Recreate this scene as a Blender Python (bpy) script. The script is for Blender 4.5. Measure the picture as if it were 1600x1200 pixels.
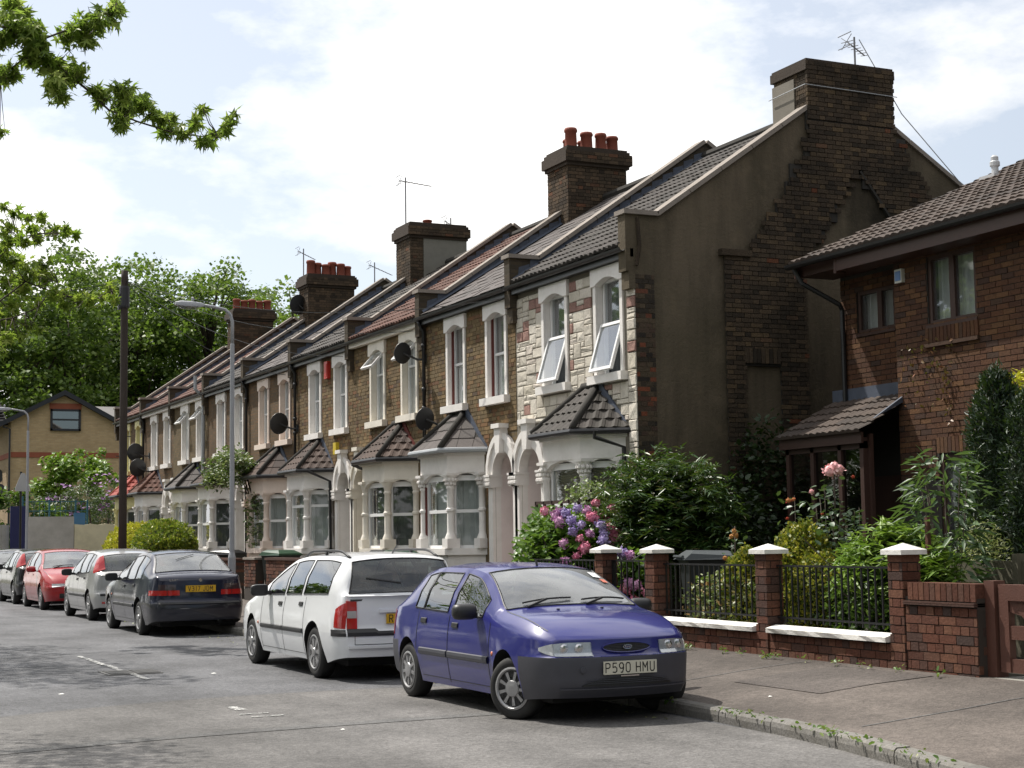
import bpy, math, random
import numpy as np
from math import sin, cos, pi, sqrt, radians as rad
from mathutils import Vector, Matrix
RNG = random.Random(7)
NR = np.random.default_rng(11)
for o in list(bpy.data.objects): bpy.data.objects.remove(o)
scene = bpy.context.scene
C = scene.collection
# ---------------------------------------------------------------- camera
YAW, PIT, ROL = rad(25.118), rad(5.4138), rad(-0.8317)
F_ = Vector((sin(YAW)*cos(PIT), cos(YAW)*cos(PIT), sin(PIT)))
R_ = Vector((cos(YAW), -sin(YAW), 0)); U_ = R_.cross(F_)
R2 = R_*cos(ROL)+U_*sin(ROL); U2 = -R_*sin(ROL)+U_*cos(ROL)
cd = bpy.data.cameras.new('camera'); cam = bpy.data.objects.new('camera', cd); C.objects.link(cam)
cam.matrix_world = Matrix(((R2.x, U2.x, -F_.x, 0), (R2.y, U2.y, -F_.y, 0), (R2.z, U2.z, -F_.z, 1.61), (0, 0, 0, 1)))
cd.sensor_width = 36; cd.lens = 2523.5*36/1600; cd.clip_start = .1; cd.clip_end = 2000
scene.camera = cam
# ---------------------------------------------------------------- light
SUN_EL, SUN_AZ = rad(56), rad(-28)          # azimuth measured from +y towards +x
sdir = Vector((sin(SUN_AZ)*cos(SUN_EL), cos(SUN_AZ)*cos(SUN_EL), sin(SUN_EL)))
sl = bpy.data.lights.new('sun', 'SUN'); sl.energy = 5.0; sl.angle = rad(.6); sl.color = (1, .95, .87)
so = bpy.data.objects.new('sun', sl); C.objects.link(so); so.rotation_euler = (-sdir).to_track_quat('-Z', 'Y').to_euler(); so.location = (0, 0, 60)
W = bpy.data.worlds.new('World'); scene.world = W; W.use_nodes = True
nt = W.node_tree; nt.nodes.clear()
def nd(t, **k):
    n = nt.nodes.new(t)
    for a, b in k.items(): setattr(n, a, b)
    return n
wo = nd('ShaderNodeOutputWorld'); sky = nd('ShaderNodeTexSky', sky_type='NISHITA'); sky.sun_disc = False
sky.sun_elevation = SUN_EL; sky.sun_rotation = SUN_AZ; sky.air_density = 1.0; sky.dust_density = 1.5; sky.ozone_density = 1.0
b1 = nd('ShaderNodeBackground'); b1.inputs[1].default_value = .12; nt.links.new(sky.outputs[0], b1.inputs[0])
tc = nd('ShaderNodeTexCoord'); mp = nd('ShaderNodeMapping'); mp.inputs['Scale'].default_value = (1, 1, 2.2); mp.inputs['Location'].default_value = (.35, 1.3, .15)
nz = nd('ShaderNodeTexNoise'); nz.inputs['Scale'].default_value = 2.6; nz.inputs['Detail'].default_value = 9; nz.inputs['Roughness'].default_value = .58
rp = nd('ShaderNodeValToRGB'); rp.color_ramp.elements[0].position = .41; rp.color_ramp.elements[1].position = .52
nt.links.new(tc.outputs['Generated'], mp.inputs[0]); nt.links.new(mp.outputs[0], nz.inputs[0]); nt.links.new(nz.outputs[0], rp.inputs[0])
dt = nd('ShaderNodeVectorMath', operation='DOT_PRODUCT'); dt.inputs[1].default_value = sdir
nt.links.new(tc.outputs['Generated'], dt.inputs[0])
mr = nd('ShaderNodeMapRange'); mr.inputs['From Min'].default_value = -.45; mr.inputs['From Max'].default_value = .5; mr.inputs['To Min'].default_value = .1; mr.inputs['To Max'].default_value = 1.22
nt.links.new(dt.outputs['Value'], mr.inputs[0])
b2 = nd('ShaderNodeBackground'); b2.inputs[0].default_value = (1, .99, .97, 1); nt.links.new(mr.outputs[0], b2.inputs[1])
# thin high veil everywhere, thick cloud where the noise is high
veil = nd('ShaderNodeMapRange'); veil.inputs['To Min'].default_value = .36; veil.inputs['To Max'].default_value = 1.0
nt.links.new(rp.outputs[0], veil.inputs[0])
mx = nd('ShaderNodeMixShader'); nt.links.new(veil.outputs[0], mx.inputs[0]); nt.links.new(b1.outputs[0], mx.inputs[1]); nt.links.new(b2.outputs[0], mx.inputs[2])
nt.links.new(mx.outputs[0], wo.inputs[0])
vs = scene.view_settings; vs.view_transform = 'Standard'; vs.look = 'None'; vs.exposure = .18; vs.gamma = 1; vs.use_curve_mapping = False
scene.cycles.max_bounces = 6; scene.cycles.transparent_max_bounces = 12; scene.cycles.caustics_reflective = False; scene.cycles.caustics_refractive = False
scene.cycles.sample_clamp_indirect = 4

# ---------------------------------------------------------------- material helpers
def newmat(name):
    m = bpy.data.materials.new(name); m.use_nodes = True
    return m, m.node_tree, m.node_tree.nodes['Principled BSDF']
def N(t, typ, **k):
    n = t.nodes.new(typ)
    for a, b in k.items():
        if a.startswith('i_'): n.inputs[a[2:].replace('_', ' ')].default_value = b
        else: setattr(n, a, b)
    return n
def L(t, a, b): t.links.new(a, b)
def c4(c): return (c[0], c[1], c[2], 1)
def pos(t, scale=1):
    g = N(t, 'ShaderNodeNewGeometry'); m = N(t, 'ShaderNodeVectorMath', operation='SCALE'); m.inputs['Scale'].default_value = scale
    L(t, g.outputs['Position'], m.inputs[0]); return m.outputs[0]
def rnd(t):
    o = N(t, 'ShaderNodeObjectInfo'); g = N(t, 'ShaderNodeNewGeometry'); a = N(t, 'ShaderNodeMath', operation='ADD'); f = N(t, 'ShaderNodeMath', operation='FRACT')
    L(t, o.outputs['Random'], a.inputs[0]); L(t, g.outputs['Random Per Island'], a.inputs[1]); L(t, a.outputs[0], f.inputs[0]); return f.outputs[0]
def ramp(t, src, stops, interp='LINEAR'):
    r = N(t, 'ShaderNodeValToRGB'); r.color_ramp.interpolation = interp
    e = r.color_ramp.elements
    while len(e) > 1: e.remove(e[-1])
    e[0].position = stops[0][0]; e[0].color = c4(stops[0][1])
    for p, c in stops[1:]:
        x = e.new(p); x.color = c4(c)
    L(t, src, r.inputs[0]); return r.outputs[0]
def mixc(t, fac, a, b, mode='MIX'):
    m = N(t, 'ShaderNodeMix', data_type='RGBA', blend_type=mode)
    for s, v in ((m.inputs[0], fac), (m.inputs[6], a), (m.inputs[7], b)):
        if isinstance(v, (int, float)): s.default_value = v
        elif isinstance(v, tuple): s.default_value = c4(v)
        else: L(t, v, s)
    return m.outputs[2]
def noise(t, scale, detail=5, vec=None, rough=.6):
    n = N(t, 'ShaderNodeTexNoise'); n.inputs['Scale'].default_value = scale; n.inputs['Detail'].default_value = detail; n.inputs['Roughness'].default_value = rough
    L(t, vec if vec is not None else pos(t), n.inputs[0]); return n.outputs[0]
def bump(t, b, h, dist=.01, strength=1):
    n = N(t, 'ShaderNodeBump'); n.inputs['Distance'].default_value = dist; n.inputs['Strength'].default_value = strength
    L(t, h, n.inputs['Height']); L(t, n.outputs[0], b.inputs['Normal'])
MC = {}
def plain(name, col, rough=.6, dirt=.25, dscale=3, metal=0, coat=0, bmp=0, bscale=60, spec=.5, dirtcol=None):
    if name in MC: return MC[name]
    m, t, b = newmat(name); b.inputs['Roughness'].default_value = rough; b.inputs['Metallic'].default_value = metal
    b.inputs['Coat Weight'].default_value = coat; b.inputs['Coat Roughness'].default_value = .04; b.inputs['Specular IOR Level'].default_value = spec
    if dirt:
        d = dirtcol or tuple(x*.45 for x in col)
        n = noise(t, dscale, 8, rough=.7); f = N(t, 'ShaderNodeMapRange'); f.inputs['From Min'].default_value = .42; f.inputs['From Max'].default_value = .75; f.inputs['To Max'].default_value = dirt
        L(t, n, f.inputs[0]); L(t, mixc(t, f.outputs[0], col, d), b.inputs['Base Color'])
    else: b.inputs['Base Color'].default_value = c4(col)
    if bmp: bump(t, b, noise(t, bscale, 4), bmp)
    MC[name] = m; return m
def pieces(name, stops, rough=.85, dirt=.35, dcol=(.03, .028, .024), dscale=1.2, bmp=.004, bscale=45, grain=.25):
    if name in MC: return MC[name]
    m, t, b = newmat(name); b.inputs['Roughness'].default_value = rough; b.inputs['Specular IOR Level'].default_value = .25
    c = ramp(t, rnd(t), stops)
    g = noise(t, 40, 5); g2 = N(t, 'ShaderNodeMapRange'); g2.inputs['From Min'].default_value = .3; g2.inputs['From Max'].default_value = .7; g2.inputs['To Min'].default_value = 1-grain; g2.inputs['To Max'].default_value = 1+grain
    L(t, g, g2.inputs[0]); cc = N(t, 'ShaderNodeVectorMath', operation='SCALE'); L(t, c, cc.inputs[0]); L(t, g2.outputs[0], cc.inputs['Scale'])
    f = N(t, 'ShaderNodeMapRange'); f.inputs['From Min'].default_value = .45; f.inputs['From Max'].default_value = .7; f.inputs['To Max'].default_value = dirt
    L(t, noise(t, dscale, 7, rough=.65), f.inputs[0]); L(t, mixc(t, f.outputs[0], cc.outputs[0], dcol), b.inputs['Base Color'])
    bump(t, b, noise(t, bscale, 5), bmp); MC[name] = m; return m
def wallbrick(name, c1, c2, mortar, dirt=.4, uax='Y'):
    """far walls, where single bricks can no longer be told apart"""
    m, t, b = newmat(name); b.inputs['Roughness'].default_value = .9; b.inputs['Specular IOR Level'].default_value = .2
    p = pos(t); s = N(t, 'ShaderNodeSeparateXYZ'); L(t, p, s.inputs[0]); q = N(t, 'ShaderNodeCombineXYZ'); L(t, s.outputs[uax], q.inputs['X']); L(t, s.outputs['Z'], q.inputs['Y'])
    k = N(t, 'ShaderNodeTexBrick'); k.inputs['Scale'].default_value = 1; k.inputs['Brick Width'].default_value = .225; k.inputs['Row Height'].default_value = .075; k.inputs['Mortar Size'].default_value = .006
    k.inputs['Color1'].default_value = c4(c1); k.inputs['Color2'].default_value = c4(c2); k.inputs['Mortar'].default_value = c4(mortar); k.inputs['Bias'].default_value = -.1
    L(t, q.outputs[0], k.inputs['Vector'])
    f = N(t, 'ShaderNodeMapRange'); f.inputs['From Min'].default_value = .4; f.inputs['From Max'].default_value = .7; f.inputs['To Max'].default_value = dirt
    L(t, noise(t, .9, 8, rough=.7), f.inputs[0]); L(t, mixc(t, f.outputs[0], k.outputs[0], (.05, .04, .03)), b.inputs['Base Color'])
    bump(t, b, k.outputs['Fac'], -.006); return m
def leafmat(name, stops, trans=.35, rough=.45, spec=.5):
    if name in MC: return MC[name]
    m, t, b = newmat(name); b.inputs['Roughness'].default_value = rough; b.inputs['Specular IOR Level'].default_value = spec
    c = ramp(t, rnd(t), stops); L(t, c, b.inputs['Base Color'])
    tr = N(t, 'ShaderNodeBsdfTranslucent'); L(t, mixc(t, .5, c, (.16, .26, .02)), tr.inputs[0])
    ms = N(t, 'ShaderNodeMixShader'); ms.inputs[0].default_value = trans; L(t, b.outputs[0], ms.inputs[1]); L(t, tr.outputs[0], ms.inputs[2])
    L(t, ms.outputs[0], t.nodes['Material Output'].inputs[0]); MC[name] = m; return m
def glassmat(name, tint=(.55, .6, .6), refl=1.0, rough=.02, sky_haze=0):
    if name in MC: return MC[name]
    m, t, b = newmat(name); t.nodes.remove(b)
    tr = N(t, 'ShaderNodeBsdfTransparent'); tr.inputs[0].default_value = c4(tint); gl = N(t, 'ShaderNodeBsdfGlossy'); gl.inputs['Roughness'].default_value = rough; gl.inputs[0].default_value = (.95, .97, 1, 1)
    lw = N(t, 'ShaderNodeLayerWeight'); lw.inputs[0].default_value = .5; fr = N(t, 'ShaderNodeMath', operation='POWER'); fr.inputs[1].default_value = 3.0; L(t, lw.outputs['Facing'], fr.inputs[0]); mu = N(t, 'ShaderNodeMath', operation='MULTIPLY_ADD'); mu.use_clamp = True; mu.inputs[1].default_value = .95; mu.inputs[2].default_value = .06*refl
    L(t, fr.outputs[0], mu.inputs[0]); ms = N(t, 'ShaderNodeMixShader'); L(t, mu.outputs[0], ms.inputs[0]); L(t, tr.outputs[0], ms.inputs[1]); L(t, gl.outputs[0], ms.inputs[2])
    if sky_haze:  # pale diffuse film standing in for bright sky reflected in the glass
        df = N(t, 'ShaderNodeBsdfDiffuse'); df.inputs[0].default_value = (.62, .64, .66, 1); m3 = N(t, 'ShaderNodeMixShader'); dn = N(t, 'ShaderNodeMapRange'); dn.inputs['From Min'].default_value = .3; dn.inputs['From Max'].default_value = .7; dn.inputs['To Min'].default_value = sky_haze*.6; dn.inputs['To Max'].default_value = sky_haze*1.3
        L(t, noise(t, 2.5, 6), dn.inputs[0]); L(t, dn.outputs[0], m3.inputs[0]); L(t, ms.outputs[0], m3.inputs[1]); L(t, df.outputs[0], m3.inputs[2]); ms = m3
    L(t, ms.outputs[0], t.nodes['Material Output'].inputs[0]); MC[name] = m; return m

# ---------------------------------------------------------------- mesh helpers
class MB:
    def __init__(s): s.v = []; s.f = []; s.m = []
    def add(s, vs, fs, m=0):
        n = len(s.v); s.v.extend(vs)
        for f in fs: s.f.append(tuple(n+i for i in f)); s.m.append(m)
        return s
    def box(s, x0, y0, z0, x1, y1, z1, m=0):
        x0, x1 = min(x0, x1), max(x0, x1); y0, y1 = min(y0, y1), max(y0, y1); z0, z1 = min(z0, z1), max(z0, z1)
        return s.add([(x0, y0, z0), (x1, y0, z0), (x1, y1, z0), (x0, y1, z0), (x0, y0, z1), (x1, y0, z1), (x1, y1, z1), (x0, y1, z1)],
              [(0, 3, 2, 1), (4, 5, 6, 7), (0, 1, 5, 4), (1, 2, 6, 5), (2, 3, 7, 6), (3, 0, 4, 7)], m)
    def quad(s, a, b, c, d, m=0): return s.add([a, b, c, d], [(0, 1, 2, 3)], m)
    def prism(s, pts, fn, d0, d1, m=0):
        """polygon pts (u,v) put into space by fn(u,v,d), between depths d0 and d1"""
        n = len(pts); vs = [fn(u, v, d0) for u, v in pts]+[fn(u, v, d1) for u, v in pts]
        return s.add(vs, [tuple(range(n))[::-1], tuple(range(n, 2*n))]+[(i, (i+1) % n, n+(i+1) % n, n+i) for i in range(n)], m)
    def tube(s, path, r, n=6, m=0, cap=True):
        P = [Vector(p) for p in path]; rr = r if isinstance(r, (list, tuple)) else [r]*len(P); vs = []
        for i, p in enumerate(P):
            d = (P[min(i+1, len(P)-1)]-P[max(i-1, 0)]).normalized(); a = d.orthogonal().normalized() if i == 0 else (a-d*a.dot(d)).normalized(); b = d.cross(a)
            for k in range(n):
                w = 2*pi*k/n; vs.append(tuple(p+(a*cos(w)+b*sin(w))*rr[i]))
        fs = [(i*n+k, i*n+(k+1) % n, (i+1)*n+(k+1) % n, (i+1)*n+k) for i in range(len(P)-1) for k in range(n)]
        if cap: fs += [tuple(range(n))[::-1], tuple(range((len(P)-1)*n, len(P)*n))]
        return s.add(vs, fs, m)
    def lathe(s, prof, n=16, c=(0, 0, 0), ax='z', m=0):
        vs = []
        for r, h in prof:
            for k in range(n):
                w = 2*pi*k/n; a, b = r*cos(w), r*sin(w)
                p = {'z': (a, b, h), 'y': (b, h, a), 'x': (h, a, b)}[ax]; vs.append((p[0]+c[0], p[1]+c[1], p[2]+c[2]))
        q = len(prof)
        fs = [(i*n+k, i*n+(k+1) % n, (i+1)*n+(k+1) % n, (i+1)*n+k) for i in range(q-1) for k in range(n)]
        fs += [tuple(range(n))[::-1], tuple(range((q-1)*n, q*n))]
        return s.add(vs, fs, m)
    def grid(s, P, m=0, close=False):
        a = len(P); b = len(P[0]); n = len(s.v)
        return s.add([tuple(p) for r in P for p in r], [(i*b+j, i*b+j+1, (i+1)*b+j+1, (i+1)*b+j) for i in range(a-1) for j in range(b-1)], m)
    def mesh(s, name, mats, smooth=False):
        me = bpy.data.meshes.new(name); me.from_pydata(s.v, [], s.f)
        for mm in (mats if isinstance(mats, (list, tuple)) else [mats]): me.materials.append(mm)
        if len(set(s.m)) > 1: me.polygons.foreach_set('material_index', s.m)
        if smooth: me.polygons.foreach_set('use_smooth', [True]*len(s.f))
        me.update(); return me
    def obj(s, name, mats, parent=None, smooth=False, loc=None, **kw):
        return link(name, s.mesh(name, mats, smooth), parent, loc, **kw)
def link(name, data, parent=None, loc=None, rot=None, label=None, cat=None, group=None, kind=None):
    o = bpy.data.objects.new(name, data); C.objects.link(o)
    if parent: o.parent = parent
    if loc is not None: o.location = loc
    if rot is not None: o.rotation_euler = rot
    for k, v in (('label', label), ('category', cat), ('group', group), ('kind', kind)):
        if v: o[k] = v
    return o
def thing(name, label, cat, loc=(0, 0, 0), rz=0, group=None): return link(name, None, None, loc, (0, 0, rz), label, cat, group)
def copy_tree(o, parent=None):
    c = o.copy(); C.objects.link(c)
    if parent: c.parent = parent
    for ch in list(o.children): copy_tree(ch, c)
    return c
def smooth_angle(o, a=35):
    me = o.data; me.polygons.foreach_set('use_smooth', [True]*len(me.polygons))
    try: me.set_sharp_from_angle(angle=rad(a))
    except Exception: pass
def textobj(txt, size, mat_, parent, M4, xs=1.0, extrude=.001, name='lettering', align='CENTER', bold=0):
    cu = bpy.data.curves.new('t', 'FONT'); cu.body = txt; cu.size = size; cu.extrude = extrude; cu.align_x = align; cu.align_y = 'CENTER'; cu.space_character = 1.08; cu.offset = bold; cu.resolution_u = 3
    tmp = bpy.data.objects.new('t', cu); C.objects.link(tmp); dg = bpy.context.evaluated_depsgraph_get()
    me = bpy.data.meshes.new_from_object(tmp.evaluated_get(dg)); bpy.data.objects.remove(tmp); bpy.data.curves.remove(cu)
    me.transform(M4 @ Matrix.Diagonal((xs, 1, 1, 1))); me.materials.clear(); me.materials.append(mat_)
    return link(name, me, parent)
UNIT = {}
GL = {'P': [[(0, 0), (0, 1), (.55, 1), (.8, .88), (.8, .62), (.55, .48), (0, .48)]], '5': [[(.75, 1), (.1, 1), (.05, .55), (.5, .62), (.8, .45), (.8, .15), (.5, 0), (.05, .05)]], '9': [[(.8, .6), (.6, .42), (.25, .42), (.02, .6), (.02, .82), (.25, 1), (.58, 1), (.8, .82), (.8, .45), (.6, .0), (.3, 0)]],
 '0': [[(.2, 0), (.0, .2), (0, .8), (.2, 1), (.6, 1), (.8, .8), (.8, .2), (.6, 0), (.2, 0)]], 'H': [[(0, 0), (0, 1)], [(.8, 0), (.8, 1)], [(0, .5), (.8, .5)]], 'M': [[(0, 0), (0, 1), (.45, .4), (.9, 1), (.9, 0)]], 'U': [[(0, 1), (0, .2), (.2, 0), (.6, 0), (.8, .2), (.8, 1)]], 'R': [[(0, 0), (0, 1), (.55, 1), (.8, .88), (.8, .62), (.55, .48), (0, .48)], [(.45, .48), (.8, 0)]],
 'V': [[(0, 1), (.42, 0), (.84, 1)]], '3': [[(.02, .95), (.5, 1), (.78, .85), (.75, .6), (.35, .52), (.78, .42), (.8, .15), (.5, 0), (.02, .06)]], '1': [[(.3, 0), (.3, 1)]], '7': [[(.0, 1), (.8, 1), (.3, 0)]], 'J': [[(.7, 1), (.7, .2), (.5, 0), (.2, 0), (0, .2)]], 'D': [[(0, 0), (0, 1), (.5, 1), (.8, .75), (.8, .25), (.5, 0), (0, 0)]]}
def plate_text(txt, h, w, parent, M4, mt, left=False):
    """condensed stroke lettering of a number plate, one mesh per character"""
    s = h*.13; adv = w*1.32; tot = sum((w*.7 if c == ' ' else adv*(.7 if c == '1' else 1.1 if c == 'M' else 1)) for c in txt)-adv+w; x = 0 if left else -tot/2
    for c in txt:
        if c == ' ': x += w*.7; continue
        m = MB(); q = 0
        for pl in GL[c]:
            P = [Vector((x+a*w, (b-.5)*h, 0)) for a, b in pl]
            for a, b in zip(P, P[1:]):
                d = (b-a).normalized(); n = Vector((-d.y, d.x, 0))*s/2; e = d*s*.32; z = .0003+q*.00006; q += 1
                m.add([tuple(M4 @ (v+Vector((0, 0, z)))) for v in (a-e-n, b+e-n, b+e+n, a-e+n)], [(0, 1, 2, 3)])
        m.obj('character', mt, parent); x += adv*(.7 if c == '1' else 1.1 if c == 'M' else 1)
def unitbox(mat_):
    """box from 0 to 1 on each side, shared by alike pieces"""
    if mat_.name not in UNIT: UNIT[mat_.name] = MB().box(0, 0, 0, 1, 1, 1).mesh('piece', mat_)
    return UNIT[mat_.name]
def lay(parent, O, u, n, zrange, spans, mat_, course=.075, Lb=.225, bond='flemish', proud=.012, depth=.03, single=300, name='brick', prio=None, joint=.01, seed=1, end=0):
    """lay bricks on a wall plane: O origin, u direction along the wall, n outward; spans(z)->[(u0,u1)]"""
    r = random.Random(seed); out = []; z = zrange[0]; row = 0
    u = Vector(u); n = Vector(n); O = Vector(O)
    while z < zrange[1]-.02:
        sp = spans(z+course/2)
        for (a, b) in sp:
            if bond == 'flemish': seq = [Lb, Lb/2]; off = -Lb*.75*(row % 2)
            elif bond == 'english': seq = [Lb] if row % 2 == 0 else [Lb/2]; off = -Lb/4*(row % 2)
            else: seq = [Lb]; off = -Lb/2*(row % 2)
            per = sum(seq); p = math.floor((a-off)/per)*per+off; i = 0
            while p < b:
                q = p+seq[i % len(seq)]; s0, s1 = max(p, a), min(q, b)
                if s1-s0 > .035: out.append((s0+joint/2, s1-joint/2, z+joint/2, z+course-joint/2, proud+r.uniform(-.004, .004)))
                p = q; i += 1
        z += course; row += 1
    if prio: out.sort(key=prio)
    k = min(single, len(out))
    ub = unitbox(mat_)
    for (a, b, z0, z1, pr) in out[:k]:
        o = bpy.data.objects.new(name, ub); C.objects.link(o); o.parent = parent
        bx = u*(b-a); 
        M4 = Matrix(((bx.x, n.x*(pr+depth), 0, 0), (bx.y, n.y*(pr+depth), 0, 0), (0, 0, z1-z0, 0), (0, 0, 0, 1)))
        p0 = O+u*a-n*depth
        M4.translation = (p0.x, p0.y, O.z+z0); o.matrix_local = M4
    if out[k:]:
        m = MB()
        for (a, b, z0, z1, pr) in out[k:]:
            A0 = O+u*a; A1 = O+u*b; P0 = A0+n*pr; P1 = A1+n*pr
            def V(p, z): return (p.x, p.y, O.z+z)
            m.add([V(A0, z0), V(A1, z0), V(A1, z1), V(A0, z1), V(P0, z0), V(P1, z0), V(P1, z1), V(P0, z1)], [(4, 5, 6, 7), (0, 1, 5, 4), (1, 2, 6, 5), (2, 3, 7, 6), (3, 0, 4, 7)])
        m.obj('brickwork', mat_, parent, kind='stuff')
    return len(out)
def onx(px, py, x):
    d = F_+R2*((px-800)/2523.5)+U2*((600-py)/2523.5); t = x/d.x; return Vector((x, d.y*t, 1.61+d.z*t))
def onell(px, py, c, R):
    """nearest point of an ellipsoid's skin in that direction"""
    d = F_+R2*((px-800)/2523.5)+U2*((600-py)/2523.5); o = Vector((0, 0, 1.61))-Vector(c)
    D = Vector((d[i]/R[i] for i in range(3))); O = Vector((o[i]/R[i] for i in range(3))); a, b, q = D.dot(D), 2*O.dot(D), O.dot(O)-1
    disc = b*b-4*a*q; t = (-b-(sqrt(disc) if disc > 0 else 0))/(2*a); return Vector((0, 0, 1.61))+d*t
# leaves --------------------------------------------------------------
def shape_leaf(kind):
    if kind == 'oval': v = [(0, 0, 0), (.28, .3, .05), (.22, .72, .04), (0, 1, -.06), (-.22, .72, .04), (-.28, .3, .05)]; f = [(0, 1, 2, 3), (0, 3, 4, 5)]
    elif kind == 'lance': v = [(0, 0, 0), (.11, .35, .03), (0, 1, -.12), (-.11, .35, .03)]; f = [(0, 1, 2), (0, 2, 3)]
    elif kind == 'star':
        v = [(0, 0, 0)]; 
        for k in range(5):
            a = rad(-115+k*57.5); Lk = [.62, .9, 1.0, .9, .62][k]; v += [(sin(a)*Lk, .32+cos(a)*Lk*.8, -.1), ]
            if k < 4:
                a2 = a+rad(28); v += [(sin(a2)*.22, .32+cos(a2)*.22, .03)]
        f = [(0, i, i+1) for i in range(1, 9)]
    elif kind == 'diamond': v = [(0, 0, 0), (.4, .5, .06), (0, 1, 0), (-.4, .5, .06)]; f = [(0, 1, 2, 3)]
    elif kind == 'petal': v = [(0, 0, 0), (.42, .45, .1), (.3, .95, .16), (-.3, .95, .16), (-.42, .45, .1)]; f = [(0, 1, 2, 3, 4)]
    return np.array(v, float), f
def leaves(name, Cn, size, shp, mats, parent=None, up=.5, dirs=None, midx=None, jit=.35, **kw):
    """Cn (n,3) leaf positions"""
    Cn = np.asarray(Cn, float); n = len(Cn); v, f = shape_leaf(shp); k = len(v)
    z = NR.normal(size=(n, 3)); z[:, 2] = np.abs(z[:, 2])*.6+up*2; z /= np.linalg.norm(z, axis=1)[:, None]
    y = NR.normal(size=(n, 3)) if dirs is None else np.asarray(dirs)+NR.normal(size=(n, 3))*jit
    y -= z*np.sum(y*z, 1)[:, None]; y /= np.linalg.norm(y, axis=1)[:, None]+1e-9; x = np.cross(y, z)
    s = (np.asarray(size)*np.ones(n))*NR.uniform(.45, 1.3, n)
    P = Cn[:, None, :]+s[:, None, None]*(v[None, :, 0:1]*x[:, None, :]+v[None, :, 1:2]*y[:, None, :]+v[None, :, 2:3]*z[:, None, :])
    me = bpy.data.meshes.new(name); nf = len(f); ln = [len(q) for q in f]; tot = sum(ln)
    me.vertices.add(n*k); me.vertices.foreach_set('co', P.reshape(-1))
    base = np.array([i for q in f for i in q]); idx = (base[None, :]+np.arange(n)[:, None]*k).reshape(-1)
    me.loops.add(n*tot); me.loops.foreach_set('vertex_index', idx.astype(np.int32))
    st = np.cumsum([0]+ln[:-1]); me.polygons.add(n*nf); me.polygons.foreach_set('loop_start', (st[None, :]+np.arange(n)[:, None]*tot).reshape(-1).astype(np.int32))
    me.polygons.foreach_set('loop_total', np.tile(ln, n).astype(np.int32))
    for mm in (mats if isinstance(mats, (list, tuple)) else [mats]): me.materials.append(mm)
    if midx is not None: me.polygons.foreach_set('material_index', np.repeat(midx, nf).astype(np.int32))
    me.update(calc_edges=True); return link(name, me, parent, **kw)
def blob(c, r, n, shell=.5):
    """n points in an ellipsoid, thicker towards its skin"""
    d = NR.normal(size=(n, 3)); d /= np.linalg.norm(d, axis=1)[:, None]; q = (shell+(1-shell)*NR.uniform(0, 1, n))[:, None]
    return np.array(c)+d*q*np.array(r if isinstance(r, (tuple, list)) else (r, r, r))
def clumps(c, R, nc, cr, per, shell=.75, zmin=None):
    cc = blob(c, R, nc, shell)
    if zmin is not None: cc = cc[cc[:, 2] > zmin]
    return cc, np.concatenate([blob(q, tuple(NR.uniform(.7, 1.25)*x for x in (cr, cr, cr*.75)), per, .35) for q in cc])
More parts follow.
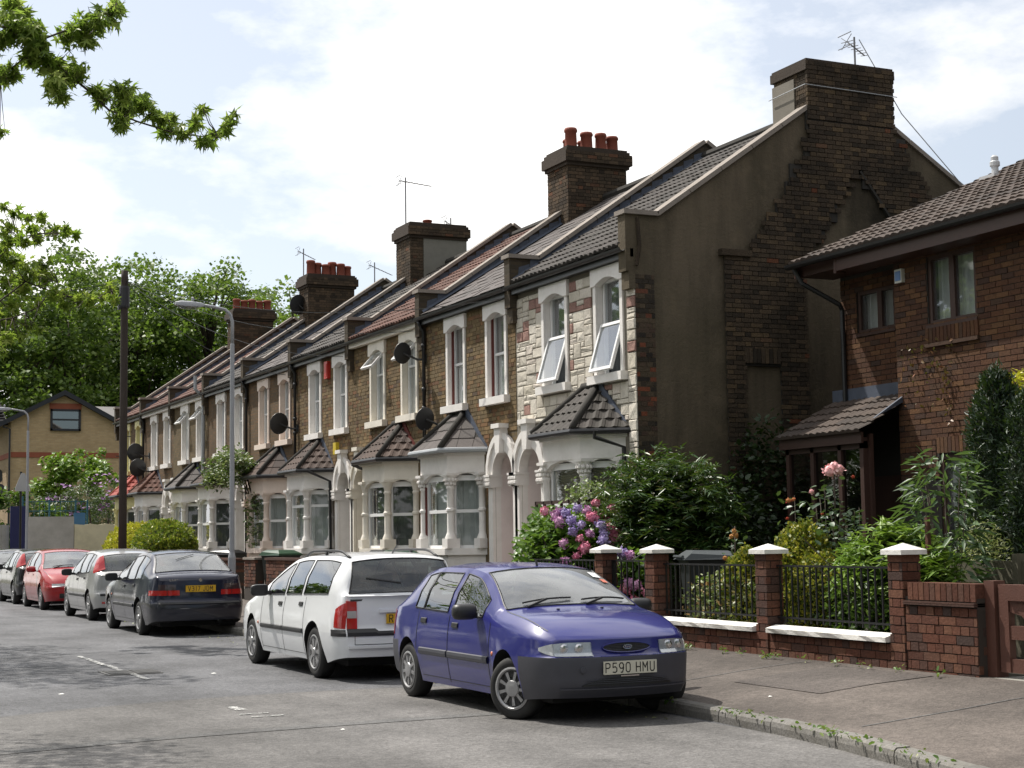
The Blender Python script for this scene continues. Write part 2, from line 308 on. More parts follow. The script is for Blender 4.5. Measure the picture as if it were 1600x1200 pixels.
# ================================================================ SETTING
def asphalt(name, col, grain=.35, patchy=.3, seam=False):
    m, t, b = newmat(name); b.inputs['Roughness'].default_value = .82; b.inputs['Specular IOR Level'].default_value = .3
    v = N(t, 'ShaderNodeTexVoronoi'); v.inputs['Scale'].default_value = 55; L(t, pos(t), v.inputs[0])
    fine = N(t, 'ShaderNodeMapRange'); fine.inputs['To Min'].default_value = 1-grain; fine.inputs['To Max'].default_value = 1+grain
    sp = N(t, 'ShaderNodeSeparateColor'); L(t, v.outputs['Color'], sp.inputs[0]); L(t, sp.outputs[0], fine.inputs[0])
    big = N(t, 'ShaderNodeMapRange'); big.inputs['From Min'].default_value = .35; big.inputs['From Max'].default_value = .7; big.inputs['To Min'].default_value = 1-patchy; big.inputs['To Max'].default_value = 1+patchy*.5
    L(t, noise(t, .45, 8, rough=.65), big.inputs[0])
    mu = N(t, 'ShaderNodeMath', operation='MULTIPLY'); L(t, fine.outputs[0], mu.inputs[0]); L(t, big.outputs[0], mu.inputs[1])
    g = N(t, 'ShaderNodeMapRange'); g.inputs['From Min'].default_value = .3; g.inputs['From Max'].default_value = .7; g.inputs['To Min'].default_value = .85; g.inputs['To Max'].default_value = 1.15; L(t, noise(t, 14, 4), g.inputs[0])
    mu2 = N(t, 'ShaderNodeMath', operation='MULTIPLY'); L(t, mu.outputs[0], mu2.inputs[0]); L(t, g.outputs[0], mu2.inputs[1])
    base = col
    st = N(t, 'ShaderNodeVectorMath', operation='MULTIPLY'); st.inputs[1].default_value = (1.1, .18, 1); L(t, pos(t), st.inputs[0]); s2 = N(t, 'ShaderNodeMapRange'); s2.inputs['From Min'].default_value = .35; s2.inputs['From Max'].default_value = .65; s2.inputs['To Min'].default_value = .84; s2.inputs['To Max'].default_value = 1.12; L(t, noise(t, 1.6, 6, st.outputs[0]), s2.inputs[0])
    sv = N(t, 'ShaderNodeTexVoronoi'); sv.inputs['Scale'].default_value = .9; L(t, pos(t), sv.inputs[0]); s3 = N(t, 'ShaderNodeMapRange'); s3.inputs['From Min'].default_value = .03; s3.inputs['From Max'].default_value = .11; s3.inputs['To Min'].default_value = .74; L(t, sv.outputs[0], s3.inputs[0])
    m4 = N(t, 'ShaderNodeMath', operation='MULTIPLY'); L(t, s2.outputs[0], m4.inputs[0]); L(t, s3.outputs[0], m4.inputs[1]); m5 = N(t, 'ShaderNodeMath', operation='MULTIPLY'); L(t, m4.outputs[0], m5.inputs[0]); L(t, mu2.outputs[0], m5.inputs[1]); mu2 = m5
    # thin cracks
    vc = N(t, 'ShaderNodeTexVoronoi', feature='DISTANCE_TO_EDGE'); vc.inputs['Scale'].default_value = .55
    wv = N(t, 'ShaderNodeVectorMath', operation='ADD'); ns = N(t, 'ShaderNodeTexNoise'); ns.inputs['Scale'].default_value = 2.2; ns.inputs['Detail'].default_value = 5; L(t, pos(t), ns.inputs[0]); L(t, pos(t), wv.inputs[0]); L(t, ns.outputs['Color'], wv.inputs[1])
    L(t, wv.outputs[0], vc.inputs[0]); cr = N(t, 'ShaderNodeMapRange'); cr.inputs['From Max'].default_value = .006; cr.inputs['To Min'].default_value = .72; L(t, vc.outputs[0], cr.inputs[0])
    mu3 = N(t, 'ShaderNodeMath', operation='MULTIPLY'); L(t, mu2.outputs[0], mu3.inputs[0]); L(t, cr.outputs[0], mu3.inputs[1])
    s = N(t, 'ShaderNodeVectorMath', operation='SCALE'); s.inputs[0].default_value = base; L(t, mu3.outputs[0], s.inputs['Scale']); L(t, s.outputs[0], b.inputs['Base Color'])
    bump(t, b, v.outputs[0], .006, .8); return m
M_road = asphalt('asphalt_grey', (.128, .129, .137), .3, .42); M_patch = asphalt('asphalt_warm', (.148, .142, .138), .28, .42); M_tar = asphalt('asphalt_joint', (.13, .128, .126), .3, .3)
M_pave = asphalt('pavement_tarmac', (.122, .104, .092), .25, .45)
M_soil = plain('garden_soil', (.045, .038, .025), .95, .5, 2, bmp=.02, bscale=20)
M_ground = plain('rough_ground', (.09, .09, .06), .95, .5, .3)
MB().add([(-600, -300, -.03), (900, -300, -.03), (900, 1200, -.03), (-600, 1200, -.03)], [(0, 1, 2, 3)]).obj('ground', M_ground, kind='structure')
MB().grid([[(x, y, 0) for x in (.9, 3, 5, 7.7)] for y in (-20, 8, 20, 40, 61)]).obj('road', M_road, kind='structure')
MB().add([(-2.5, 61, -.004), (60, 61, -.004), (60, 68, -.004), (-20, 68, -.004)], [(0, 1, 2, 3)]).obj('road', M_road, kind='structure')
# newer strip of asphalt across the near road, its edge curved, with a darker tar joint
def seamy(x): return 15.4+.62*(x-1.2)-.075*(x-1.2)**2
xs = [0.92+i*(6.55/22) for i in range(23)]
g = [[(x, -20, .004), (x, 5, .004), (x, seamy(x), .004)] for x in xs]
MB().grid([[r[k] for r in g] for k in (2, 1, 0)]).obj('road_patch', M_patch, kind='structure')
MB().grid([[(x, 12.95+.25*sin(x*.55)+.17*(x-1)-d, .008) for x in xs[:20]] for d in (0, .22+.0)]).obj('tar_joint', M_tar, kind='structure')
MB().grid([[(x, seamy(x)+.03-d, .008) for x in xs] for d in (0, .035)]).obj('tar_joint', M_tar, kind='structure')
M_paint = plain('worn_road_paint', (.6, .6, .58), .7, .75, 14, dirtcol=(.2, .2, .2))
def wornout(m):
    t = m.node_tree; b = t.nodes['Principled BSDF']; a = N(t, 'ShaderNodeMapRange'); a.inputs['From Min'].default_value = .44; a.inputs['From Max'].default_value = .56; L(t, noise(t, 22, 6, rough=.75), a.inputs[0]); L(t, a.outputs[0], b.inputs['Alpha'])
wornout(M_paint)
for i, (ya, yb, xw, lab) in enumerate([(19.2, 23.7, .085, 'long worn white centre line dash crossing the iron drain cover'), (14.9, 15.85, .12, 'short broken white centre line dash on the paler asphalt')]):
    m = MB(); y = ya; r = random.Random(i+3)
    while y < yb:
        q = min(y+r.uniform(.2, .6), yb); w = xw*r.uniform(.75, 1); x0 = 4.24+r.uniform(-.01, .01)
        if r.random() > (.12 if i == 0 else .3): m.quad((x0-w/2, y, .0125), (x0+w/2, y+.01, .0125), (x0+w/2*r.uniform(.7, 1), q, .0125), (x0-w/2, q-.01, .0125))
        y = q+r.uniform(.005, .03)
    m.obj('centre_line', M_paint, label=lab, cat='road marking', group='worn centre line dashes')
# thin white tick marks near the second dash
MB().box(4.16, 14.55, .0085, 4.46, 14.6, .0125).box(4.12, 14.82, .0085, 4.4, 14.87, .0125).obj('road_marking', M_paint, label='pair of short white cross ticks beside the broken dash on the road', cat='road marking')
# drain cover
mc = MB(); mc.box(3.95, 20.1, .001, 4.62, 20.78, .01)
for i in range(7):
    for j in range(2): mc.box(3.99+j*.32, 20.15+i*.085, .01, 4.28+j*.32, 20.2+i*.085, .017)
mc.obj('manhole_cover', plain('cast_iron', (.09, .088, .085), .6, .4), label='rectangular ribbed iron cover set in the road under the centre line', cat='manhole cover')
# pavement with crossfall, kerb
def kx(y):
    if y > 12.8: return 7.56+max(0, y-28)*.03
    return 7.56-.0325*(12.8-y)**1.9 if y > 7.5 else 7.56-.0325*5.3**1.9-.2*(7.5-y)
ysl = [-6, 0, 4, 6, 7.5]+[8+.5*i for i in range(11)]+[14, 16, 20, 30, 45, 60]
MB().grid([[(kx(y)+.14, y, .112), (9.0, y, .235), (9.95, y, .31)] for y in ysl]).obj('pavement', M_pave, kind='structure')
def pz(x, y): a = kx(y)+.14; return .112+(x-a)*(.235-.112)/(9.0-a) if x < 9 else .235+(x-9)*.075/.95
for (x0, x1, y0, y1) in ((8.55, 9.75, 11.9, 13.3), (7.95, 8.7, 15.2, 17.4)): MB().grid([[(x, y+.06*sin(x*3), pz(x, y)+.006) for x in (x0, (x0+x1)/2, x1)] for y in (y0, (y0+y1)/2, y1)]).obj('pavement_patch', asphalt('pavement_repair', (.1, .086, .078), .25, .4), kind='structure')
for y in (10.2, 13.9, 17.8, 21.5): MB().grid([[(x, y+.02*sin(x*5)+d, pz(x, y)+.005) for x in (7.7, 8.2, 8.7, 9.2, 9.8)] for d in (0, .022)]).obj('pavement_joint', M_tar, kind='structure')
MB().grid([[(x, y, .31+(.0 if x < 12 else .03)) for x in (9.95, 10.8, 12.2, 21)] for y in (-6, 5, 11.3)]).obj('driveway', plain('drive_concrete', (.3, .29, .26), .9, .5, 2, bmp=.004), kind='structure')
MB().grid([[(x, y, .31+.02*(x-9.95)/2) for x in (9.95, 10.8, 12.3, 21)] for y in (11.3, 18, 21.2, 30, 61)]).obj('garden_soil', M_soil, kind='structure')
M_gran = pieces('kerb_granite', [(0, (.17, .165, .15)), (.5, (.21, .2, .185)), (1, (.14, .135, .13))], .8, .6, (.12, .11, .09), 3, .006)
kerb = thing('kerb', None, None); kerb['kind'] = 'structure'
def kstone(y0, y1, r):
    m = MB(); x0, x1 = kx(y0), kx(y1); rr = r.uniform(-.012, .012); h = .116+r.uniform(-.006, .006)
    P = []
    for (x, y) in ((x0, y0), ((x0+x1)/2+rr, (y0+y1)/2), (x1, y1)):
        P.append([(x+.005, y, -.02), (x, y, .06), (x+.008, y, h-.018), (x+.028, y, h), (x+.15, y, h+.001)])
    m.grid(P); m.add(P[0], [(0, 1, 2, 3, 4)]); m.add(P[2], [(4, 3, 2, 1, 0)]); return m
r = random.Random(2); y = 5.5
while y < 26:
    d = r.uniform(.75, 1.05); kstone(y+.008, y+d-.008, r).obj('kerb_stone', M_gran, kerb); y += d
m = MB()
while y < 60:
    d = r.uniform(.75, 1.05); q = kstone(y+.008, y+d-.008, r); m.add(q.v, q.f); y += d
m.obj('kerb_run', M_gran, kerb, kind='stuff')
# weeds and litter leaves in the gutter and at the wall foot
Lw = leafmat('weed_leaf', [(0, (.08, .16, .03)), (.6, (.14, .24, .05)), (1, (.3, .3, .1))])
ww = []
for _ in range(40):
    y = RNG.choice([RNG.uniform(8.3, 12), RNG.uniform(12.8, 20)]); ww += [(kx(y)+RNG.gauss(.04, .05), y+RNG.gauss(0, .07), .1+RNG.random()*.03) for _ in range(9)]
for _ in range(14):
    y = RNG.uniform(11.5, 17); ww += [(9.72+RNG.gauss(0, .03), y+RNG.gauss(0, .06), .31+RNG.random()*.05) for _ in range(10)]
leaves('weeds', ww, .045, 'oval', Lw, up=.4, kind='stuff')
LL = leafmat('fallen_leaf', [(0, (.3, .26, .12)), (.5, (.2, .24, .08)), (1, (.45, .42, .3))], .1)
leaves('fallen_leaves', [(RNG.uniform(6.8, 7.5), RNG.uniform(12.3, 34), .02) for _ in range(260)], .05, 'oval', LL, up=1.5, kind='stuff')
m = MB()
for (x, y, s) in [(5.1, 19.6, .05), (3.0, 17.9, .05), (4.55, 13.2, .03), (2.2, 20.4, .03), (8.6, 14.8, .04), (8.2, 12.2, .03)]: m.add([(x, y, .008 if x < 7.5 else pz(x, y)+.008), (x+s*1.1, y+s*.2, .008 if x < 7.5 else pz(x, y)+.008), (x+s*.8, y+s*1.2, .014 if x < 7.5 else pz(x, y)+.014), (x-s*.2, y+s*.7, .008 if x < 7.5 else pz(x, y)+.008)], [(0, 1, 2, 3)])
m.obj('litter', plain('paper_litter', (.75, .75, .72), .8, 0), kind='stuff')

# ================================================================ TERRACE
XF, WD, Y0 = 12.06, 4.286, 21.25
ZE = 5.98; XR = 16.0; ZR = 8.62; SL = (ZR-6.03)/(XR-(XF-.12)); YK = lambda k: Y0+WD*k
white = plain('white_masonry_paint', (.82, .79, .76), .6, .28, 3, bmp=.002, bscale=50, dirtcol=(.4, .36, .32))
pinkw = plain('pink_white_masonry_paint', (.78, .70, .68), .6, .25, 3, dirtcol=(.42, .36, .33)); peach = plain('peach_masonry_paint', (.76, .64, .56), .6, .3, 3)
cream = plain('cream_masonry_paint', (.79, .74, .65), .6, .3, 3); yellow = plain('yellow_masonry_paint', (.72, .66, .33), .6, .3, 3)
upvc = plain('white_window_plastic', (.8, .8, .8), .3, .1, 5); maroon = plain('maroon_paint', (.12, .025, .02), .5, .3)
def stained(name, col, dk):
    """old render: rain streaks, patches and hairline cracks"""
    m, t, b = newmat(name); b.inputs['Roughness'].default_value = .95; b.inputs['Specular IOR Level'].default_value = .2
    sc = N(t, 'ShaderNodeVectorMath', operation='MULTIPLY'); sc.inputs[1].default_value = (1.6, 1.6, .22); L(t, pos(t), sc.inputs[0])
    a = N(t, 'ShaderNodeMapRange'); a.inputs['From Min'].default_value = .42; a.inputs['From Max'].default_value = .72; a.inputs['To Max'].default_value = .92; L(t, noise(t, 1, 8, sc.outputs[0], .65), a.inputs[0])
    c = mixc(t, a.outputs[0], col, dk); d = N(t, 'ShaderNodeMapRange'); d.inputs['From Min'].default_value = .45; d.inputs['From Max'].default_value = .6; d.inputs['To Max'].default_value = .45; L(t, noise(t, .5, 9, rough=.7), d.inputs[0])
    c = mixc(t, d.outputs[0], c, (col[0]*.62, col[1]*.66, col[2]*.6)); e = N(t, 'ShaderNodeMapRange'); e.inputs['From Min'].default_value = .55; e.inputs['From Max'].default_value = .75; e.inputs['To Max'].default_value = .3; L(t, noise(t, 3.5, 6), e.inputs[0])
    c = mixc(t, e.outputs[0], c, (col[0]*1.45, col[1]*1.4, col[2]*1.3))
    # soot and moss spreading from the edge of the old brickwork, and under the peak of the vanished gable
    sp = N(t, 'ShaderNodeSeparateXYZ'); L(t, pos(t), sp.inputs[0])
    def M_(op, a, b_=0, c_=0, cl=False):
        n = N(t, 'ShaderNodeMath', operation=op); n.use_clamp = cl
        for i, v in enumerate((a, b_, c_)):
            if isinstance(v, (int, float)): n.inputs[i].default_value = v
            else: L(t, v, n.inputs[i])
        return n.outputs[0]
    xe = M_('MAXIMUM', M_('MULTIPLY_ADD', sp.outputs['Z'], .64, 15.2-7.7*.64), 13.62); xe = M_('MINIMUM', xe, 15.3); ds = M_('SUBTRACT', xe, sp.outputs['X']); nn = M_('MULTIPLY_ADD', noise(t, 1.8, 8, rough=.7), 1.5, -.45)
    k1 = M_('MULTIPLY', M_('GREATER_THAN', ds, -.2), M_('SUBTRACT', nn, M_('MULTIPLY', ds, 1.1), 0, True)); dx = M_('POWER', M_('ABSOLUTE', M_('SUBTRACT', sp.outputs['X'], 16.7)), 2); dz = M_('POWER', M_('ABSOLUTE', M_('SUBTRACT', sp.outputs['Z'], 6.9)), 2)
    k2 = M_('SUBTRACT', M_('ADD', nn, .55), M_('MULTIPLY', M_('ADD', dx, dz), 1.5), 0, True); c = mixc(t, M_('MULTIPLY', M_('MAXIMUM', k1, k2), .93), c, (.012, .012, .009)); L(t, c, b.inputs['Base Color']); bump(t, b, noise(t, 22, 6), .012); MC[name] = m; return m
black = plain('black_gutter_plastic', (.018, .018, .02), .35, .2); greyp = plain('grey_pipe', (.33, .35, .37), .5, .3)
glass = glassmat('window_glass', (.8, .84, .84), 1.8, sky_haze=.07); dark = plain('dark_room', (.02, .02, .02), .9, 0)
net = plain('net_curtain', (.62, .63, .62), .9, .2, 3); blind = plain('tan_slatted_blind', (.33, .25, .13), .7, .2, 3); dk_curt = plain('dark_curtain', (.05, .055, .06), .9, .2)
lead = plain('lead_flashing', (.075, .09, .125), .6, .5, 4, bmp=.004, bscale=25); coping = plain('stone_coping', (.27, .235, .205), .9, .6, 4, bmp=.005, dirtcol=(.16, .14, .12))
mort = plain('grey_mortar', (.10, .09, .075), .95, .4, 2); mort_dk = plain('dark_mortar', (.035, .032, .028), .95, .4, 2)
B_yel = pieces('stock_brick', [(0, (.12, .085, .045)), (.25, (.19, .14, .075)), (.5, (.15, .105, .055)), (.72, (.23, .16, .08)), (.86, (.2, .1, .05)), (1, (.09, .07, .05))], .9, .4, (.06, .05, .04))
B_dark = pieces('sooty_brick', [(0, (.034, .027, .02)), (.3, (.065, .048, .033)), (.55, (.095, .068, .044)), (.75, (.05, .038, .028)), (.9, (.12, .085, .05)), (.965, (.07, .05, .034)), (.98, (.17, .06, .03)), (1, (.1, .075, .05))], .95, .75, (.016, .014, .011), .9, .014)
B_chim = pieces('chimney_brick', [(0, (.045, .033, .023)), (.4, (.08, .058, .038)), (.7, (.115, .078, .05)), (.93, (.06, .045, .032)), (1, (.15, .07, .04))], .95, .5, (.02, .018, .016), 1.4, .006)
W_yel = wallbrick('stock_brick_wall', (.13, .098, .052), (.19, .135, .072), (.12, .105, .08))
W_yel2 = wallbrick('stock_brick_wall_browner', (.12, .085, .05), (.18, .11, .06), (.11, .095, .075))
W_side = wallbrick('party_wall_brick', (.06, .05, .035), (.1, .075, .05), (.07, .06, .05), .6, 'X')
render_ = stained('sandy_render_stained', (.14, .113, .08), (.045, .038, .027))
pot = plain('terracotta', (.24, .06, .035), .8, .5, 5)
T_grey = pieces('grey_concrete_tile', [(0, (.05, .045, .04)), (.5, (.07, .06, .055)), (1, (.042, .038, .035))], .75, .4, (.04, .04, .03), 2)
T_slate = pieces('slate', [(0, (.085, .074, .07)), (.5, (.11, .094, .09)), (1, (.07, .063, .06))], .75, .4, (.07, .065, .06), 2)
T_red = pieces('red_brown_tile', [(0, (.10, .047, .034)), (.5, (.13, .06, .043)), (1, (.08, .042, .032))], .8, .45, (.06, .04, .035), 2)
T_brown = pieces('brown_tile', [(0, (.075, .054, .045)), (.5, (.10, .07, .058)), (1, (.06, .045, .04))], .8, .45, (.05, .04, .035), 2)
T_bred = pieces('bright_red_tile', [(0, (.3, .05, .04)), (1, (.36, .08, .06))], .7, .2, (.15, .04, .03), 2)
soot = plain('sooted_brick_cap', (.05, .036, .026), .95, .5, 3, bmp=.006, bscale=20)
S_stone = pieces('cream_stone_cladding', [(0, (.54, .495, .41)), (.3, (.62, .575, .5)), (.6, (.52, .48, .41)), (.8, (.68, .635, .56)), (1, (.57, .51, .45))], .9, .3, (.32, .28, .23), 2.5, .014, 14, .15)
S_pink = pieces('pink_stone_cladding', [(0, (.27, .16, .135)), (1, (.36, .22, .185))], .9, .3, (.15, .09, .08), 3, .012, 18)

def wavy(y0, y1, z0, z1, x, amp=.02, n=14):
    return [[(x+amp*sin(i*2.1)*(1 if i % 2 else .4), y0+(y1-y0)*i/n, z) for i in range(n+1)] for z in (z0, (z0+z1)/2, z1)]
def rotx(m, y, z0, a):
    """swing a mesh about the horizontal axis along y at height z0 and x=0"""
    m.v = [((p[0])*cos(a)-(z0-p[2])*sin(a), p[1], z0-((z0-p[2])*cos(a)+p[0]*sin(a))) for p in m.v]; return m
def bars(m, y0, y1, z0, z1, x0, x1, t=.055, splits=(), mi=0):
    m.box(x0, y0, z0, x1, y0+t, z1, mi); m.box(x0, y1-t, z0, x1, y1, z1, mi); m.box(x0, y0+t, z0, x1, y1-t, z0+t, mi); m.box(x0, y0+t, z1-t, x1, y1-t, z1, mi)
    for s in splits: m.box(x0, y0+t, s-t*.45, x1, y1-t, s+t*.45, mi)
def upper_window(house, yc, w, z0, z1, trim, style, frame=upvc, curt=net):
    y0, y1 = yc-w/2, yc+w/2; f = MB(); t = .05; zs = z0+(z1-z0)*(.52 if style != 'top' else .66)
    bars(f, y0+.02, y1-.02, z0, z1-.01, .09, .15, .05, (zs,))
    if frame is not upvc: pass
    o = f.obj('window', upvc, house)
    if style == 'edge':
        m = MB(); m.box(.07, y0, z0, .16, y0+.02, z1); m.box(.07, y1-.02, z0, .16, y1, z1); m.box(.05, y1-.045, z0, .088, y1-.003, z1); m.obj('inner_frame', maroon, o)
    # lintel with a shallow arch
    n = 8; ob = [(y0-.13, z1-.1), (y0-.13, z1+.17), (y1+.13, z1+.17), (y1+.13, z1-.1), (y1+.0, z1-.1)]
    arc = [(y1+(y0-y1)*i/n, z1-.1+.1*sin(pi*i/n)) for i in range(1, n)]
    MB().prism(ob+arc+[(y0, z1-.1)], lambda u, v, d: (d, u, v), -.06, .07).obj('lintel', trim, o)
    MB().box(-.035, y0-.09, z0+.004, -.001, y0, z1-.1).obj('jamb', trim, o); MB().box(-.035, y1, z0+.004, -.001, y1+.09, z1-.1).obj('jamb', trim, o)
    MB().box(-.13, y0-.17, z0-.13, .09, y1+.17, z0+.004).obj('sill', trim, o)
    def pane(a, b, tilt=None, hinge=None):
        m = MB().quad((.115, y0+.06, a), (.115, y1-.06, a), (.115, y1-.06, b), (.115, y0+.06, b))
        m.obj('pane', glass, o)
    def opened(a, b, ang):
        m = MB(); bars(m, y0+.03, y1-.03, a, b, -.02, .03, .05); q = MB().quad((.0, y0+.08, a+.04), (.0, y1-.08, a+.04), (.0, y1-.08, b-.04), (.0, y0+.08, b-.04))
        for mm, nm, mt in ((m, 'open_sash', upvc), (q, 'pane', glass)): rotx(mm, 0, b, ang); mm.v = [(p[0]+.05, p[1], p[2]) for p in mm.v]; mm.obj(nm, mt, o)
    if style == 'low': pane(zs+.03, z1-.06); opened(z0+.02, zs+.02, rad(17))
    elif style == 'top': opened(zs, z1-.03, rad(42)); pane(z0+.05, zs-.03)
    else: pane(z0+.05, zs-.03); pane(zs+.03, z1-.06)
    if curt is not None:
        MB().grid(wavy(y0+.03, y1-.03, z0+.03, z0+(z1-z0)*(.5 if style == 'edge' else .98), .17)).obj('curtain', curt, o)
    return o
def facefn(P, Q):
    """face through plan points P->Q (x,y); returns fn(s,d,z): s along, d outwards (towards -x)"""
    P = Vector((P[0], P[1])); Q = Vector((Q[0], Q[1])); u = (Q-P).normalized(); n = Vector((-u.y, u.x)); 
    if n.x > 0: n = -n
    return (lambda s, d, z: (P.x+u.x*s+n.x*d, P.y+u.y*s+n.y*d, z)), (Q-P).length
def fbox(m, fn, s0, s1, d0, d1, z0, z1, mi=0):
    v = [fn(s, d, z) for z in (z0, z1) for (s, d) in ((s0, d0), (s1, d0), (s1, d1), (s0, d1))]
    return m.add(v, [(0, 3, 2, 1), (4, 5, 6, 7), (0, 1, 5, 4), (1, 2, 6, 5), (2, 3, 7, 6), (3, 0, 4, 7)], mi)
COLM = {}
def column_mesh(trim, fancy):
    k = (trim.name, fancy)
    if k not in COLM:
        m = MB(); m.lathe([(.11, 1.42), (.11, 1.62), (.085, 1.68), (.07, 1.72), (.068, 2.08), (.09, 2.1), (.09, 2.14), (.068, 2.16), (.064, 2.5), (.08, 2.52), (.08, 2.55), (.065, 2.57), (.1, 2.7), (.12, 2.74), (.12, 2.79)], 12)
        m.box(-.125, -.125, 1.42, .125, .125, 1.6); m.box(-.125, -.125, 2.75, .125, .125, 2.8)
        if fancy:
            for i in range(10):
                a = 2*pi*i/10
                for (zz, rr, s) in ((2.6, .085, .03), (2.67, .11, .032)):
                    w = a+(.3 if zz > 2.65 else 0); m.lathe([(0.004, -s*1.3), (s, -s*.4), (s*.9, s*.6), (.004, s*1.2)], 5, (cos(w)*rr, sin(w)*rr, zz))
        COLM[k] = m.mesh('column', trim, True); 
        try: COLM[k].set_sharp_from_angle(angle=rad(40))
        except Exception: pass
    return COLM[k]
def bay(house, yb, trim, roofmat, ribs, singles, edge=black, curt=net, win='two', redline=False, gutter=black, hipm=None, fancy=False, frames=upvc):
    d, w, sp = .56, 2.2, .45; A, B, Cc, D = (0, yb), (-d, yb+sp), (-d, yb+w-sp), (0, yb+w)
    root = MB(); pl = [A, B, Cc, D]
    def ring(m, off, z0, z1, mi=0):
        pts = [(0, yb-off), (-d-off, yb+sp-off*.4), (-d-off, yb+w-sp+off*.4), (0, yb+w+off)]; m.prism(pts, lambda u, v, q: (u, v, q), z0, z1, mi)
    ring(root, 0, .33, 1.3)
    o = root.obj('bay_window', trim, house); s_ = MB(); ring(s_, .07, 1.3, 1.42); s_.obj('sill', trim, o); s_ = MB(); ring(s_, .0, 2.8, 3.12); s_.obj('entablature', trim, o); s_ = MB(); ring(s_, .05, 3.12, 3.2); s_.obj('cornice', trim, o)
    for p in pl:
        q = (p[0]+(.06 if p[0] == 0 else .07), p[1]); link('column', column_mesh(trim, fancy), o, (q[0]-.09 if p[0] == 0 else q[0], q[1]+(.04 if p is A else -.04 if p is D else 0), 0))
    for (P, Q) in ((A, B), (B, Cc), (Cc, D)):
        fn, ln = facefn(P, Q); m = MB(); s0, s1 = .09, ln-.09
        n = 8; arc = [(s0+(s1-s0)*i/n, 2.66+.13*sin(pi*i/n)**.6) for i in range(n+1)]
        MB().prism([(s0-.03, 2.81)]+[(s0-.03, 2.66)]+arc+[(s1+.03, 2.66), (s1+.03, 2.81)], lambda u, v, q: fn(u, q, v), -.16, -.015).obj('arch_head', trim, o)
        zt = 2.1 if win != 'high' else 2.4
        for (a, b, c, e) in ((s0, s0+.055, 1.42, 2.76), (s1-.055, s1, 1.42, 2.76), (s0+.055, s1-.055, 1.42, 1.475), (s0+.055, s1-.055, zt-.03, zt+.03), (s0+.055, s1-.055, 2.66, 2.76)): fbox(m, fn, a, b, -.15, -.1, c, e)
        if redline: r_ = MB(); fbox(r_, fn, s0-.02, s0+.0, -.17, -.06, 1.42, 2.7); fbox(r_, fn, s1, s1+.02, -.17, -.06, 1.42, 2.7); r_.obj('inner_frame', maroon, o)
        m.obj('sash_frame', frames, o)
        for (c, e) in ((1.475, zt-.03), (zt+.03, 2.66)): MB().quad(fn(s0+.05, -.125, c), fn(s1-.05, -.125, c), fn(s1-.05, -.125, e), fn(s0+.05, -.125, e)).obj('pane', glass, o)
        if curt is blind:
            c_ = MB()
            for i in range(30): z = 1.5+i*.042; c_.quad(fn(s0, -.26, z), fn(s1, -.26, z), fn(s1, -.23, z+.036), fn(s0, -.23, z+.036))
            c_.obj('blind', blind, o)
        elif curt: MB().grid([[fn(s0+(s1-s0)*i/14, -.3+.02*sin(i*2.1), z) for i in range(15)] for z in (1.45, 2.7)]).obj('curtain', curt, o)
    g = MB(); e = .16; pe = [(0, yb-e), (-d-e, yb+sp-e*.45), (-d-e, yb+w-sp+e*.45), (0, yb+w+e)]
    g.tube([(p[0]-(.0 if p[0] == 0 else .02), p[1], 3.21) for p in pe], .05, 8); g.obj('bay_gutter', gutter, o)
    # roof: three tiled planes up to a short ridge on the wall
    yc = yb+w/2; zt = 3.98; rid = [(0.02, yc-.22), (0.02, yc+.22)]; z0 = 3.24
    und = MB(); und.add([(pe[0][0], pe[0][1], z0), (pe[1][0], pe[1][1], z0), (pe[2][0], pe[2][1], z0), (pe[3][0], pe[3][1], z0), (0, rid[0][1], zt), (0, rid[1][1], zt)], [(0, 1, 4), (1, 2, 5, 4), (2, 3, 5), (0, 3, 2, 1)]); und.obj('bay_roof', mort_dk, o)
    planes = [((pe[0], pe[1]), (rid[0], rid[0])), ((pe[1], pe[2]), (rid[0], rid[1])), ((pe[2], pe[3]), (rid[1], rid[1]))]
    joined = MB()
    for (lo, hi) in planes:
        L0 = Vector((*lo[0], z0)); L1 = Vector((*lo[1], z0)); H0 = Vector((*hi[0], zt)); H1 = Vector((*hi[1], zt))
        nrm = (L1-L0).cross(H0-L0).normalized(); 
        if nrm.z < 0: nrm = -nrm
        nc = 5 if ribs else 4; uu = (L1-L0).normalized()
        for i in range(nc):
            t0, t1 = i/nc, min(1, (i+1.08)/nc); a0 = L0.lerp(H0, t0); b0 = L1.lerp(H1, t0); a1 = L0.lerp(H0, t1); b1 = L1.lerp(H1, t1)
            wd = .2 if ribs else .3; s = -(i % 2)*wd*(0 if ribs else .5); Lb_ = (b0-a0).length; La_ = (b1-a1).length; off = (a1-a0).dot(uu)
            while s < Lb_-.02:
                e0, e1 = max(0, s), min(Lb_, s+wd-.008); f0, f1 = max(off, s), min(off+La_, s+wd-.008)
                if e1 > e0+.02 and f1 > f0-.001:
                    q0 = a0+uu*e0; q1 = a0+uu*e1; vs_ = a1-uu*off; q2 = vs_+uu*max(f1, f0); q3 = vs_+uu*f0
                    m = MB(); th = .03
                    if ribs:
                        P = [[tuple(a.lerp(b, k/4)+nrm*(th_+(.022 if k in (1,) else .0)+(.01 if k in (0, 4) else 0))) for k in range(5)] for (a, b, th_) in ((q0, q1, th), (q3, q2, .006))]
                        m.grid(P); m.add([tuple(q0), tuple(q1)]+P[0], [(0, 1, 6, 5, 4, 3, 2)])
                    else: m.add([tuple(q0), tuple(q1), tuple(q1+nrm*.02), tuple(q0+nrm*.02), tuple(q2+nrm*.006), tuple(q3+nrm*.006)], [(0, 1, 2, 3), (3, 2, 4, 5), (0, 3, 5), (1, 4, 2)])
                    if singles: m.obj('tile', roofmat, o)
                    else: joined.add(m.v, m.f)
                s += wd
    if joined.v: joined.obj('tiles', roofmat, o, kind='stuff')
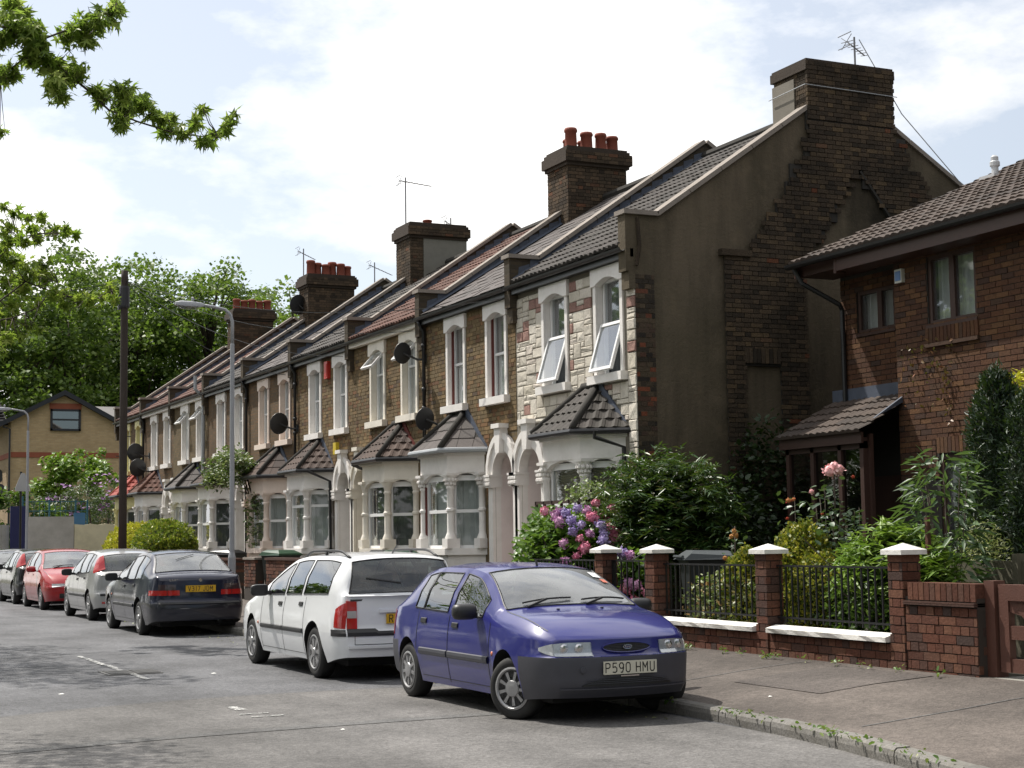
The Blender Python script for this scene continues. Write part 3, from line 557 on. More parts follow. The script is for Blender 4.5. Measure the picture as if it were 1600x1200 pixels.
    h = MB()
    for (p, q) in ((pe[1], rid[0]), (pe[2], rid[1])): h.tube([(p[0], p[1], z0+.02), (q[0], q[1], zt+.03)], .06, 8)
    h.tube([(.0, rid[0][1]-.05, zt+.03), (.0, rid[1][1]+.05, zt+.03)], .06, 8); h.obj('hip_tile', hipm or mort_dk, o, smooth=True)
    fl = MB(); fl.prism([(pe[0][1]-.02, z0+.0), (pe[0][1]+.13, z0-.02), (rid[0][1]+.05, zt), (rid[0][1]-.05, zt+.14)], lambda u, v, q: (q, u, v), -.035, -.004); fl.obj('flashing', lead if edge is black else edge, o)
    return o
def door_arch(house, yc, trim, inner, doorc):
    m = MB(); w = .42; zs = 2.72; n = 12
    # archivolt ring, stilted
    out = [(yc+.6*cos(pi*i/n), zs+.72*sin(pi*i/n)) for i in range(n+1)]; inn = [(yc+w*cos(pi*i/n), zs+.42*sin(pi*i/n)) for i in range(n+1)]
    for i in range(n): m.prism([out[i], out[i+1], inn[i+1], inn[i]], lambda u, v, d: (d, u, v), -.07, .12)
    out2 = [(yc+.63*cos(pi*i/n), zs+.75*sin(pi*i/n)) for i in range(n+1)]; in2 = [(yc+.54*cos(pi*i/n), zs+.64*sin(pi*i/n)) for i in range(n+1)]
    for i in range(n): m.prism([out2[i], out2[i+1], in2[i+1], in2[i]], lambda u, v, d: (d, u, v), -.11, -.069)
    o = m.obj('door_arch', trim, house)
    MB().prism([(yc-.08, zs+.38), (yc+.08, zs+.38), (yc+.13, zs+.82), (yc-.13, zs+.82)], lambda u, v, d: (d, u, v), -.16, .0).box(-.2, yc-.17, zs+.82, .0, yc+.17, zs+.9).obj('keystone', trim, o)
    for s in (-1, 1):
        c = MB(); p = MB(); y0, y1 = (yc+s*.4, yc+s*.64); c.box(-.12, min(y0, y1), zs-.22, .12, max(y0, y1), zs-.02)
        c.box(-.15, min(y0, y1)-.02, zs-.03, .12, max(y0, y1)+.02, zs+.01)
        for k in range(4):
            for q in range(2): c.lathe([(.004, -.05), (.035, -.02), (.032, .02), (.004, .05)], 5, (-.12, min(y0, y1)+.03+k*.06, zs-.16+q*.08))
        p.box(-.06, min(y0, y1)+.03, .33, .1, max(y0, y1)-.03, zs-.22); c.obj('capital', trim, o); p.obj('pilaster', trim, o)
    q = MB(); wi = w-.004; q.quad((.1, yc-wi, .33), (1.1, yc-wi, .33), (1.1, yc-wi, zs+.05), (.1, yc-wi, zs+.05)); q.quad((.1, yc+wi, .33), (1.1, yc+wi, .33), (1.1, yc+wi, zs+.05), (.1, yc+wi, zs+.05))
    q.grid([[(x, yc+w*cos(pi*i/n), zs+.42*sin(pi*i/n)) for i in range(n+1)] for x in (.1, 1.1)]); q.obj('porch_lining', inner, o)
    e = MB(); e.box(1.05, yc-w, .5, 1.1, yc+w, 2.45); e.box(1.03, yc-.3, 1.5, 1.05, yc-.04, 2.2, 1); e.box(1.03, yc+.04, 1.5, 1.05, yc+.3, 2.2, 1); e.box(1.0, yc-w, 2.45, 1.1, yc+w, 3.2); e.box(.0, yc-w, .3, 1.1, yc+w, .45)
    e.obj('front_door', [doorc, dark], house)
def roof_tiles(root, kind, mt, singles):
    sl_len = sqrt((XR-(XF-.12))**2+(ZR-6.03)**2); ux = (XR-(XF-.12))/sl_len; uz = (ZR-6.03)/sl_len
    if kind == 'rib': wd, gg, th = .3, .32, .03
    elif kind == 'slate': wd, gg, th = .34, .27, .012
    m = MB(); 
    if kind == 'rib':
        prof = [(0, .0), (.14, .03), (.3, .034), (.42, .0), (.56, .0), (.68, .03), (.84, .034), (1, .0)]
        P = [[(wd*.985*p, -.01*j*0+gg*1.1*j, h+(th if j == 0 else .004)) for p, h in prof] for j in (0, 1)]
        m.grid(P); m.add([P[0][i] for i in range(8)]+[(0, 0, 0), (wd*.985, 0, 0)], [tuple([8]+list(range(8))+[9])])
    else: m.add([(0, 0, 0), (wd*.98, 0, 0), (wd*.98, 0, th), (0, 0, th), (wd*.98, gg*1.1, .003), (0, gg*1.1, .003)], [(0, 1, 2, 3), (3, 2, 4, 5), (0, 3, 5), (1, 4, 2)])
    # local tile: x along the eaves (+y world), y up the slope
    me = None; J = MB(); ncol = int((WD-.28)/wd); nrow = int(sl_len/gg); r = random.Random(5); sc = (WD-.27)/(ncol*wd)
    for i in range(nrow+1):
        for j in range(ncol+(1 if kind == 'slate' and i % 2 else 0)):
            yy = .135+(j-(.5 if kind == 'slate' and i % 2 else 0))*wd*sc; 
            if kind == 'slate' and i % 2 and (j == 0 or j == ncol): continue
            s = i*gg-.02; jit = r.uniform(-.004, .004)
            M4 = Matrix(((0, ux, -uz, -.12+ux*s), (sc, 0, 0, yy), (0, uz, ux, 6.03+uz*s+.02+jit*1.6), (0, 0, 0, 1))) @ Matrix.Rotation(r.uniform(-.02, .02), 4, 'Z')
            if singles:
                if me is None: me = m.mesh('tile', mt)
                o = bpy.data.objects.new('tile' if kind == 'rib' else 'slate', me); C.objects.link(o); o.parent = root; o.matrix_local = M4
            else: J.add([tuple(M4 @ Vector(p)) for p in m.v], m.f)
    if J.v: J.obj('roof_covering', mt, root, kind='stuff')
def parapet(root, y, first=False, singles=True):
    """party wall rising through the roof, with stone coping; y local centre"""
    sl = SL; t = .11; pk = 8.93
    prof = [(-.10, 5.75), (-.10, 6.5), (.42, 6.5)]; rise = (pk-6.5)/(XR-XF-.42)
    pts = [(-.08, 5.55), (-.08, 6.5), (.42, 6.5), (XR-XF, pk), (8.0, 6.4), (8.0, 5.6), (4, 5.6)]
    if not first: MB().prism(pts, lambda u, v, d: (u, d, v), y-t, y+t).obj('parapet', W_side, root)
    # corbel under the front block
    q_ = .006 if first else 0; MB().box(-.16, y-t-q_, 5.62, -.08, y+t, 6.498).box(-.112, y-t-.004-q_*1.5, 5.35, -.002, y+t+.004, 5.618).obj('corbel', render_ if first else W_side, root)
    # coping stones
    c = t+.05
    segs = [((-.2, 6.5), (.42, 6.5))]; n = 6; q0 = Vector((.42, 6.5)); q1 = Vector((XR-XF, pk))
    segs += [(q0.lerp(q1, i/n), q0.lerp(q1, (i+1)/n)) for i in range(n)]
    r0 = Vector((8.0, 6.4)); segs += [(q1.lerp(r0, i/3), q1.lerp(r0, (i+1)/3)) for i in range(3)]
    J = MB()
    for (a, b) in segs:
        a = Vector(a); b = Vector(b); d = (b-a).normalized(); nn = Vector((-d.y, d.x)); 
        if nn.y < 0: nn = -nn
        a2 = a+d*.006; b2 = b-d*.006; m = MB()
        m.prism([tuple(a2), tuple(b2), tuple(b2+nn*.07), tuple(a2+nn*.07)], lambda u, v, q: (u, q, v), y-c, y+c)
        if singles: m.obj('coping_stone', coping, root)
        else: J.add(m.v, m.f)
    if J.v: J.obj('coping', coping, root)
    # stepped lead along the near foot of the parapet
    if not first:
        f = MB(); n = 17
        for i in range(n):
            x0 = .0+i*(3.9/n); x1 = x0+3.9/n; zz0 = 6.1+sl*(x0+.12); zz1 = 6.1+sl*(x1+.12); f.add([(x0, y-t-.01, zz0-.02), (x1, y-t-.01, zz1-.02), (x1, y-t-.01, zz1+.09), (x0+.02, y-t-.01, zz1+.02)], [(0, 1, 2, 3)])
        f.grid([[(x, y-t-d, 6.03+sl*(x+.12)+h) for x in (-.1, 3.9)] for d, h in ((.012, .10), (.09, .05))]); f.obj('flashing', lead, root)
def chimney(root, x0, x1, y0, y1, zb, zt, pots, tall=0, rend=False, singles=150, seed=1, flat=False):
    m = MB().box(x0, y0, zb, x1, y1, zt-.0); o = m.obj('chimney', mort_dk if not rend else render_, root)
    cp = MB(); 
    for (e, a, b) in ((.05, zt-.36, zt-.29), (.1, zt-.29, zt-.08), (.06, zt-.08, zt)): cp.box(x0-e, y0-e, a, x1+e, y1+e, b)
    cp.box(x0-.02, y0-.02, zt, x1+.02, y1+.02, zt+.05); cp.obj('chimney_cap', soot, o)
    if rend:
        q = MB().box(x0+.35, y0-.02, zb, x1+.02, y0, zt-.36); q.obj('render_panel', plain('pale_render', (.22, .21, .18), .9, .4), o)
    w = x1-x0; dpt = y1-y0
    lay(o, (x0, y0, 0), (1, 0, 0), (0, -1, 0), (zb, zt-.38), lambda z: [(0, w if not rend else .33)], B_chim, seed=seed, single=singles, end=0)
    lay(o, (x0, y1, 0), (0, -1, 0), (-1, 0, 0), (zb, zt-.38), lambda z: [(0, dpt)], B_chim, seed=seed+1, single=singles//2)
    # corbel courses as bricks
    lay(o, (x0-.1, y0-.1, 0), (1, 0, 0), (0, -1, 0), (zt-.29, zt-.1), lambda z: [(0, w+.2)], B_chim, seed=seed+2, single=40, proud=.008)
    for (px, py, h, r) in pots:
        p = MB().lathe([(r*1.05, zt+.03), (r, zt+.1), (r*.93, zt+h*.8), (r*1.08, zt+h*.84), (r*1.08, zt+h*.93), (r*.95, zt+h), (r*.75, zt+h), (r*.7, zt+h-.15)], 14, (px, py, 0)); p.obj('chimney_pot', pot, o, smooth=True)
    return o
def open_wall(m, y0, y1, z0, z1, holes, x=0, dep=.32, mi=0, ri=0):
    ys = sorted({y0, y1, *[h[0] for h in holes], *[h[1] for h in holes]}); zs = sorted({z0, z1, *[h[2] for h in holes], *[h[3] for h in holes]})
    for a, b in zip(ys, ys[1:]):
        for c, d in zip(zs, zs[1:]):
            if not any(h[0]-1e-6 <= a and b <= h[1]+1e-6 and h[2]-1e-6 <= c and d <= h[3]+1e-6 for h in holes): m.quad((x, a, c), (x, b, c), (x, b, d), (x, a, d), mi)
    for (a, b, c, d) in holes:
        for q in (((x, a, c), (x+dep, a, c), (x+dep, a, d), (x, a, d)), ((x, b, c), (x+dep, b, c), (x+dep, b, d), (x, b, d)), ((x, a, c), (x+dep, a, c), (x+dep, b, c), (x, b, c)), ((x, a, d), (x+dep, a, d), (x+dep, b, d), (x, b, d))): m.quad(*q, ri)
def dish(lab, x, y, z, r=.33, wall=None, mt=None, g='satellite dishes on the terrace fronts', face=(-.3, .9, .25)):
    t = thing('satellite_dish', lab, 'satellite dish', (x, y, z), 0, g); mt = mt or plain('dark_dish', (.035, .037, .04), .5, .2)
    n = Vector(face).normalized(); a = n.orthogonal().normalized(); b = n.cross(a); m = MB(); rings = [(0.01, 0), (.35, .012), (.7, .05), (1, .1)]
    P = [[tuple((a*cos(w)+b*sin(w)*1.08)*r*k+n*d*r*1.3) for w in [2*pi*i/20 for i in range(21)]] for k, d in rings]
    m.grid(P); m.grid([[tuple(Vector(q)-n*.012) for q in row] for row in P]); m.grid([P[-1], [tuple(Vector(q)-n*.012) for q in P[-1]]]); m.obj('reflector', mt, t, smooth=True)
    tip = n*r*1.1-Vector((0, 0, r*.25)); MB().tube([tuple(-Vector((0, 0, r))+n*.1*r), tuple(tip)], .012, 5).box(tip.x-.04, tip.y-.03, tip.z-.03, tip.x+.04, tip.y+.03, tip.z+.05).obj('feed_arm', mt, t)
    wx = (wall-x) if wall is not None else .3; MB().tube([tuple(-n*.02), (wx*.6, -.05, -.12), (wx, -.05, -.12)], .022, 6).box(wx-.03, -.12, -.2, wx, .02, -.02).obj('bracket', mt, t)
def aerial(lab, x, y, z0, z1, dx=.6, dz=-.25):
    t = thing('tv_aerial', lab, 'aerial', (x, y, z0), 0, 'television aerials on the chimneys'); mt = plain('aerial_metal', (.2, .2, .21), .4, .2, metal=.5); h = z1-z0
    MB().tube([(0, 0, -.1), (0, 0, h)], .018, 6).obj('mast', mt, t)
    m = MB(); m.tube([(-.15, 0, h-.1), (dx, .1, h-.1+dz)], .012, 5)
    for i in range(7):
        q = i/6; cx = -.15+(dx+.15)*q; cz = h-.1+dz*q; ln = .16-.06*q; m.tube([(cx, -ln+.1*q, cz-.02), (cx, ln+.1*q, cz+.02)], .007, 4)
    m.tube([(-.16, -.14, h-.2), (-.16, .14, h)], .006, 4); m.tube([(-.16, .14, h-.2), (-.16, -.14, h)], .006, 4); m.tube([(-.2, -.18, h+.02), (-.2, .18, h+.02)], .008, 4); m.tube([(-.2, -.18, h-.2), (-.2, .18, h-.2)], .008, 4); m.obj('antenna_elements', mt, t)

HS = [ # label, wall, trim, tiles, tile kind, bay roof, bay kind, inner, door, window style, curtains
 dict(lab='end terrace house clad in cream and pink stone with dark concrete roof tiles', wall=None, trim=white, rt=T_grey, rk='rib', bt=T_grey, bk=True, inner=pinkw, door=black, ws=('low', 'low'), bc=blind, fancy=True, uc=dk_curt),
 dict(lab='brick terrace house with slate roof and slate bay beside the stone clad end house', wall=W_yel, trim=white, rt=T_slate, rk='slate', bt=T_slate, bk=False, inner=pinkw, door=maroon, ws=('edge', 'edge'), bc=net, red=True, gut=greyp, fancy=True, uc=net),
 dict(lab='brick terrace house with maroon edged bay roof and both upper casements tilted open', wall=W_yel, trim=cream, rt=T_red, rk='rib', bt=T_brown, bk=True, inner=cream, door=black, ws=('top', 'top'), bc=dk_curt, edge=maroon, uc=net),
 dict(lab='brick terrace house with a red alarm box between its upper windows', wall=W_yel2, trim=white, rt=T_grey, rk='rib', bt=T_brown, bk=True, inner=white, door=black, ws=('sash', 'sash'), bc=net, win='high', uc=net),
 dict(lab='brick terrace house with peach painted bay and a black dish above its bay roof', wall=W_yel2, trim=peach, rt=T_slate, rk='slate', bt=T_brown, bk=False, inner=peach, door=maroon, ws=('sash', 'sash'), bc=net, uc=net),
 dict(lab='brick terrace house whose bay is half hidden under a leafy climber', wall=W_yel2, trim=white, rt=T_grey, rk='rib', bt=T_brown, bk=True, inner=white, door=black, ws=('sash', 'sash'), bc=dk_curt, uc=net),
 dict(lab='brick terrace house with a bent grey pipe and tilted open windows, beyond the climber', wall=W_yel, trim=white, rt=T_red, rk='rib', bt=T_slate, bk=False, inner=white, door=maroon, ws=('top', 'top'), bc=dk_curt, uc=net),
 dict(lab='reddish brick terrace house with red brown bay roof, next to the yellow trimmed last house', wall=W_yel2, trim=white, rt=T_red, rk='rib', bt=T_red, bk=True, inner=white, door=black, ws=('sash', 'sash'), bc=dk_curt, uc=net),
 dict(lab='last terrace house with yellow painted trim and a bright red bay roof', wall=W_yel2, trim=yellow, rt=T_red, rk='rib', bt=T_bred, bk=True, inner=yellow, door=black, ws=('sash', 'sash'), bc=dk_curt, uc=net)]
ROOT = []
for k, S in enumerate(HS):
    H = thing('terraced_house', S['lab'], 'house', (XF, YK(k), 0), 0, 'terraced houses in the row'); ROOT.append(H); even = k % 2 == 0
    near = k < 3; dc = WD-.6 if even else .52; yb = .4 if even else 1.42
    wins = [(.8, .74), (2.66, .74)] if k else [(.84, .78), (2.72, .78)]
    holes = [(yc-w/2, yc+w/2, 4.12, 5.66) for yc, w in wins]+[(dc-.42, dc+.42, .33, 3.12), (yb+.05, yb+2.15, 1.35, 2.85)]
    m = MB(); open_wall(m, 0, WD, .2, 6.02, holes, 0, .32, 0, 1); m.box(7.9, 0, .2, 8.0, WD, 6.3, 2); m.quad((0, WD, .2), (8, WD, .2), (8, WD, 6), (0, WD, 6), 2)
    wm = S['wall'] or plain('cladding_joint', (.2, .18, .145), .95, .3)
    m.obj('wall', [wm, S['trim'], W_side], H)
    for (yc, w), st in zip(wins, S['ws']): upper_window(H, yc, w, 4.12, 5.66, S['trim'], st, curt=S['uc'])
    bay(H, yb, S['trim'], S['bt'], S['bk'], k < 3, edge=S.get('edge', black), curt=S['bc'], win=S.get('win', 'two'), redline=S.get('red', False), gutter=S.get('gut', black), fancy=S.get('fancy', False), hipm=T_red if k == 7 else T_bred if k == 8 else mort_dk)
    door_arch(H, dc, S['trim'] if k > 1 else white, S['inner'], S['door'])
    # brick relief on the nearer brick fronts
    if k in (1, 2, 3):
        hz = [(a-.13, b+.13, c-.14, d+.2) for a, b, c, d in holes[:2]]+[(dc-.66, dc+.66, .3, 3.45), (yb-.1, yb+2.3, .3, 3.24)]+[(yb+1.1-(1.26-1.04*q/7), yb+1.1+(1.26-1.04*q/7), 3.24+.74*q/7, 3.24+.74*(q+1)/7) for q in range(7)]
        def spans(z, hz=hz):
            s = [(0.0, WD)]
            for (a, b, c, d) in hz:
                if c < z < d:
                    ns = []
                    for (p, q) in s:
                        if b <= p or a >= q: ns.append((p, q)); continue
                        if a > p: ns.append((p, a))
                        if b < q: ns.append((b, q))
                    s = ns
            return s
        lay(H, (0, 0, 0), (0, 1, 0), (-1, 0, 0), (.33, 5.82), spans, B_yel, single=0, proud=.008, seed=k)
    # roof
    rf = MB(); rf.add([(-.1, 0, 6.02), (XR-XF, 0, ZR-.02), (XR-XF, WD, ZR-.02), (-.1, WD, 6.02), (8.1, 0, 6.1), (8.1, WD, 6.1)], [(0, 1, 2, 3), (1, 4, 5, 2)]).tube([(XR-XF, .1, ZR+.05), (XR-XF, WD-.1, ZR+.05)], .1, 8)
    ro = rf.obj('roof', mort_dk, H); roof_tiles(ro, S['rk'], S['rt'], k < 4)
    MB().box(-.14, .0, 5.84, -.02, WD, 5.97).obj('fascia', black if k not in (2, 6, 7) else S['trim'], H)
    g = MB(); g.grid([[(-.2+.06*cos(a), y, 5.98-.06*sin(a)) for a in [pi*i/6 for i in range(7)]] for y in (.02, WD-.02)]); g.grid([[(-.2+.05*cos(a), y, 5.98-.05*sin(a)) for a in [pi*i/6 for i in range(7)]] for y in (.02, WD-.02)]); g.obj('gutter', black, H)
    parapet(H, .11 if k == 0 else 0, first=(k == 0), singles=k < 6)
    if k == 8: parapet(H, WD, singles=False)
# pipes
def pipe(H, y, z0, z1, mt=black, x=-.07, r=.038, bend=True):
    m = MB(); m.tube(([(-.18, y, 5.93), (-.16, y, 5.85)] if bend else [])+[(x, y, z1), (x, y, z0)], r, 8)
    for z in (z0+.8, (z0+z1)/2, z1-.3): m.lathe([(r+.012, z), (r+.012, z+.07)], 8, (x, y, 0))
    m.obj('downpipe', mt, H, smooth=True)
pipe(ROOT[1], WD-.12, 3.35, 5.7); pipe(ROOT[3], WD-.2, 3.4, 5.7); pipe(ROOT[4], WD-.12, .4, 5.7); pipe(ROOT[7], WD-.15, .4, 5.7, bend=True)
MB().tube([(-.6, .25, 3.2), (-.6, .3, 3.1), (-.1, .28, 2.95), (-.08, .28, .4)], .035, 8).obj('downpipe', black, ROOT[0])
MB().tube([(-.6, 1.42+.1, 3.2), (-.1, 1.35, 2.95), (-.08, 1.35, .4)], .035, 8).obj('downpipe', black, ROOT[3])
MB().tube([(-.6, 2.7, 3.2), (-.1, 2.75, 3.0), (-.08, 2.75, .4)], .04, 8).obj('downpipe', black, ROOT[2])
MB().tube([(-.35, .1, 6.5), (-.35, .1, 6.1), (-.1, .12, 5.85), (-.1, .12, 2.6)], .055, 8).obj('downpipe', greyp, ROOT[6], label='bent grey pipe')
MB().box(-.09, 1.55, 5.35, 0, 1.78, 5.75).box(-.1, 1.6, 5.4, -.09, 1.72, 5.7).obj('alarm_box', plain('red_plastic', (.5, .03, .02), .4, .1), ROOT[3])
MB().box(-.09, .95, 3.55, 0, 1.15, 3.82).obj('alarm_box', plain('yellow_plastic', (.6, .45, .03), .4, .1), ROOT[3])
# chimneys of the row
def P(H, x, y): return (x-XF, y-H.location.y)
def stack(H, x0, x1, y0, y1, zt, pots, **kw):
    return chimney(H, x0-XF, x1-XF, y0-H.location.y, y1-H.location.y, 7.9, zt, [(a-XF, b-H.location.y, h, r) for a, b, h, r in pots], **kw)
stack(ROOT[1], 15.12, 16.5, 29.35, 30.3, 9.66, [(15.35, 29.65, .5, .13), (15.72, 29.65, .44, .13), (16.06, 29.65, .45, .12), (16.36, 29.7, .42, .13), (15.5, 30.05, .36, .12), (15.85, 30.05, .36, .12)], seed=11)
stack(ROOT[3], 14.97, 16.5, 37.9, 38.9, 9.62, [(15.6, 38.3, .2, .12)], seed=21, rend=True)
stack(ROOT[5], 15.03, 16.5, 46.5, 47.4, 9.62, [(15.2+.24*i, 46.8+.1*(i % 2), .5-.05*(i % 3), .13) for i in range(6)], seed=31, singles=0)
stack(ROOT[7], 15.1, 16.5, 55.1, 56, 9.72, [(15.25+.28*i, 55.4, .42-.04*(i % 2), .13) for i in range(5)], seed=41, singles=0)
# ---- stone cladding of the end house: random blocks on a half-course grid
def cladding():
    H = ROOT[0]; r = random.Random(4); hz = [(a-.10, b+.10, c-.13, d+.18) for (a, b, c, d) in [(.84-.39, .84+.39, 4.12, 5.66), (2.72-.39, 2.72+.39, 4.12, 5.66)]]+[(WD-.6-.64, WD-.6+.5, .3, 3.5), (.3, 2.72, .3, 3.24)]+[(1.5-(1.26-1.04*q/7), 1.5+(1.26-1.04*q/7), 3.24+.74*q/7, 3.24+.74*(q+1)/7) for q in range(7)]
    du, dz = .128, .086; nu, nz = int(WD/du), int(5.5/dz); used = [[False]*nz for _ in range(nu)]
    def blocked(i, j):
        a, b, c, d = i*du, (i+1)*du, .35+j*dz, .35+(j+1)*dz; return any(a < h[1]-.02 and b > h[0]+.02 and c < h[3]-.02 and d > h[2]+.02 for h in hz)
    for i in range(nu):
        for j in range(nz): used[i][j] = blocked(i, j)
    cnt = 0; bl = []
    for j in range(nz):
        for i in range(nu):
            if used[i][j]: continue
            for (w, h) in r.choice([[(3, 2), (2, 2), (2, 1), (1, 1)], [(2, 2), (3, 1), (1, 1)], [(3, 1), (2, 1), (1, 1)], [(2, 2), (1, 2), (1, 1)], [(2, 1), (1, 1)], [(2, 3), (2, 2), (1, 1)]]):
                if i+w <= nu and j+h <= nz and all(not used[a][b] for a in range(i, i+w) for b in range(j, j+h)):
                    for a in range(i, i+w):
                        for b in range(j, j+h): used[a][b] = True
                    bl.append((i*du+.006, .35+j*dz+.006, (i+w)*du-.006, .35+(j+h)*dz-.006, w*h)); break
    bl.sort(key=lambda b: -b[4]); J = MB()
    for q, (a, c, b, d, s) in enumerate(bl):
        pink = s in (2, 4) and r.random() < .19; m = MB(); e = .014; p0 = .018+r.uniform(0, .008)
        cc = [(-.0, a, c), (-.0, b, c), (-.0, b, d), (-.0, a, d)]; md = [(-p0*.7, a, c), (-p0*.7, b, c), (-p0*.7, b, d), (-p0*.7, a, d)]
        def jj(): return r.uniform(-.008, .008)
        tp = [(-p0+jj(), a+e, c+e), (-p0+jj(), b-e, c+e), (-p0+jj(), b-e, d-e), (-p0+jj(), a+e, d-e)]; ct = (-p0-.003+jj(), (a+b)/2+jj()*3, (c+d)/2)
        m.add(cc+md+tp+[ct], [(0, 1, 5, 4), (1, 2, 6, 5), (2, 3, 7, 6), (3, 0, 4, 7), (4, 5, 9, 8), (5, 6, 10, 9), (6, 7, 11, 10), (7, 4, 8, 11), (8, 9, 12), (9, 10, 12), (10, 11, 12), (11, 8, 12)])
        if q < 300: m.obj('stone', S_pink if pink else S_stone, H)
        else: J.add(m.v, m.f)
    if J.v: J.obj('stonework', S_stone, H, kind='stuff')
cladding()
# ---- gable end
def gable():
    H = ROOT[0]; fn = lambda u, v, d: (u-XF, d, v)
    # rendered wall
    pts = [(XF-.0, .2), (XF, 5.5), (XF-.1, 5.6), (XF-.1, 6.5), (XF+.42, 6.5), (XR, 8.93), (20.06, 6.4), (20.06, .2)]
    MB().prism(pts, fn, 0.0, .22).obj('gable_wall', render_, H)
    # quoin strip of mixed bricks at the front corner
    lay(H, (-.004, 0, 0), (1, 0, 0), (0, -1, 0), (.33, 5.55), lambda z: [(0, .34)], pieces('quoin_brick', [(0, (.03, .025, .022)), (.4, (.05, .04, .03)), (.6, (.1, .075, .05)), (.9, (.07, .045, .035)), (.97, (.2, .065, .035))], .9, .3), single=150, bond='english', Lb=.225, proud=.006, seed=3)
    # old brickwork left from a pulled-down neighbour: chimney breast and wall
    def spans(z):
        if z > 9.3: return []
        if z > 8.3: L_, R_ = 15.3, 17.06
        elif z > 7.7: L_, R_ = 15.24, 17.06+(8.3-z)*.5
        elif z > 6.0: L_, R_ = 15.2-(7.7-z)*.64, 17.35+(7.7-z)*.83
        else: L_, R_ = 13.62, min(19.4, 18.76+(6.0-z)*.8)
        s = [(L_, R_)]
        if z < 7.5:
            a, b = max(15.18, 16.28-(7.5-z)*.70), min(17.75, 16.28+(7.5-z)*.80); s = [(L_, a), (b, R_)]
        if 1.0 < z < 4.28+.0: s = [(L_, 14.0), (14.62, 15.18)]+s[1:]
        return [(a-XF+RNG.choice([0, 0, .05, -.05, -.1, .08])*((z > 6 and z < 8.2) or a > 15.5), b-XF+RNG.choice([0, .05, -.05, -.09, .1])*(z > 6 and z < 8.2 and b > 15.4)) for a, b in s if b-a > .3]
    B = MB(); z = .33
    while z < 9.3:
        z1 = min(z+.3, 9.3)
        for (a, b) in spans((z+z1)/2): B.box(a+.04, -.045, z, b-.04, 0.0, z1)
        z = z1
    B.obj('old_wall_core', mort_dk, H)
    lay(H, (0, -.05, 0), (1, 0, 0), (0, -1, 0), (.33, 8.3), spans, B_dark, single=300, proud=.022, depth=.0, seed=9, prio=lambda b: -b[2] if b[2] < 8 else 0)
    # chimney on the gable
    ch = MB().box(15.34-XF, -.04, 7.9, 17.03-XF, .9, 9.3).obj('chimney', mort_dk, H)
    MB().box(15.3-XF, .3, 8.0, 15.34-XF, .92, 9.05).obj('render_panel', plain('chimney_render', (.2, .18, .15), .9, .5, 2), ch)
    lay(ch, (15.3-XF, -.05, 0), (1, 0, 0), (0, -1, 0), (8.3, 9.12), lambda z: [(0, 1.76)], B_dark, single=150, proud=.022, seed=12)
    lay(ch, (15.34-XF, .9, 0), (0, -1, 0), (-1, 0, 0), (8.0, 9.12), lambda z: [(.6, .95)] if z < 9.05 else [(0, .95)], B_dark, single=60, proud=.02, seed=13)
    MB().box(15.28-XF, -.075, 9.12, 17.07-XF, .94, 9.27).box(15.3-XF, -.06, 9.27, 17.05-XF, .92, 9.31).obj('chimney_cap', soot, ch)
    lay(ch, (15.28-XF, -.075, 0), (1, 0, 0), (0, -1, 0), (9.12, 9.27), lambda z: [(0, 1.79)], B_dark, single=40, proud=.01, seed=14)
    MB().tube([(15.25-XF, -.09, 8.86), (17.1-XF, -.09, 8.83)], .008, 5).tube([(15.25-XF, -.09, 8.86), (15.25-XF, .95, 8.84)], .008, 5).obj('strap', greyp, ch)
    # soldier arch and shaded recess of the bricked niche; stub capping
    m = MB()
    for i in range(9): x = 13.96+i*.075; m.box(x-XF, -.085, 4.27, x+.063-XF, 0, 4.5)
    m.obj('soldier_arch', B_dark, H); MB().box(13.56-XF, -.12, 5.95, 14.12-XF, .0, 6.05).obj('stub_cap', B_dark, H)
    # thin roof line flashing of the vanished gable
    for (a, b) in (((16.3, 7.5), (17.75, 5.68)),):
        a, b = Vector(a), Vector(b); d = (b-a).normalized(); n_ = Vector((-d.y, d.x)); n_ = n_ if n_.y > 0 else -n_
        MB().prism([tuple(a), tuple(b), tuple(b+n_*.04), tuple(a+n_*.04)], fn, -.07, .0).obj('old_flashing', mort_dk, H)
    MB().tube([(XF+.05-XF, -.02, 6.45), (.06, -.05, 6.0), (.0, -.05, 5.7)], .03, 6).obj('corner_corbel', B_dark, H)
gable()
# dishes and aerials
dish('black satellite dish beside the open upper casement of the maroon edged bay house', *onx(630, 552, 11.6), .21, wall=XF)
dish('black satellite dish low on the wall over the slate bay roof', *onx(665, 655, 11.6), .22, wall=XF)
dish('black satellite dish in front of the upper window of the peach house', *onx(437, 662, 11.6), .26, wall=XF)
dish('upper one of the two dishes on the last yellow trimmed house', *onx(212, 707, 11.6), .3, wall=XF); dish('lower one of the two dishes on the last yellow trimmed house', *onx(216, 731, 11.6), .3, wall=XF)
dish('small dish fixed to the side of the six pot chimney', 14.85, 46.9, 8.75, .3, wall=15.05)
aerial('aerial on the big chimney of the end gable', 16.6, 21.6, 9.3, 9.93, .28, -.16); aerial('tall aerial left on the single pot chimney', 15.0, 38.3, 9.6, 10.9, .75, -.05)
aerial('short aerial at the right end of the single pot chimney', 16.3, 38.4, 9.6, 9.95, .4, -.3); aerial('aerial between the six pot and the rendered chimney', 17.2, 46.6, 8.8, 10.15); aerial('aerial on the far edge of the six pot chimney', 15.1, 47.2, 9.6, 10.55, .4, -.2)
MB().tube([(16.7, 21.6, 9.9), (17.3, 21.3, 8.6), (18.5, 21.1, 7.3)], .008, 4).obj('aerial_cable', greyp, label='thin cable slanting from the gable aerial down behind the tiled roof', cat='cable')
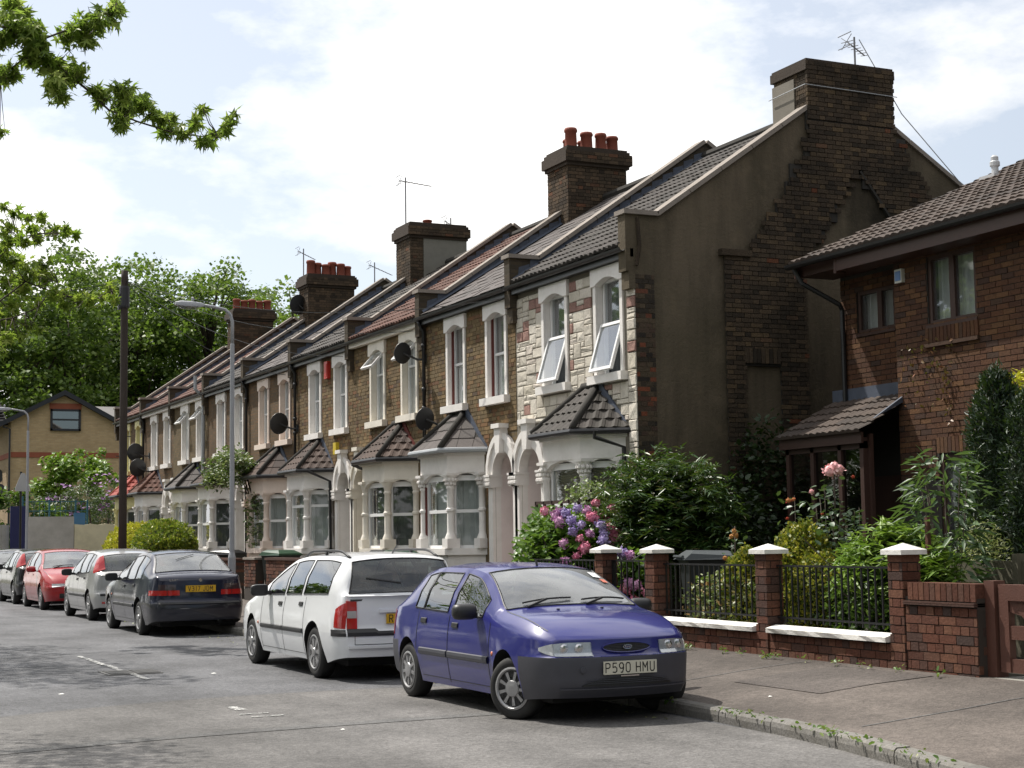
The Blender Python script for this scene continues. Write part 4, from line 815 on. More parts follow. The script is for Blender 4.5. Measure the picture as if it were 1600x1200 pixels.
def at(px, py, d):
    """point at distance d (along the view axis) seen in that direction; used only to choose coordinates"""
    return Vector((0, 0, 1.61))+(F_+R2*((px-800)/2523.5)+U2*((600-py)/2523.5))*d
def wobj(m, name, mat_, root, **kw): return m.obj(name, mat_, root, loc=tuple(-root.location) if root else None, **kw)
red = pieces('red_garden_brick', [(0, (.085, .034, .022)), (.35, (.125, .05, .032)), (.6, (.15, .07, .043)), (.8, (.09, .045, .033)), (1, (.055, .037, .032))], .9, .35, (.06, .04, .035), 2, .006)
M_mod = pieces('modern_house_brick', [(0, (.062, .029, .018)), (.22, (.1, .046, .024)), (.45, (.07, .034, .021)), (.7, (.132, .067, .032)), (.9, (.045, .029, .023)), (1, (.08, .039, .024))], .9, .35, (.05, .035, .03), 1.5, .006)
mort_r = plain('garden_wall_mortar', (.05, .04, .033), .95, .4, 3)
brownw = plain('dark_stained_wood', (.045, .02, .014), .6, .3, 6); fasc = plain('brown_fascia_paint', (.05, .022, .016), .5, .4, 5)
T_mod = pieces('modern_concrete_tile', [(0, (.075, .056, .047)), (.5, (.105, .08, .067)), (1, (.058, .047, .042))], .7, .35, (.05, .045, .035), 2, .006)
# ================================================================ MODERN HOUSE
MH = thing('brick_house', 'modern red brown brick house with a wide tiled eave and dark timber windows', 'house', (14.3, 15, .3))
XM, XRc, YE, YS = 14.3, 14.65, 19.6, 17.9
def modern():
    zt = 5.36
    m = MB(); hol = [(16.25, 17.21, 4.37, 5.31), (15.3, 17.1, 1.3, 2.62)]
    open_wall(m, 6, YS, .2, zt+.2, hol, XM, .14); open_wall(m, YS, YE, .2, zt+.2, [(18.35, 19.22, 4.5, 5.14)], XRc, .14)
    m.quad((XM, YS, .2), (XRc, YS, .2), (XRc, YS, zt+.2), (XM, YS, zt+.2)); m.quad((XRc, YE, .2), (24, YE, .2), (24, YE, 5.6), (XRc, YE, 5.6)); m.add([(XRc, YE, 5.5), (24, YE, 5.5), (19.2, YE, 7.6)], [(0, 1, 2)])
    m.quad((24, YE, .2), (24, 6, .2), (24, 6, 5.6), (24, YE, 5.6)); m.quad((XM, 6, .2), (24, 6, .2), (24, 6, 5.6), (XM, 6, 5.6)); m.add([(XM, 6, 5.5), (24, 6, 5.5), (19.2, 6, 7.6)], [(0, 1, 2)])
    wobj(m, 'wall', mort_dk, MH)
    def sp1(z):
        s = [(0, 4.4)]; # along -y from y=YS
        for (a, b, c, d) in hol:
            if c-.0 < z < d: 
                u0, u1 = YS-b, YS-a; s = [(p, min(q, u0)) for p, q in s if p < u0]+[(max(p, u1), q) for p, q in s if q > u1]
        if 4.13 < z < 4.35: u0, u1 = YS-17.24, YS-16.22; s = [(0, u0), (u1, 4.4)]
        if 2.62 < z < 2.85: u0, u1 = YS-17.15, YS-15.25; s = [(0, u0), (u1, 4.4)]
        return s
    lay(MH, (0, YS-15, -.3), (0, -1, 0), (-1, 0, 0), (2.3, zt), sp1, M_mod, bond='stretcher', single=300, seed=51, proud=.012, prio=lambda b: 0 if 3.0 < b[2] < 5.2 else 1)
    lay(MH, (XRc-14.3, YE-15, -.3), (0, -1, 0), (-1, 0, 0), (3.4, zt), lambda z: [(0, 1.7)] if not 4.5 < z < 5.14 else [(0, YE-19.22), (YE-18.35, 1.7)], M_mod, bond='stretcher', single=110, seed=52, proud=.012)
    # soldier sill and lintel
    for (y0, y1, z0, z1) in ((16.22, 17.24, 4.13, 4.33), (15.25, 17.15, 2.64, 2.85)):
        y = y0
        while y < y1-.03: wobj(MB().box(XM-.03, y, z0, XM, y+.062, z1), 'brick', M_mod, MH); y += .075
    wobj(MB().box(XM-.06, 16.2, 4.07, XM, 17.26, 4.12), 'sill', M_mod, MH)
    def win(y0, y1, z0, z1, x, mull):
        f = MB(); t = .06; f.box(x+.02, y0, z0, x+.1, y0+t, z1).box(x+.02, y1-t, z0, x+.1, y1, z1).box(x+.02, y0+t, z0, x+.1, y1-t, z0+t).box(x+.02, y0+t, z1-t, x+.1, y1-t, z1)
        for q in mull: f.box(x+.02, q-.05, z0+t, x+.1, q+.05, z1-t)
        f.box(x-.03, y0-.02, z0-.04, x+.1, y1+.02, z0)
        o = wobj(f, 'window', brownw, MH); off = tuple(-MH.location)
        e = [y0+t]+[v for q in mull for v in (q-.05, q+.05)]+[y1-t]
        for a, b in zip(e[::2], e[1::2]): MB().quad((x+.06, a, z0+t), (x+.06, b, z0+t), (x+.06, b, z1-t), (x+.06, a, z1-t)).obj('pane', glass, o)
        MB().grid([[(x+.2+.03*sin(i*1.9)+.015*sin(i*5), y0+(y1-y0)*i/40, z) for i in range(41)] for z in (z0, z1)]).obj('curtain', net, o)
    win(16.25, 17.21, 4.37, 5.31, XM, (16.74,)); win(18.35, 19.22, 4.5, 5.14, XRc, (18.72,)); win(15.3, 17.1, 1.3, 2.62, XM, (16.2,))
    # roof
    ze, xe = 5.6, 13.93; sl = .424; yr = 19.82
    rf = MB(); rf.add([(xe, 6, ze), (xe, yr, ze), (19.2, yr, ze+(19.2-xe)*sl), (19.2, 6, ze+(19.2-xe)*sl), (24.5, yr, ze-.1), (24.5, 6, ze-.1)], [(0, 3, 2, 1), (2, 3, 5, 4)])
    rf.tube([(19.2, 6, ze+(19.2-xe)*sl+.08), (19.2, yr, ze+(19.2-xe)*sl+.08)], .12, 8); R_o = wobj(rf, 'roof', mort_dk, MH)
    w = MB(); w.box(xe-.02, 6, ze-.27, xe+.03, 18.75, ze-.03); w.box(xe+.1, 18.75, ze-.2, xe+.15, yr, ze-.03); w.box(xe-.024, 18.7, ze-.3, xe+.154, 18.757, ze-.032); wobj(w, 'fascia', fasc, MH)
    wobj(MB().box(xe+.03, 6, ze-.27, XM, 18.7, ze-.24).box(xe+.15, 18.75, ze-.2, XRc, yr-.05, ze-.17), 'soffit', fasc, MH)
    bb = MB(); bb.prism([(xe+.03, ze-.22), (19.2, ze-.22+(19.2-xe)*sl), (19.2, ze-.02+(19.2-xe)*sl), (xe+.03, ze-.02)], lambda u, v, d: (u, d, v), yr-.05, yr-.02); wobj(bb, 'barge_board', fasc, MH)
    g = MB(); g.grid([[(xe-.08+.06*cos(a), y, ze-.03-.07*sin(a)) for a in [pi*i/6 for i in range(7)]] for y in (6, yr)]); g.tube([(xe-.02, yr-.08, ze-.08), (xe+.1, yr-.12, ze-.3), (XRc-.12, YE-.12, ze-.62), (XRc-.06, YE-.1, ze-.7), (XRc-.06, YE-.1, 3.5)], .036, 8); wobj(g, 'gutter', black, MH)
    # tiles
    ang = math.atan(sl); ux, uz = cos(ang), sin(ang); wd, gg = .3, .325; ts = []; m = MB()
    prof = [(0, .01), (.1, .024), (.26, .027), (.4, .007), (.5, .002), (.6, .014), (.76, .027), (.9, .021), (1, .0)]
    P = [[(wd*.99*p, gg*1.1*j, h+(.03 if j == 0 else .002)) for p, h in prof] for j in (0, 1)]; m.grid(P); m.add(P[0]+[(0, 0, 0), (wd*.99, 0, 0)], [tuple([9]+list(range(9))+[10])])
    me = m.mesh('tile', T_mod, False); r = random.Random(8); J = MB()
    for i in range(17):
        for j in range(26):
            y = yr-.0-(j+1)*wd; s = i*gg-.05
            M4 = Matrix(((0, ux, -uz, xe+ux*s), (1, 0, 0, y), (0, uz, ux, ze+uz*s+.01+r.uniform(-.004, .004)), (0, 0, 0, 1)))
            if j < 17: 
                o = bpy.data.objects.new('tile', me); C.objects.link(o); o.parent = MH; o.matrix_local = Matrix.Translation(-Vector(MH.location)) @ M4
            else: J.add([tuple(M4 @ Vector(p)) for p in m.v], m.f)
    wobj(J, 'roof_covering', T_mod, MH, kind='stuff')
    v = MB().lathe([(.055, 7.0), (.055, 7.3), (.08, 7.32), (.08, 7.38), (.06, 7.4), (.06, 7.46), (.03, 7.49)], 12, (17.55, 19.4, 0)).box(17.35, 19.2, 7.1, 17.75, 19.55, 7.15); wobj(v, 'flue', plain('pale_grey_metal', (.55, .56, .58), .4, .2), MH, smooth=False)
    # porch
    xe2 = 13.6; z0 = 2.98; sl2 = .52; a2 = math.atan(sl2); y0, y1 = 17.86, 19.85; ux, uz = cos(a2), sin(a2)
    o = wobj(MB().add([(xe2, y0, z0), (xe2, y1, z0), (XRc, y1, z0+(XRc-xe2)*sl2), (XRc, y0, z0+(XRc-xe2)*sl2)], [(0, 3, 2, 1)]).box(xe2+.02, y0+.02, z0-.16, xe2+.06, y1-.02, z0-.01), 'porch', brownw, MH)
    pm = MB(); Pq = [[(wd*.99*p, gg*1.1*j*.8, h+(.03 if j == 0 else .002)) for p, h in prof] for j in (0, 1)]; pm.grid(Pq); pm.add(Pq[0]+[(0, 0, 0), (wd*.99, 0, 0)], [tuple([9]+list(range(9))+[10])]); pme = pm.mesh('tile', T_mod)
    for i in range(5):
        for j in range(7):
            y = y0-.04+j*.29; s = i*gg*.75-.05
            t_ = bpy.data.objects.new('tile', pme); C.objects.link(t_); t_.parent = o; t_.matrix_local = Matrix(((0, ux, -uz, xe2+ux*s), (.97, 0, 0, y), (0, uz, ux, z0+uz*s+.01), (0, 0, 0, 1)))
    lf = MB().prism([(xe2+.2, z0+.1+.08), (XRc, z0+(XRc-xe2)*sl2+.02), (XRc, z0+(XRc-xe2)*sl2+.16)], lambda u, v, d: (u, d, v), y0-.06, y0-.02); lf.obj('flashing', lead, o); MB().box(XRc-.03, y0, 3.5, XRc-.01, y1, 3.72).obj('flashing', lead, o)
    p = MB()
    for y in (17.95, 18.45, 19.1, 19.7): p.box(13.7, y, .3, 13.78, y+.08, 2.9)
    for z in (.35, 1.1, 2.75): p.box(13.7, 17.95, z, 13.78, 19.78, z+.1)
    for x in (13.78, XRc-.1): p.box(x, 17.9, .3, x+.06, 17.96, 2.95)
    p.box(13.78, 17.9, 1.1, XRc, 17.95, 1.18); p.obj('porch_frame', brownw, o); MB().quad((13.74, 17.98, 1.2), (13.74, 19.7, 1.2), (13.74, 19.7, 2.75), (13.74, 17.98, 2.75)).obj('pane', glassmat('porch_glass', (.35, .35, .35), 1.0), o)
    MB().box(XRc-.04, 18.3, .4, XRc, 19.1, 2.4).obj('front_door', brownw, o)
    # alarm
    wobj(MB().box(XM-.07, 17.66, 5.03, XM, 17.81, 5.22).box(XM-.08, 17.68, 5.06, XM-.07, 17.79, 5.19, 1), 'alarm_box', [plain('alarm_cream', (.55, .55, .5), .4, .2), plain('alarm_blue', (.1, .2, .42), .4, .1)], MH)
modern()
leaves('wall_creeper', [tuple(Vector((XM-.06, 17.75-i*.012+RNG.gauss(0, .05), 3.2+.9*abs(sin(i*.13))+RNG.gauss(0, .06)))) for i in range(90)]+[(XM-.06, 16.9-RNG.random()*.15+RNG.gauss(0, .03), 3.0+RNG.random()*.75) for i in range(45)], .06, 'oval', leafmat('russet_leaf', [(0, (.2, .08, .03)), (.6, (.12, .1, .04)), (1, (.3, .13, .07))], .15), up=.1, label='sparse russet creeper clinging to the modern brick wall', cat='climbing plant')
# ================================================================ GARDEN WALL, PIERS, RAILINGS, GATES
FX = 9.9
GW = thing('garden_wall', 'low red brick garden wall with white copings and two tall red piers holding black railings', 'wall', (FX, 12.3, .3))
wobj(MB().box(FX+.012, 12.6, .2, FX+.2, 17.1, .54), 'wall_core', mort_r, GW)
lay(GW, (0, 17.12-12.3, -.3), (0, -1, 0), (-1, 0, 0), (.22, .55), lambda z: [(0, 17.12-14.93), (17.12-14.71, 17.12-12.64)], red, course=.08, Lb=.235, bond='english', proud=.0, depth=.06, single=300, seed=61)
wh = plain('white_gloss_coping', (.78, .765, .73), .65, .7, 4, bmp=.006, bscale=30, dirtcol=(.5, .47, .42))
for (a, b) in ((14.95, 17.09), (12.66, 14.69)):
    n = 14; P = [[(FX-.055+RNG.uniform(-.006, .006), a+(b-a)*i/n, .552) for i in range(n+1)], [(FX-.06+RNG.uniform(-.006, .006), a+(b-a)*i/n, .6) for i in range(n+1)], [(FX+.08, a+(b-a)*i/n, .635) for i in range(n+1)], [(FX+.26, a+(b-a)*i/n, .61) for i in range(n+1)], [(FX+.26, a+(b-a)*i/n, .552) for i in range(n+1)]]
    m = MB().grid(P); m.add([p[0] for p in P], [(0, 1, 2, 3, 4)]); m.add([p[-1] for p in P], [(4, 3, 2, 1, 0)]); wobj(m, 'coping', wh, GW)
def pier(y, parent, base, zt=1.39, w=.22, single=80, sd=1):
    """square brick pier with a white pyramid cap, near corner at (FX, y)"""
    x = FX-.012; rt = parent; off = Vector(parent.location)
    o = MB().box(x+.012, y+.012, .2, x+w-.012, y+w-.012, zt).obj('pier', mort_r, parent, loc=tuple(-off))
    lay(o, (x, y+w, 0), (0, -1, 0), (-1, 0, 0), (base, zt-.01), lambda z: [(0, w)], red, course=.0845, Lb=.235, bond='flemish', proud=0, depth=.05, single=single, seed=sd)
    lay(o, (x, y, 0), (1, 0, 0), (0, -1, 0), (base, zt-.01), lambda z: [(0, w)], red, course=.0845, Lb=.235, bond='flemish', proud=0, depth=.05, single=single, seed=sd+1)
    e = .045; a, b, c, d = x-e, x+w+e, y-e, y+w+e
    MB().add([(a, c, zt), (b, c, zt), (b, d, zt), (a, d, zt), (a, c, zt+.045), (b, c, zt+.045), (b, d, zt+.045), (a, d, zt+.045), ((a+b)/2, (c+d)/2, zt+.11)], [(0, 3, 2, 1), (0, 1, 5, 4), (1, 2, 6, 5), (2, 3, 7, 6), (3, 0, 4, 7), (4, 5, 8), (5, 6, 8), (6, 7, 8), (7, 4, 8)]).obj('pier_cap', wh, o)
    return o
pier(14.71, GW, .3, sd=71); pier(12.42, GW, .3, sd=73)
GP = thing('gate_pier', 'white capped brick gate pier at the right side of the iron garden gate', 'gate pier', (FX, 16.88, .25), group='pair of gate piers'); pier(17.12, GP, .28, sd=75)
GP2 = thing('gate_pier', 'white capped brick gate pier between the hydrangeas and the iron garden gate', 'gate pier', (FX, 18.15, .25), group='pair of gate piers'); pier(18.43, GP2, .28, sd=77)
iron = plain('black_iron', (.012, .012, .013), .4, .2)
def railing(y0, y1, zb, zt, lab, cat='railing', n=None, gate=False):
    t = thing('garden_gate' if gate else 'railing', lab, cat, (FX+.13, y0, zb)); n = n or int((y1-y0)/.105)
    m = MB(); m.box(-.012, 0, zt-zb-.02, .012, y1-y0, zt-zb); m.box(-.012, 0, .04, .012, y1-y0, .06)
    if gate: m.box(-.015, 0, 0, .015, .03, zt-zb); m.box(-.015, y1-y0-.03, 0, .015, y1-y0, zt-zb); m.tube([(0, .02, zt-zb+.17), (0, (y1-y0)*.5, zt-zb+.0)], .01, 5)
    m.obj('rail', iron, t); b = MB().box(-.008, -.008, 0, .008, .008, zt-zb+.0).mesh('bar', iron)
    for i in range(n): link('bar', b, t, (0, (i+.5)*(y1-y0)/n, 0))
    return t
railing(14.94, 17.12, .66, 1.27, 'black iron railing above the left white coping'); railing(12.64, 14.71, .66, 1.27, 'black iron railing above the right white coping, in front of the golden conifer')
railing(17.35, 18.42, .38, 1.3, 'black iron garden gate between two white capped brick piers', 'gate', 7, True)
railing(18.66, 20.9, .62, 1.3, 'black iron railing in front of the hydrangeas behind the blue car')
BW = thing('brick_wall', 'higher red brick wall with soldier brick top beside the wooden gate', 'wall', (FX, 11.44, .3))
wobj(MB().box(FX+.012, 11.42, .2, FX+.2, 12.42, 1.0).box(FX+.012, 18.5, .2, FX+.2, 21.0, .55), 'wall_core', mort_r, BW)
lay(BW, (0, 12.41-11.44, -.3), (0, -1, 0), (-1, 0, 0), (.24, .91), lambda z: [(0, .99)], red, course=.0845, Lb=.235, bond='english', proud=0, depth=.06, single=200, seed=81)
lay(BW, (0, 11.42-11.44, -.3), (1, 0, 0), (0, -1, 0), (.24, .91), lambda z: [(0, .21)], red, course=.0845, Lb=.235, bond='english', proud=0, depth=.06, single=60, seed=83)
m = MB()
for q in (0, .018): m.box(FX-.03, 11.42, .925+q, FX+.23, 12.41, .94+q)
wobj(m, 'tile_creasing', red, BW)
for i in range(12): wobj(MB().box(FX, 11.43+i*.079, .97, FX+.21, 11.43+i*.079+.068, 1.13), 'brick', red, BW)
lay(BW, (0, 20.9-11.44, -.3), (0, -1, 0), (-1, 0, 0), (.24, .6), lambda z: [(0, 2.38)], red, course=.0845, Lb=.235, bond='english', proud=0, depth=.06, single=0, seed=85)
WG = thing('wooden_gate', 'red brown wooden driveway gate with diagonal brace beside the brick wall', 'gate', (FX+.1, 10.4, .33)); gw = plain('gate_wood_stain', (.1, .04, .027), .6, .4, 5, bmp=.003)
g_ = MB(); 
for nm, b in (('post', (-.0, .9, -.05, .13, 1.03, .83)), ('stile', (.02, .75, .03, .09, .87, .8)), ('top_rail', (.0, -1.8, .66, .11, .75, .8)), ('middle_rail', (.03, -1.8, .32, .09, .75, .44)), ('bottom_rail', (.03, -1.8, .03, .09, .75, .15))): MB().box(*b).obj(nm, gw, WG)
MB().prism([(.75, .56), (.75, .66), (.45, .66), (-.2, .44), (-.05, .40)], lambda u, v, d: (d, u, v), .035, .085).obj('brace', gw, WG); MB().prism([(.6, .66), (.68, .6), (.15, .15), (.0, .15)], lambda u, v, d: (d, u, v), .03, .09).obj('brace', gw, WG)
BF = thing('board_fence', 'weathered low board fence round the bed behind the brick wall', 'fence', (11.45, 12.4, .35)); bfm = plain('weathered_board', (.12, .11, .075), .9, .5, 3, bmp=.005, bscale=25)
for j, (y0, y1) in enumerate(((-2.5, -1.2), (-1.16, .15), (.2, 1.6))):
    for i in range(4): MB().box(RNG.uniform(0, .015), y0, .02+i*.235, .045, y1, .245+i*.235).obj('board', bfm, BF)
for y in (-1.18, .175, 1.62): MB().box(-.04, y-.04, 0, .05, y+.04, 1.02).obj('post', bfm, BF)
# terrace front walls, bins
def fwall(y0, y1, lab, zt=1.2, sd=1, piers=True):
    t = thing('front_wall', lab, 'wall', (FX, y0, .3)); wobj(MB().box(FX+.01, y0, .2, FX+.2, y1, zt), 'wall_core', mort_r, t)
    lay(t, (0, y1-y0, -.3), (0, -1, 0), (-1, 0, 0), (.6, zt-.02), lambda z: [(0, y1-y0)], red, bond='flemish', proud=0, depth=.04, single=0, seed=sd)
    lay(t, (0, 0, -.3), (1, 0, 0), (0, -1, 0), (.6, zt-.02), lambda z: [(0, .2)], red, bond='flemish', proud=0, depth=.04, single=0, seed=sd)
    wobj(MB().box(FX-.03, y0-.02, zt, FX+.24, y1+.02, zt+.05), 'coping', coping if sd % 2 else red, t)
fwall(24.9, 29.2, 'front garden wall of the slate roofed house behind the roof of the white estate car', 1.16, 91); fwall(30.4, 33.6, 'front garden wall behind the white estate car, right of the green lidded bin', 1.2, 92)
fwall(34.4, 35.3, 'short brick wall left of the green lidded bin', 1.2, 93); fwall(36.0, 39.2, 'front garden wall between the grey lamp post and the short brick wall', 1.17, 94); fwall(51.3, 55, 'far front garden wall beyond the yellow hedge', 1.2, 95)
fwall(21.9, 24.2, 'front garden wall of the stone clad house behind the blue car', 1.1, 96)
def bin_(x, y, lab, rz, lid, tilt=0, body=None):
    t = thing('wheelie_bin', lab, 'wheelie bin', (x, y, .33), rz); bd = plain('dark_bin_plastic', (.02, .024, .022), .5, .2)
    m = MB(); P = []
    for z, a, b in ((.08, .2, .24), (.5, .24, .29), (.9, .265, .33), (.96, .285, .35)): P.append([(-a, -b, z), (a, -b, z), (a, b, z), (-a, b, z), (-a, -b, z)])
    m.grid(P); m.obj('body', body or bd, t)
    l = MB(); l.add([(-.31, -.38, .96), (.31, -.38, .96), (.31, .4, .96), (-.31, .4, .96), (-.29, -.36, 1.0), (.29, -.36, 1.0), (.29, .3, 1.04), (-.29, .3, 1.04), (-.2, -.2, 1.07), (.2, -.2, 1.07), (.2, .25, 1.08), (-.2, .25, 1.08)], [(0, 1, 5, 4), (1, 2, 6, 5), (2, 3, 7, 6), (3, 0, 4, 7), (4, 5, 9, 8), (5, 6, 10, 9), (6, 7, 11, 10), (7, 4, 8, 11), (8, 9, 10, 11)])
    l.tube([(-.25, .4, 1.0), (.25, .4, 1.0)], .02, 6); l.obj('lid', lid, t)
    for s in (-1, 1): MB().lathe([(.02, -.02), (.1, -.02), (.1, .02), (.02, .02)], 12, (s*.24, .3, .1), 'x').obj('wheel', bd, t)
gl_ = plain('green_lid', (.02, .06, .03), .35, .2); bl_ = plain('black_lid', (.02, .02, .022), .3, .2); grl = plain('grey_lid', (.075, .085, .09), .35, .2)
bin_(10.35, 34.0, 'black wheelie bin with a dark green lid left of the white estate car', .3, gl_); bin_(10.5, 27.2, 'green lidded wheelie bin in front of the slate roofed bay', 1.3, gl_); bin_(10.5, 28.0, 'black lidded wheelie bin left of the green lidded one by the slate roofed bay', 1.2, bl_); bin_(10.4, 38.6, 'black lidded bin just left of the grey lamp post', .6, bl_)
bin_(11.1, 17.8, 'grey lidded wheelie bin in the garden among the roses', 1.25, grl, body=plain('grey_bin', (.018, .022, .024), .5, .2))
# trellis
TR = thing('trellis', 'dark wooden trellis between the white bay and the hydrangeas', 'trellis', (11.15, 21.5, .33))
m = MB(); m.box(0, -.3, 1.78, .04, 1.5, 1.83); m.box(0, -.3, 1.5, .04, 1.5, 1.54)
for i in range(7): m.box(0, -.28+i*.29, 0 if i % 3 == 0 else 1.4, .04, -.24+i*.29, 1.83)
m.obj('lattice', brownw, TR)
# ================================================================ STREET FURNITURE
grey = plain('grey_column_paint', (.36, .37, .40), .5, .3, 2)
def lamp(x, y, lab):
    t = thing('street_lamp', lab, 'street lamp', (x, y, .15), 0, 'grey street lamps')
    MB().lathe([(.075, -.02), (.075, 1.15), (.05, 1.25), (.042, 5.25), (.036, 5.27)], 14).obj('column', grey, t, smooth=False)
    a = [(0, 0, 5.2), (0, 0, 5.7), (-.04, 0, 5.84), (-.14, 0, 5.93), (-.35, 0, 5.97), (-.6, 0, 6.0)]; MB().tube(a, [.034, .032, .03, .03, .028, .028], 10).obj('arm', grey, t, smooth=True)
    m = MB(); P = []
    for s, w, h0, h1 in ((-.55, .03, 5.98, 6.02), (-.62, .07, 5.96, 6.04), (-.82, .1, 5.95, 6.06), (-1.02, .09, 5.96, 6.06), (-1.12, .04, 5.98, 6.04)):
        P.append([(s, -w, h0), (s, -w, (h0+h1)/2+.02), (s, -w*.5, h1), (s, w*.5, h1), (s, w, (h0+h1)/2+.02), (s, w, h0), (s, -w, h0)])
    m.grid(P); m.add(P[-1][:6], [tuple(range(6))]); m.obj('lamp_head', grey, t, smooth=True)
    b = MB(); b.grid([[(s, w*cos(q), 5.965-.06*k*sin(q)) for q in [pi*i/8 for i in range(9)]] for s, w, k in ((-.66, .04, .3), (-.72, .07, 1), (-.88, .085, 1.1), (-1.02, .07, .9), (-1.08, .03, .3))]); b.obj('lamp_bowl', glassmat('lamp_bowl', (.7, .7, .68), 1.5, .1), t, smooth=True)
    MB().lathe([(.03, 6.08), (.03, 6.13), (.01, 6.15)], 8, (-.78, 0, 0)).obj('photocell', grey, t)
lamp(8.3, 30.45, 'grey street lamp with curved arm standing behind the white estate car'); lamp(8.3, 56.3, 'distant grey street lamp beyond the dark wooden pole')
UP = thing('telegraph_pole', 'dark wooden telegraph pole rising behind the silver hatchback', 'telegraph pole', (8.3, 40.65, .15)); pw = plain('creosoted_wood', (.05, .038, .032), .9, .5, 3, bmp=.005)
MB().lathe([(.11, -.1), (.1, 3), (.09, 8.1), (.085, 8.3)], 14).obj('pole', pw, UP, smooth=True); MB().lathe([(.12, 7.35), (.13, 7.4), (.13, 7.85), (.12, 7.9)], 12).box(-.16, -.06, 7.3, -.1, .06, 7.7).obj('junction_box', plain('grey_black_box', (.03, .03, .035), .5, .2), UP)
for z in (2.6, 3.1, 3.6, 4.1, 4.6): MB().box(-.19 if int(z*2) % 2 else .1, -.012, z, -.1 if int(z*2) % 2 else .19, .012, z+.02).obj('step', iron, UP)
for i, (e, lab) in enumerate([((11.85, 29.9, 5.75), 'cable from the telegraph pole to the slate roofed house'), ((11.85, 34.2, 5.7), 'cable from the telegraph pole to the maroon edged bay house'), ((11.85, 25.6, 5.8), 'cable from the telegraph pole to the stone clad house'), ((11.85, 38.5, 5.7), 'cable from the telegraph pole to the house with the red alarm box'), ((-3, 33, 6.2), 'cable from the telegraph pole out over the road to the left')]):
    a = Vector((8.3, 40.65, 8.2)); e = Vector(e); MB().tube([tuple(a.lerp(e, k/12)-Vector((0, 0, .5*4*(k/12)*(1-k/12)))) for k in range(13)], .009, 4).obj('overhead_cable', iron, label=lab, cat='cable', group='overhead cables')
# ================================================================ FAR END OF THE STREET
W_far = wallbrick('far_yellow_brick', (.5, .36, .2), (.58, .43, .25), (.46, .37, .25), .25, 'X'); W_far2 = wallbrick('far_side_brick', (.4, .3, .19), (.45, .34, .22), (.36, .29, .2), .2, 'Y')
FB = thing('brick_building', 'yellow brick building with a red band and dark edged gable at the street end', 'building', (13.5, 80, 0))
m = MB(); m.prism([(11.0, 0), (11.0, 7.55), (13.46, 8.75), (16.2, 7.45), (16.2, 0)], lambda u, v, d: (u, d, v), 80, 80.2); wobj(m, 'gable_wall', W_far, FB)
wobj(MB().quad((11.0, 80.2, 0), (11.0, 100, 0), (11.0, 100, 7.5), (11.0, 80.2, 7.5)).quad((16.2, 80.2, 0), (16.2, 100, 0), (16.2, 100, 7.5), (16.2, 80.2, 7.5)), 'side_wall', W_far2, FB)
bandm = plain('red_band_brick', (.3, .09, .05), .85, .3); wobj(MB().box(11.0, 79.97, 5.75, 16.2, 80, 6.0).box(10.97, 80.2, 5.75, 11.0, 100, 6.0).box(12.78, 79.97, 8.1, 14.3, 80, 8.38), 'brick_band', bandm, FB)
dkw = plain('dark_frame', (.02, .022, .028), .5, .1)
bb = MB()
for (a, b) in (((10.3, 7.1), (13.46, 8.78)), ((13.46, 8.78), (16.4, 7.2))): bb.prism([a, b, (b[0], b[1]+.24), (a[0], a[1]+.24)], lambda u, v, d: (u, d, v), 79.7, 79.95)
wobj(bb, 'barge_board', dkw, FB); T_far = pieces('far_tile', [(0, (.16, .15, .15)), (1, (.2, .19, .185))], .8, .5, (.1, .1, .08), 1)
rr = MB(); rr.add([(10.3, 79.7, 7.3), (13.46, 79.7, 9.0), (13.46, 88, 9.0), (10.3, 88, 7.3), (16.4, 79.7, 7.42), (16.4, 88, 7.42)], [(0, 1, 2, 3), (1, 4, 5, 2)])
for i in range(9): z0, z1 = 7.35+i*.17, 7.35+(i+1)*.17; y0 = 80.6+i*.32; rr.box(4, y0, z0, 10.9, y0+.4, z0+.06).box(4, y0, z0, 10.9, y0+.4, z0+.02)
rr.add([(2, 80.4, 7.3), (10.95, 80.4, 7.3), (10.95, 83.6, 8.57), (2, 83.6, 8.57)], [(0, 1, 2, 3)]); rr.add([(15.0, 80.4, 7.5), (22, 80.4, 7.5), (22, 83.6, 8.57), (15.0, 83.6, 8.57)], [(0, 1, 2, 3)])
wobj(rr, 'roof', T_far, FB)
f = MB(); f.box(12.82, 79.9, 7.05, 12.92, 79.98, 8.1).box(14.16, 79.9, 7.05, 14.26, 79.98, 8.1).box(12.82, 79.9, 7.05, 14.26, 79.98, 7.15).box(12.82, 79.9, 8.0, 14.26, 79.98, 8.1).box(12.92, 79.9, 7.55, 14.16, 79.98, 7.63); fo = wobj(f, 'window', dkw, FB)
MB().box(12.92, 79.955, 7.15, 14.16, 79.975, 7.55).obj('pane', glassmat('mirror_glass', (.4, .45, .5), 4), fo); MB().box(12.92, 79.955, 7.63, 14.16, 79.975, 8.0).obj('pane', glassmat('mirror_glass'), fo); MB().box(12.92, 79.98, 7.15, 14.16, 79.99, 8.0).obj('blind', net, fo)
wobj(MB().tube([(10.6, 79.8, 7.2), (10.93, 79.9, 7.1), (10.93, 79.9, .3)], .05, 6), 'downpipe', dkw, FB)
dish('far dish on the side wall of the yellow brick building, the upper one', 10.7, 83, 4.95, .42, wall=11.0, face=(-.5, -.8, .2)); dish('far dish on the side wall of the yellow brick building, the lower one', 10.6, 81, 4.1, .42, wall=11.0, face=(-.5, -.8, .2))
wc = plain('grey_rendered_wall', (.52, .5, .47), .95, .6, .8, dirtcol=(.2, .19, .17)); wc2 = plain('cream_rendered_wall', (.75, .69, .49), .95, .5, .8, dirtcol=(.22, .2, .13))
MB().box(9.3, 64, -.1, 11.2, 64.2, 2.65).obj('boundary_wall', wc, label='stained grey rendered wall beneath the teal fence at the street end', cat='wall')
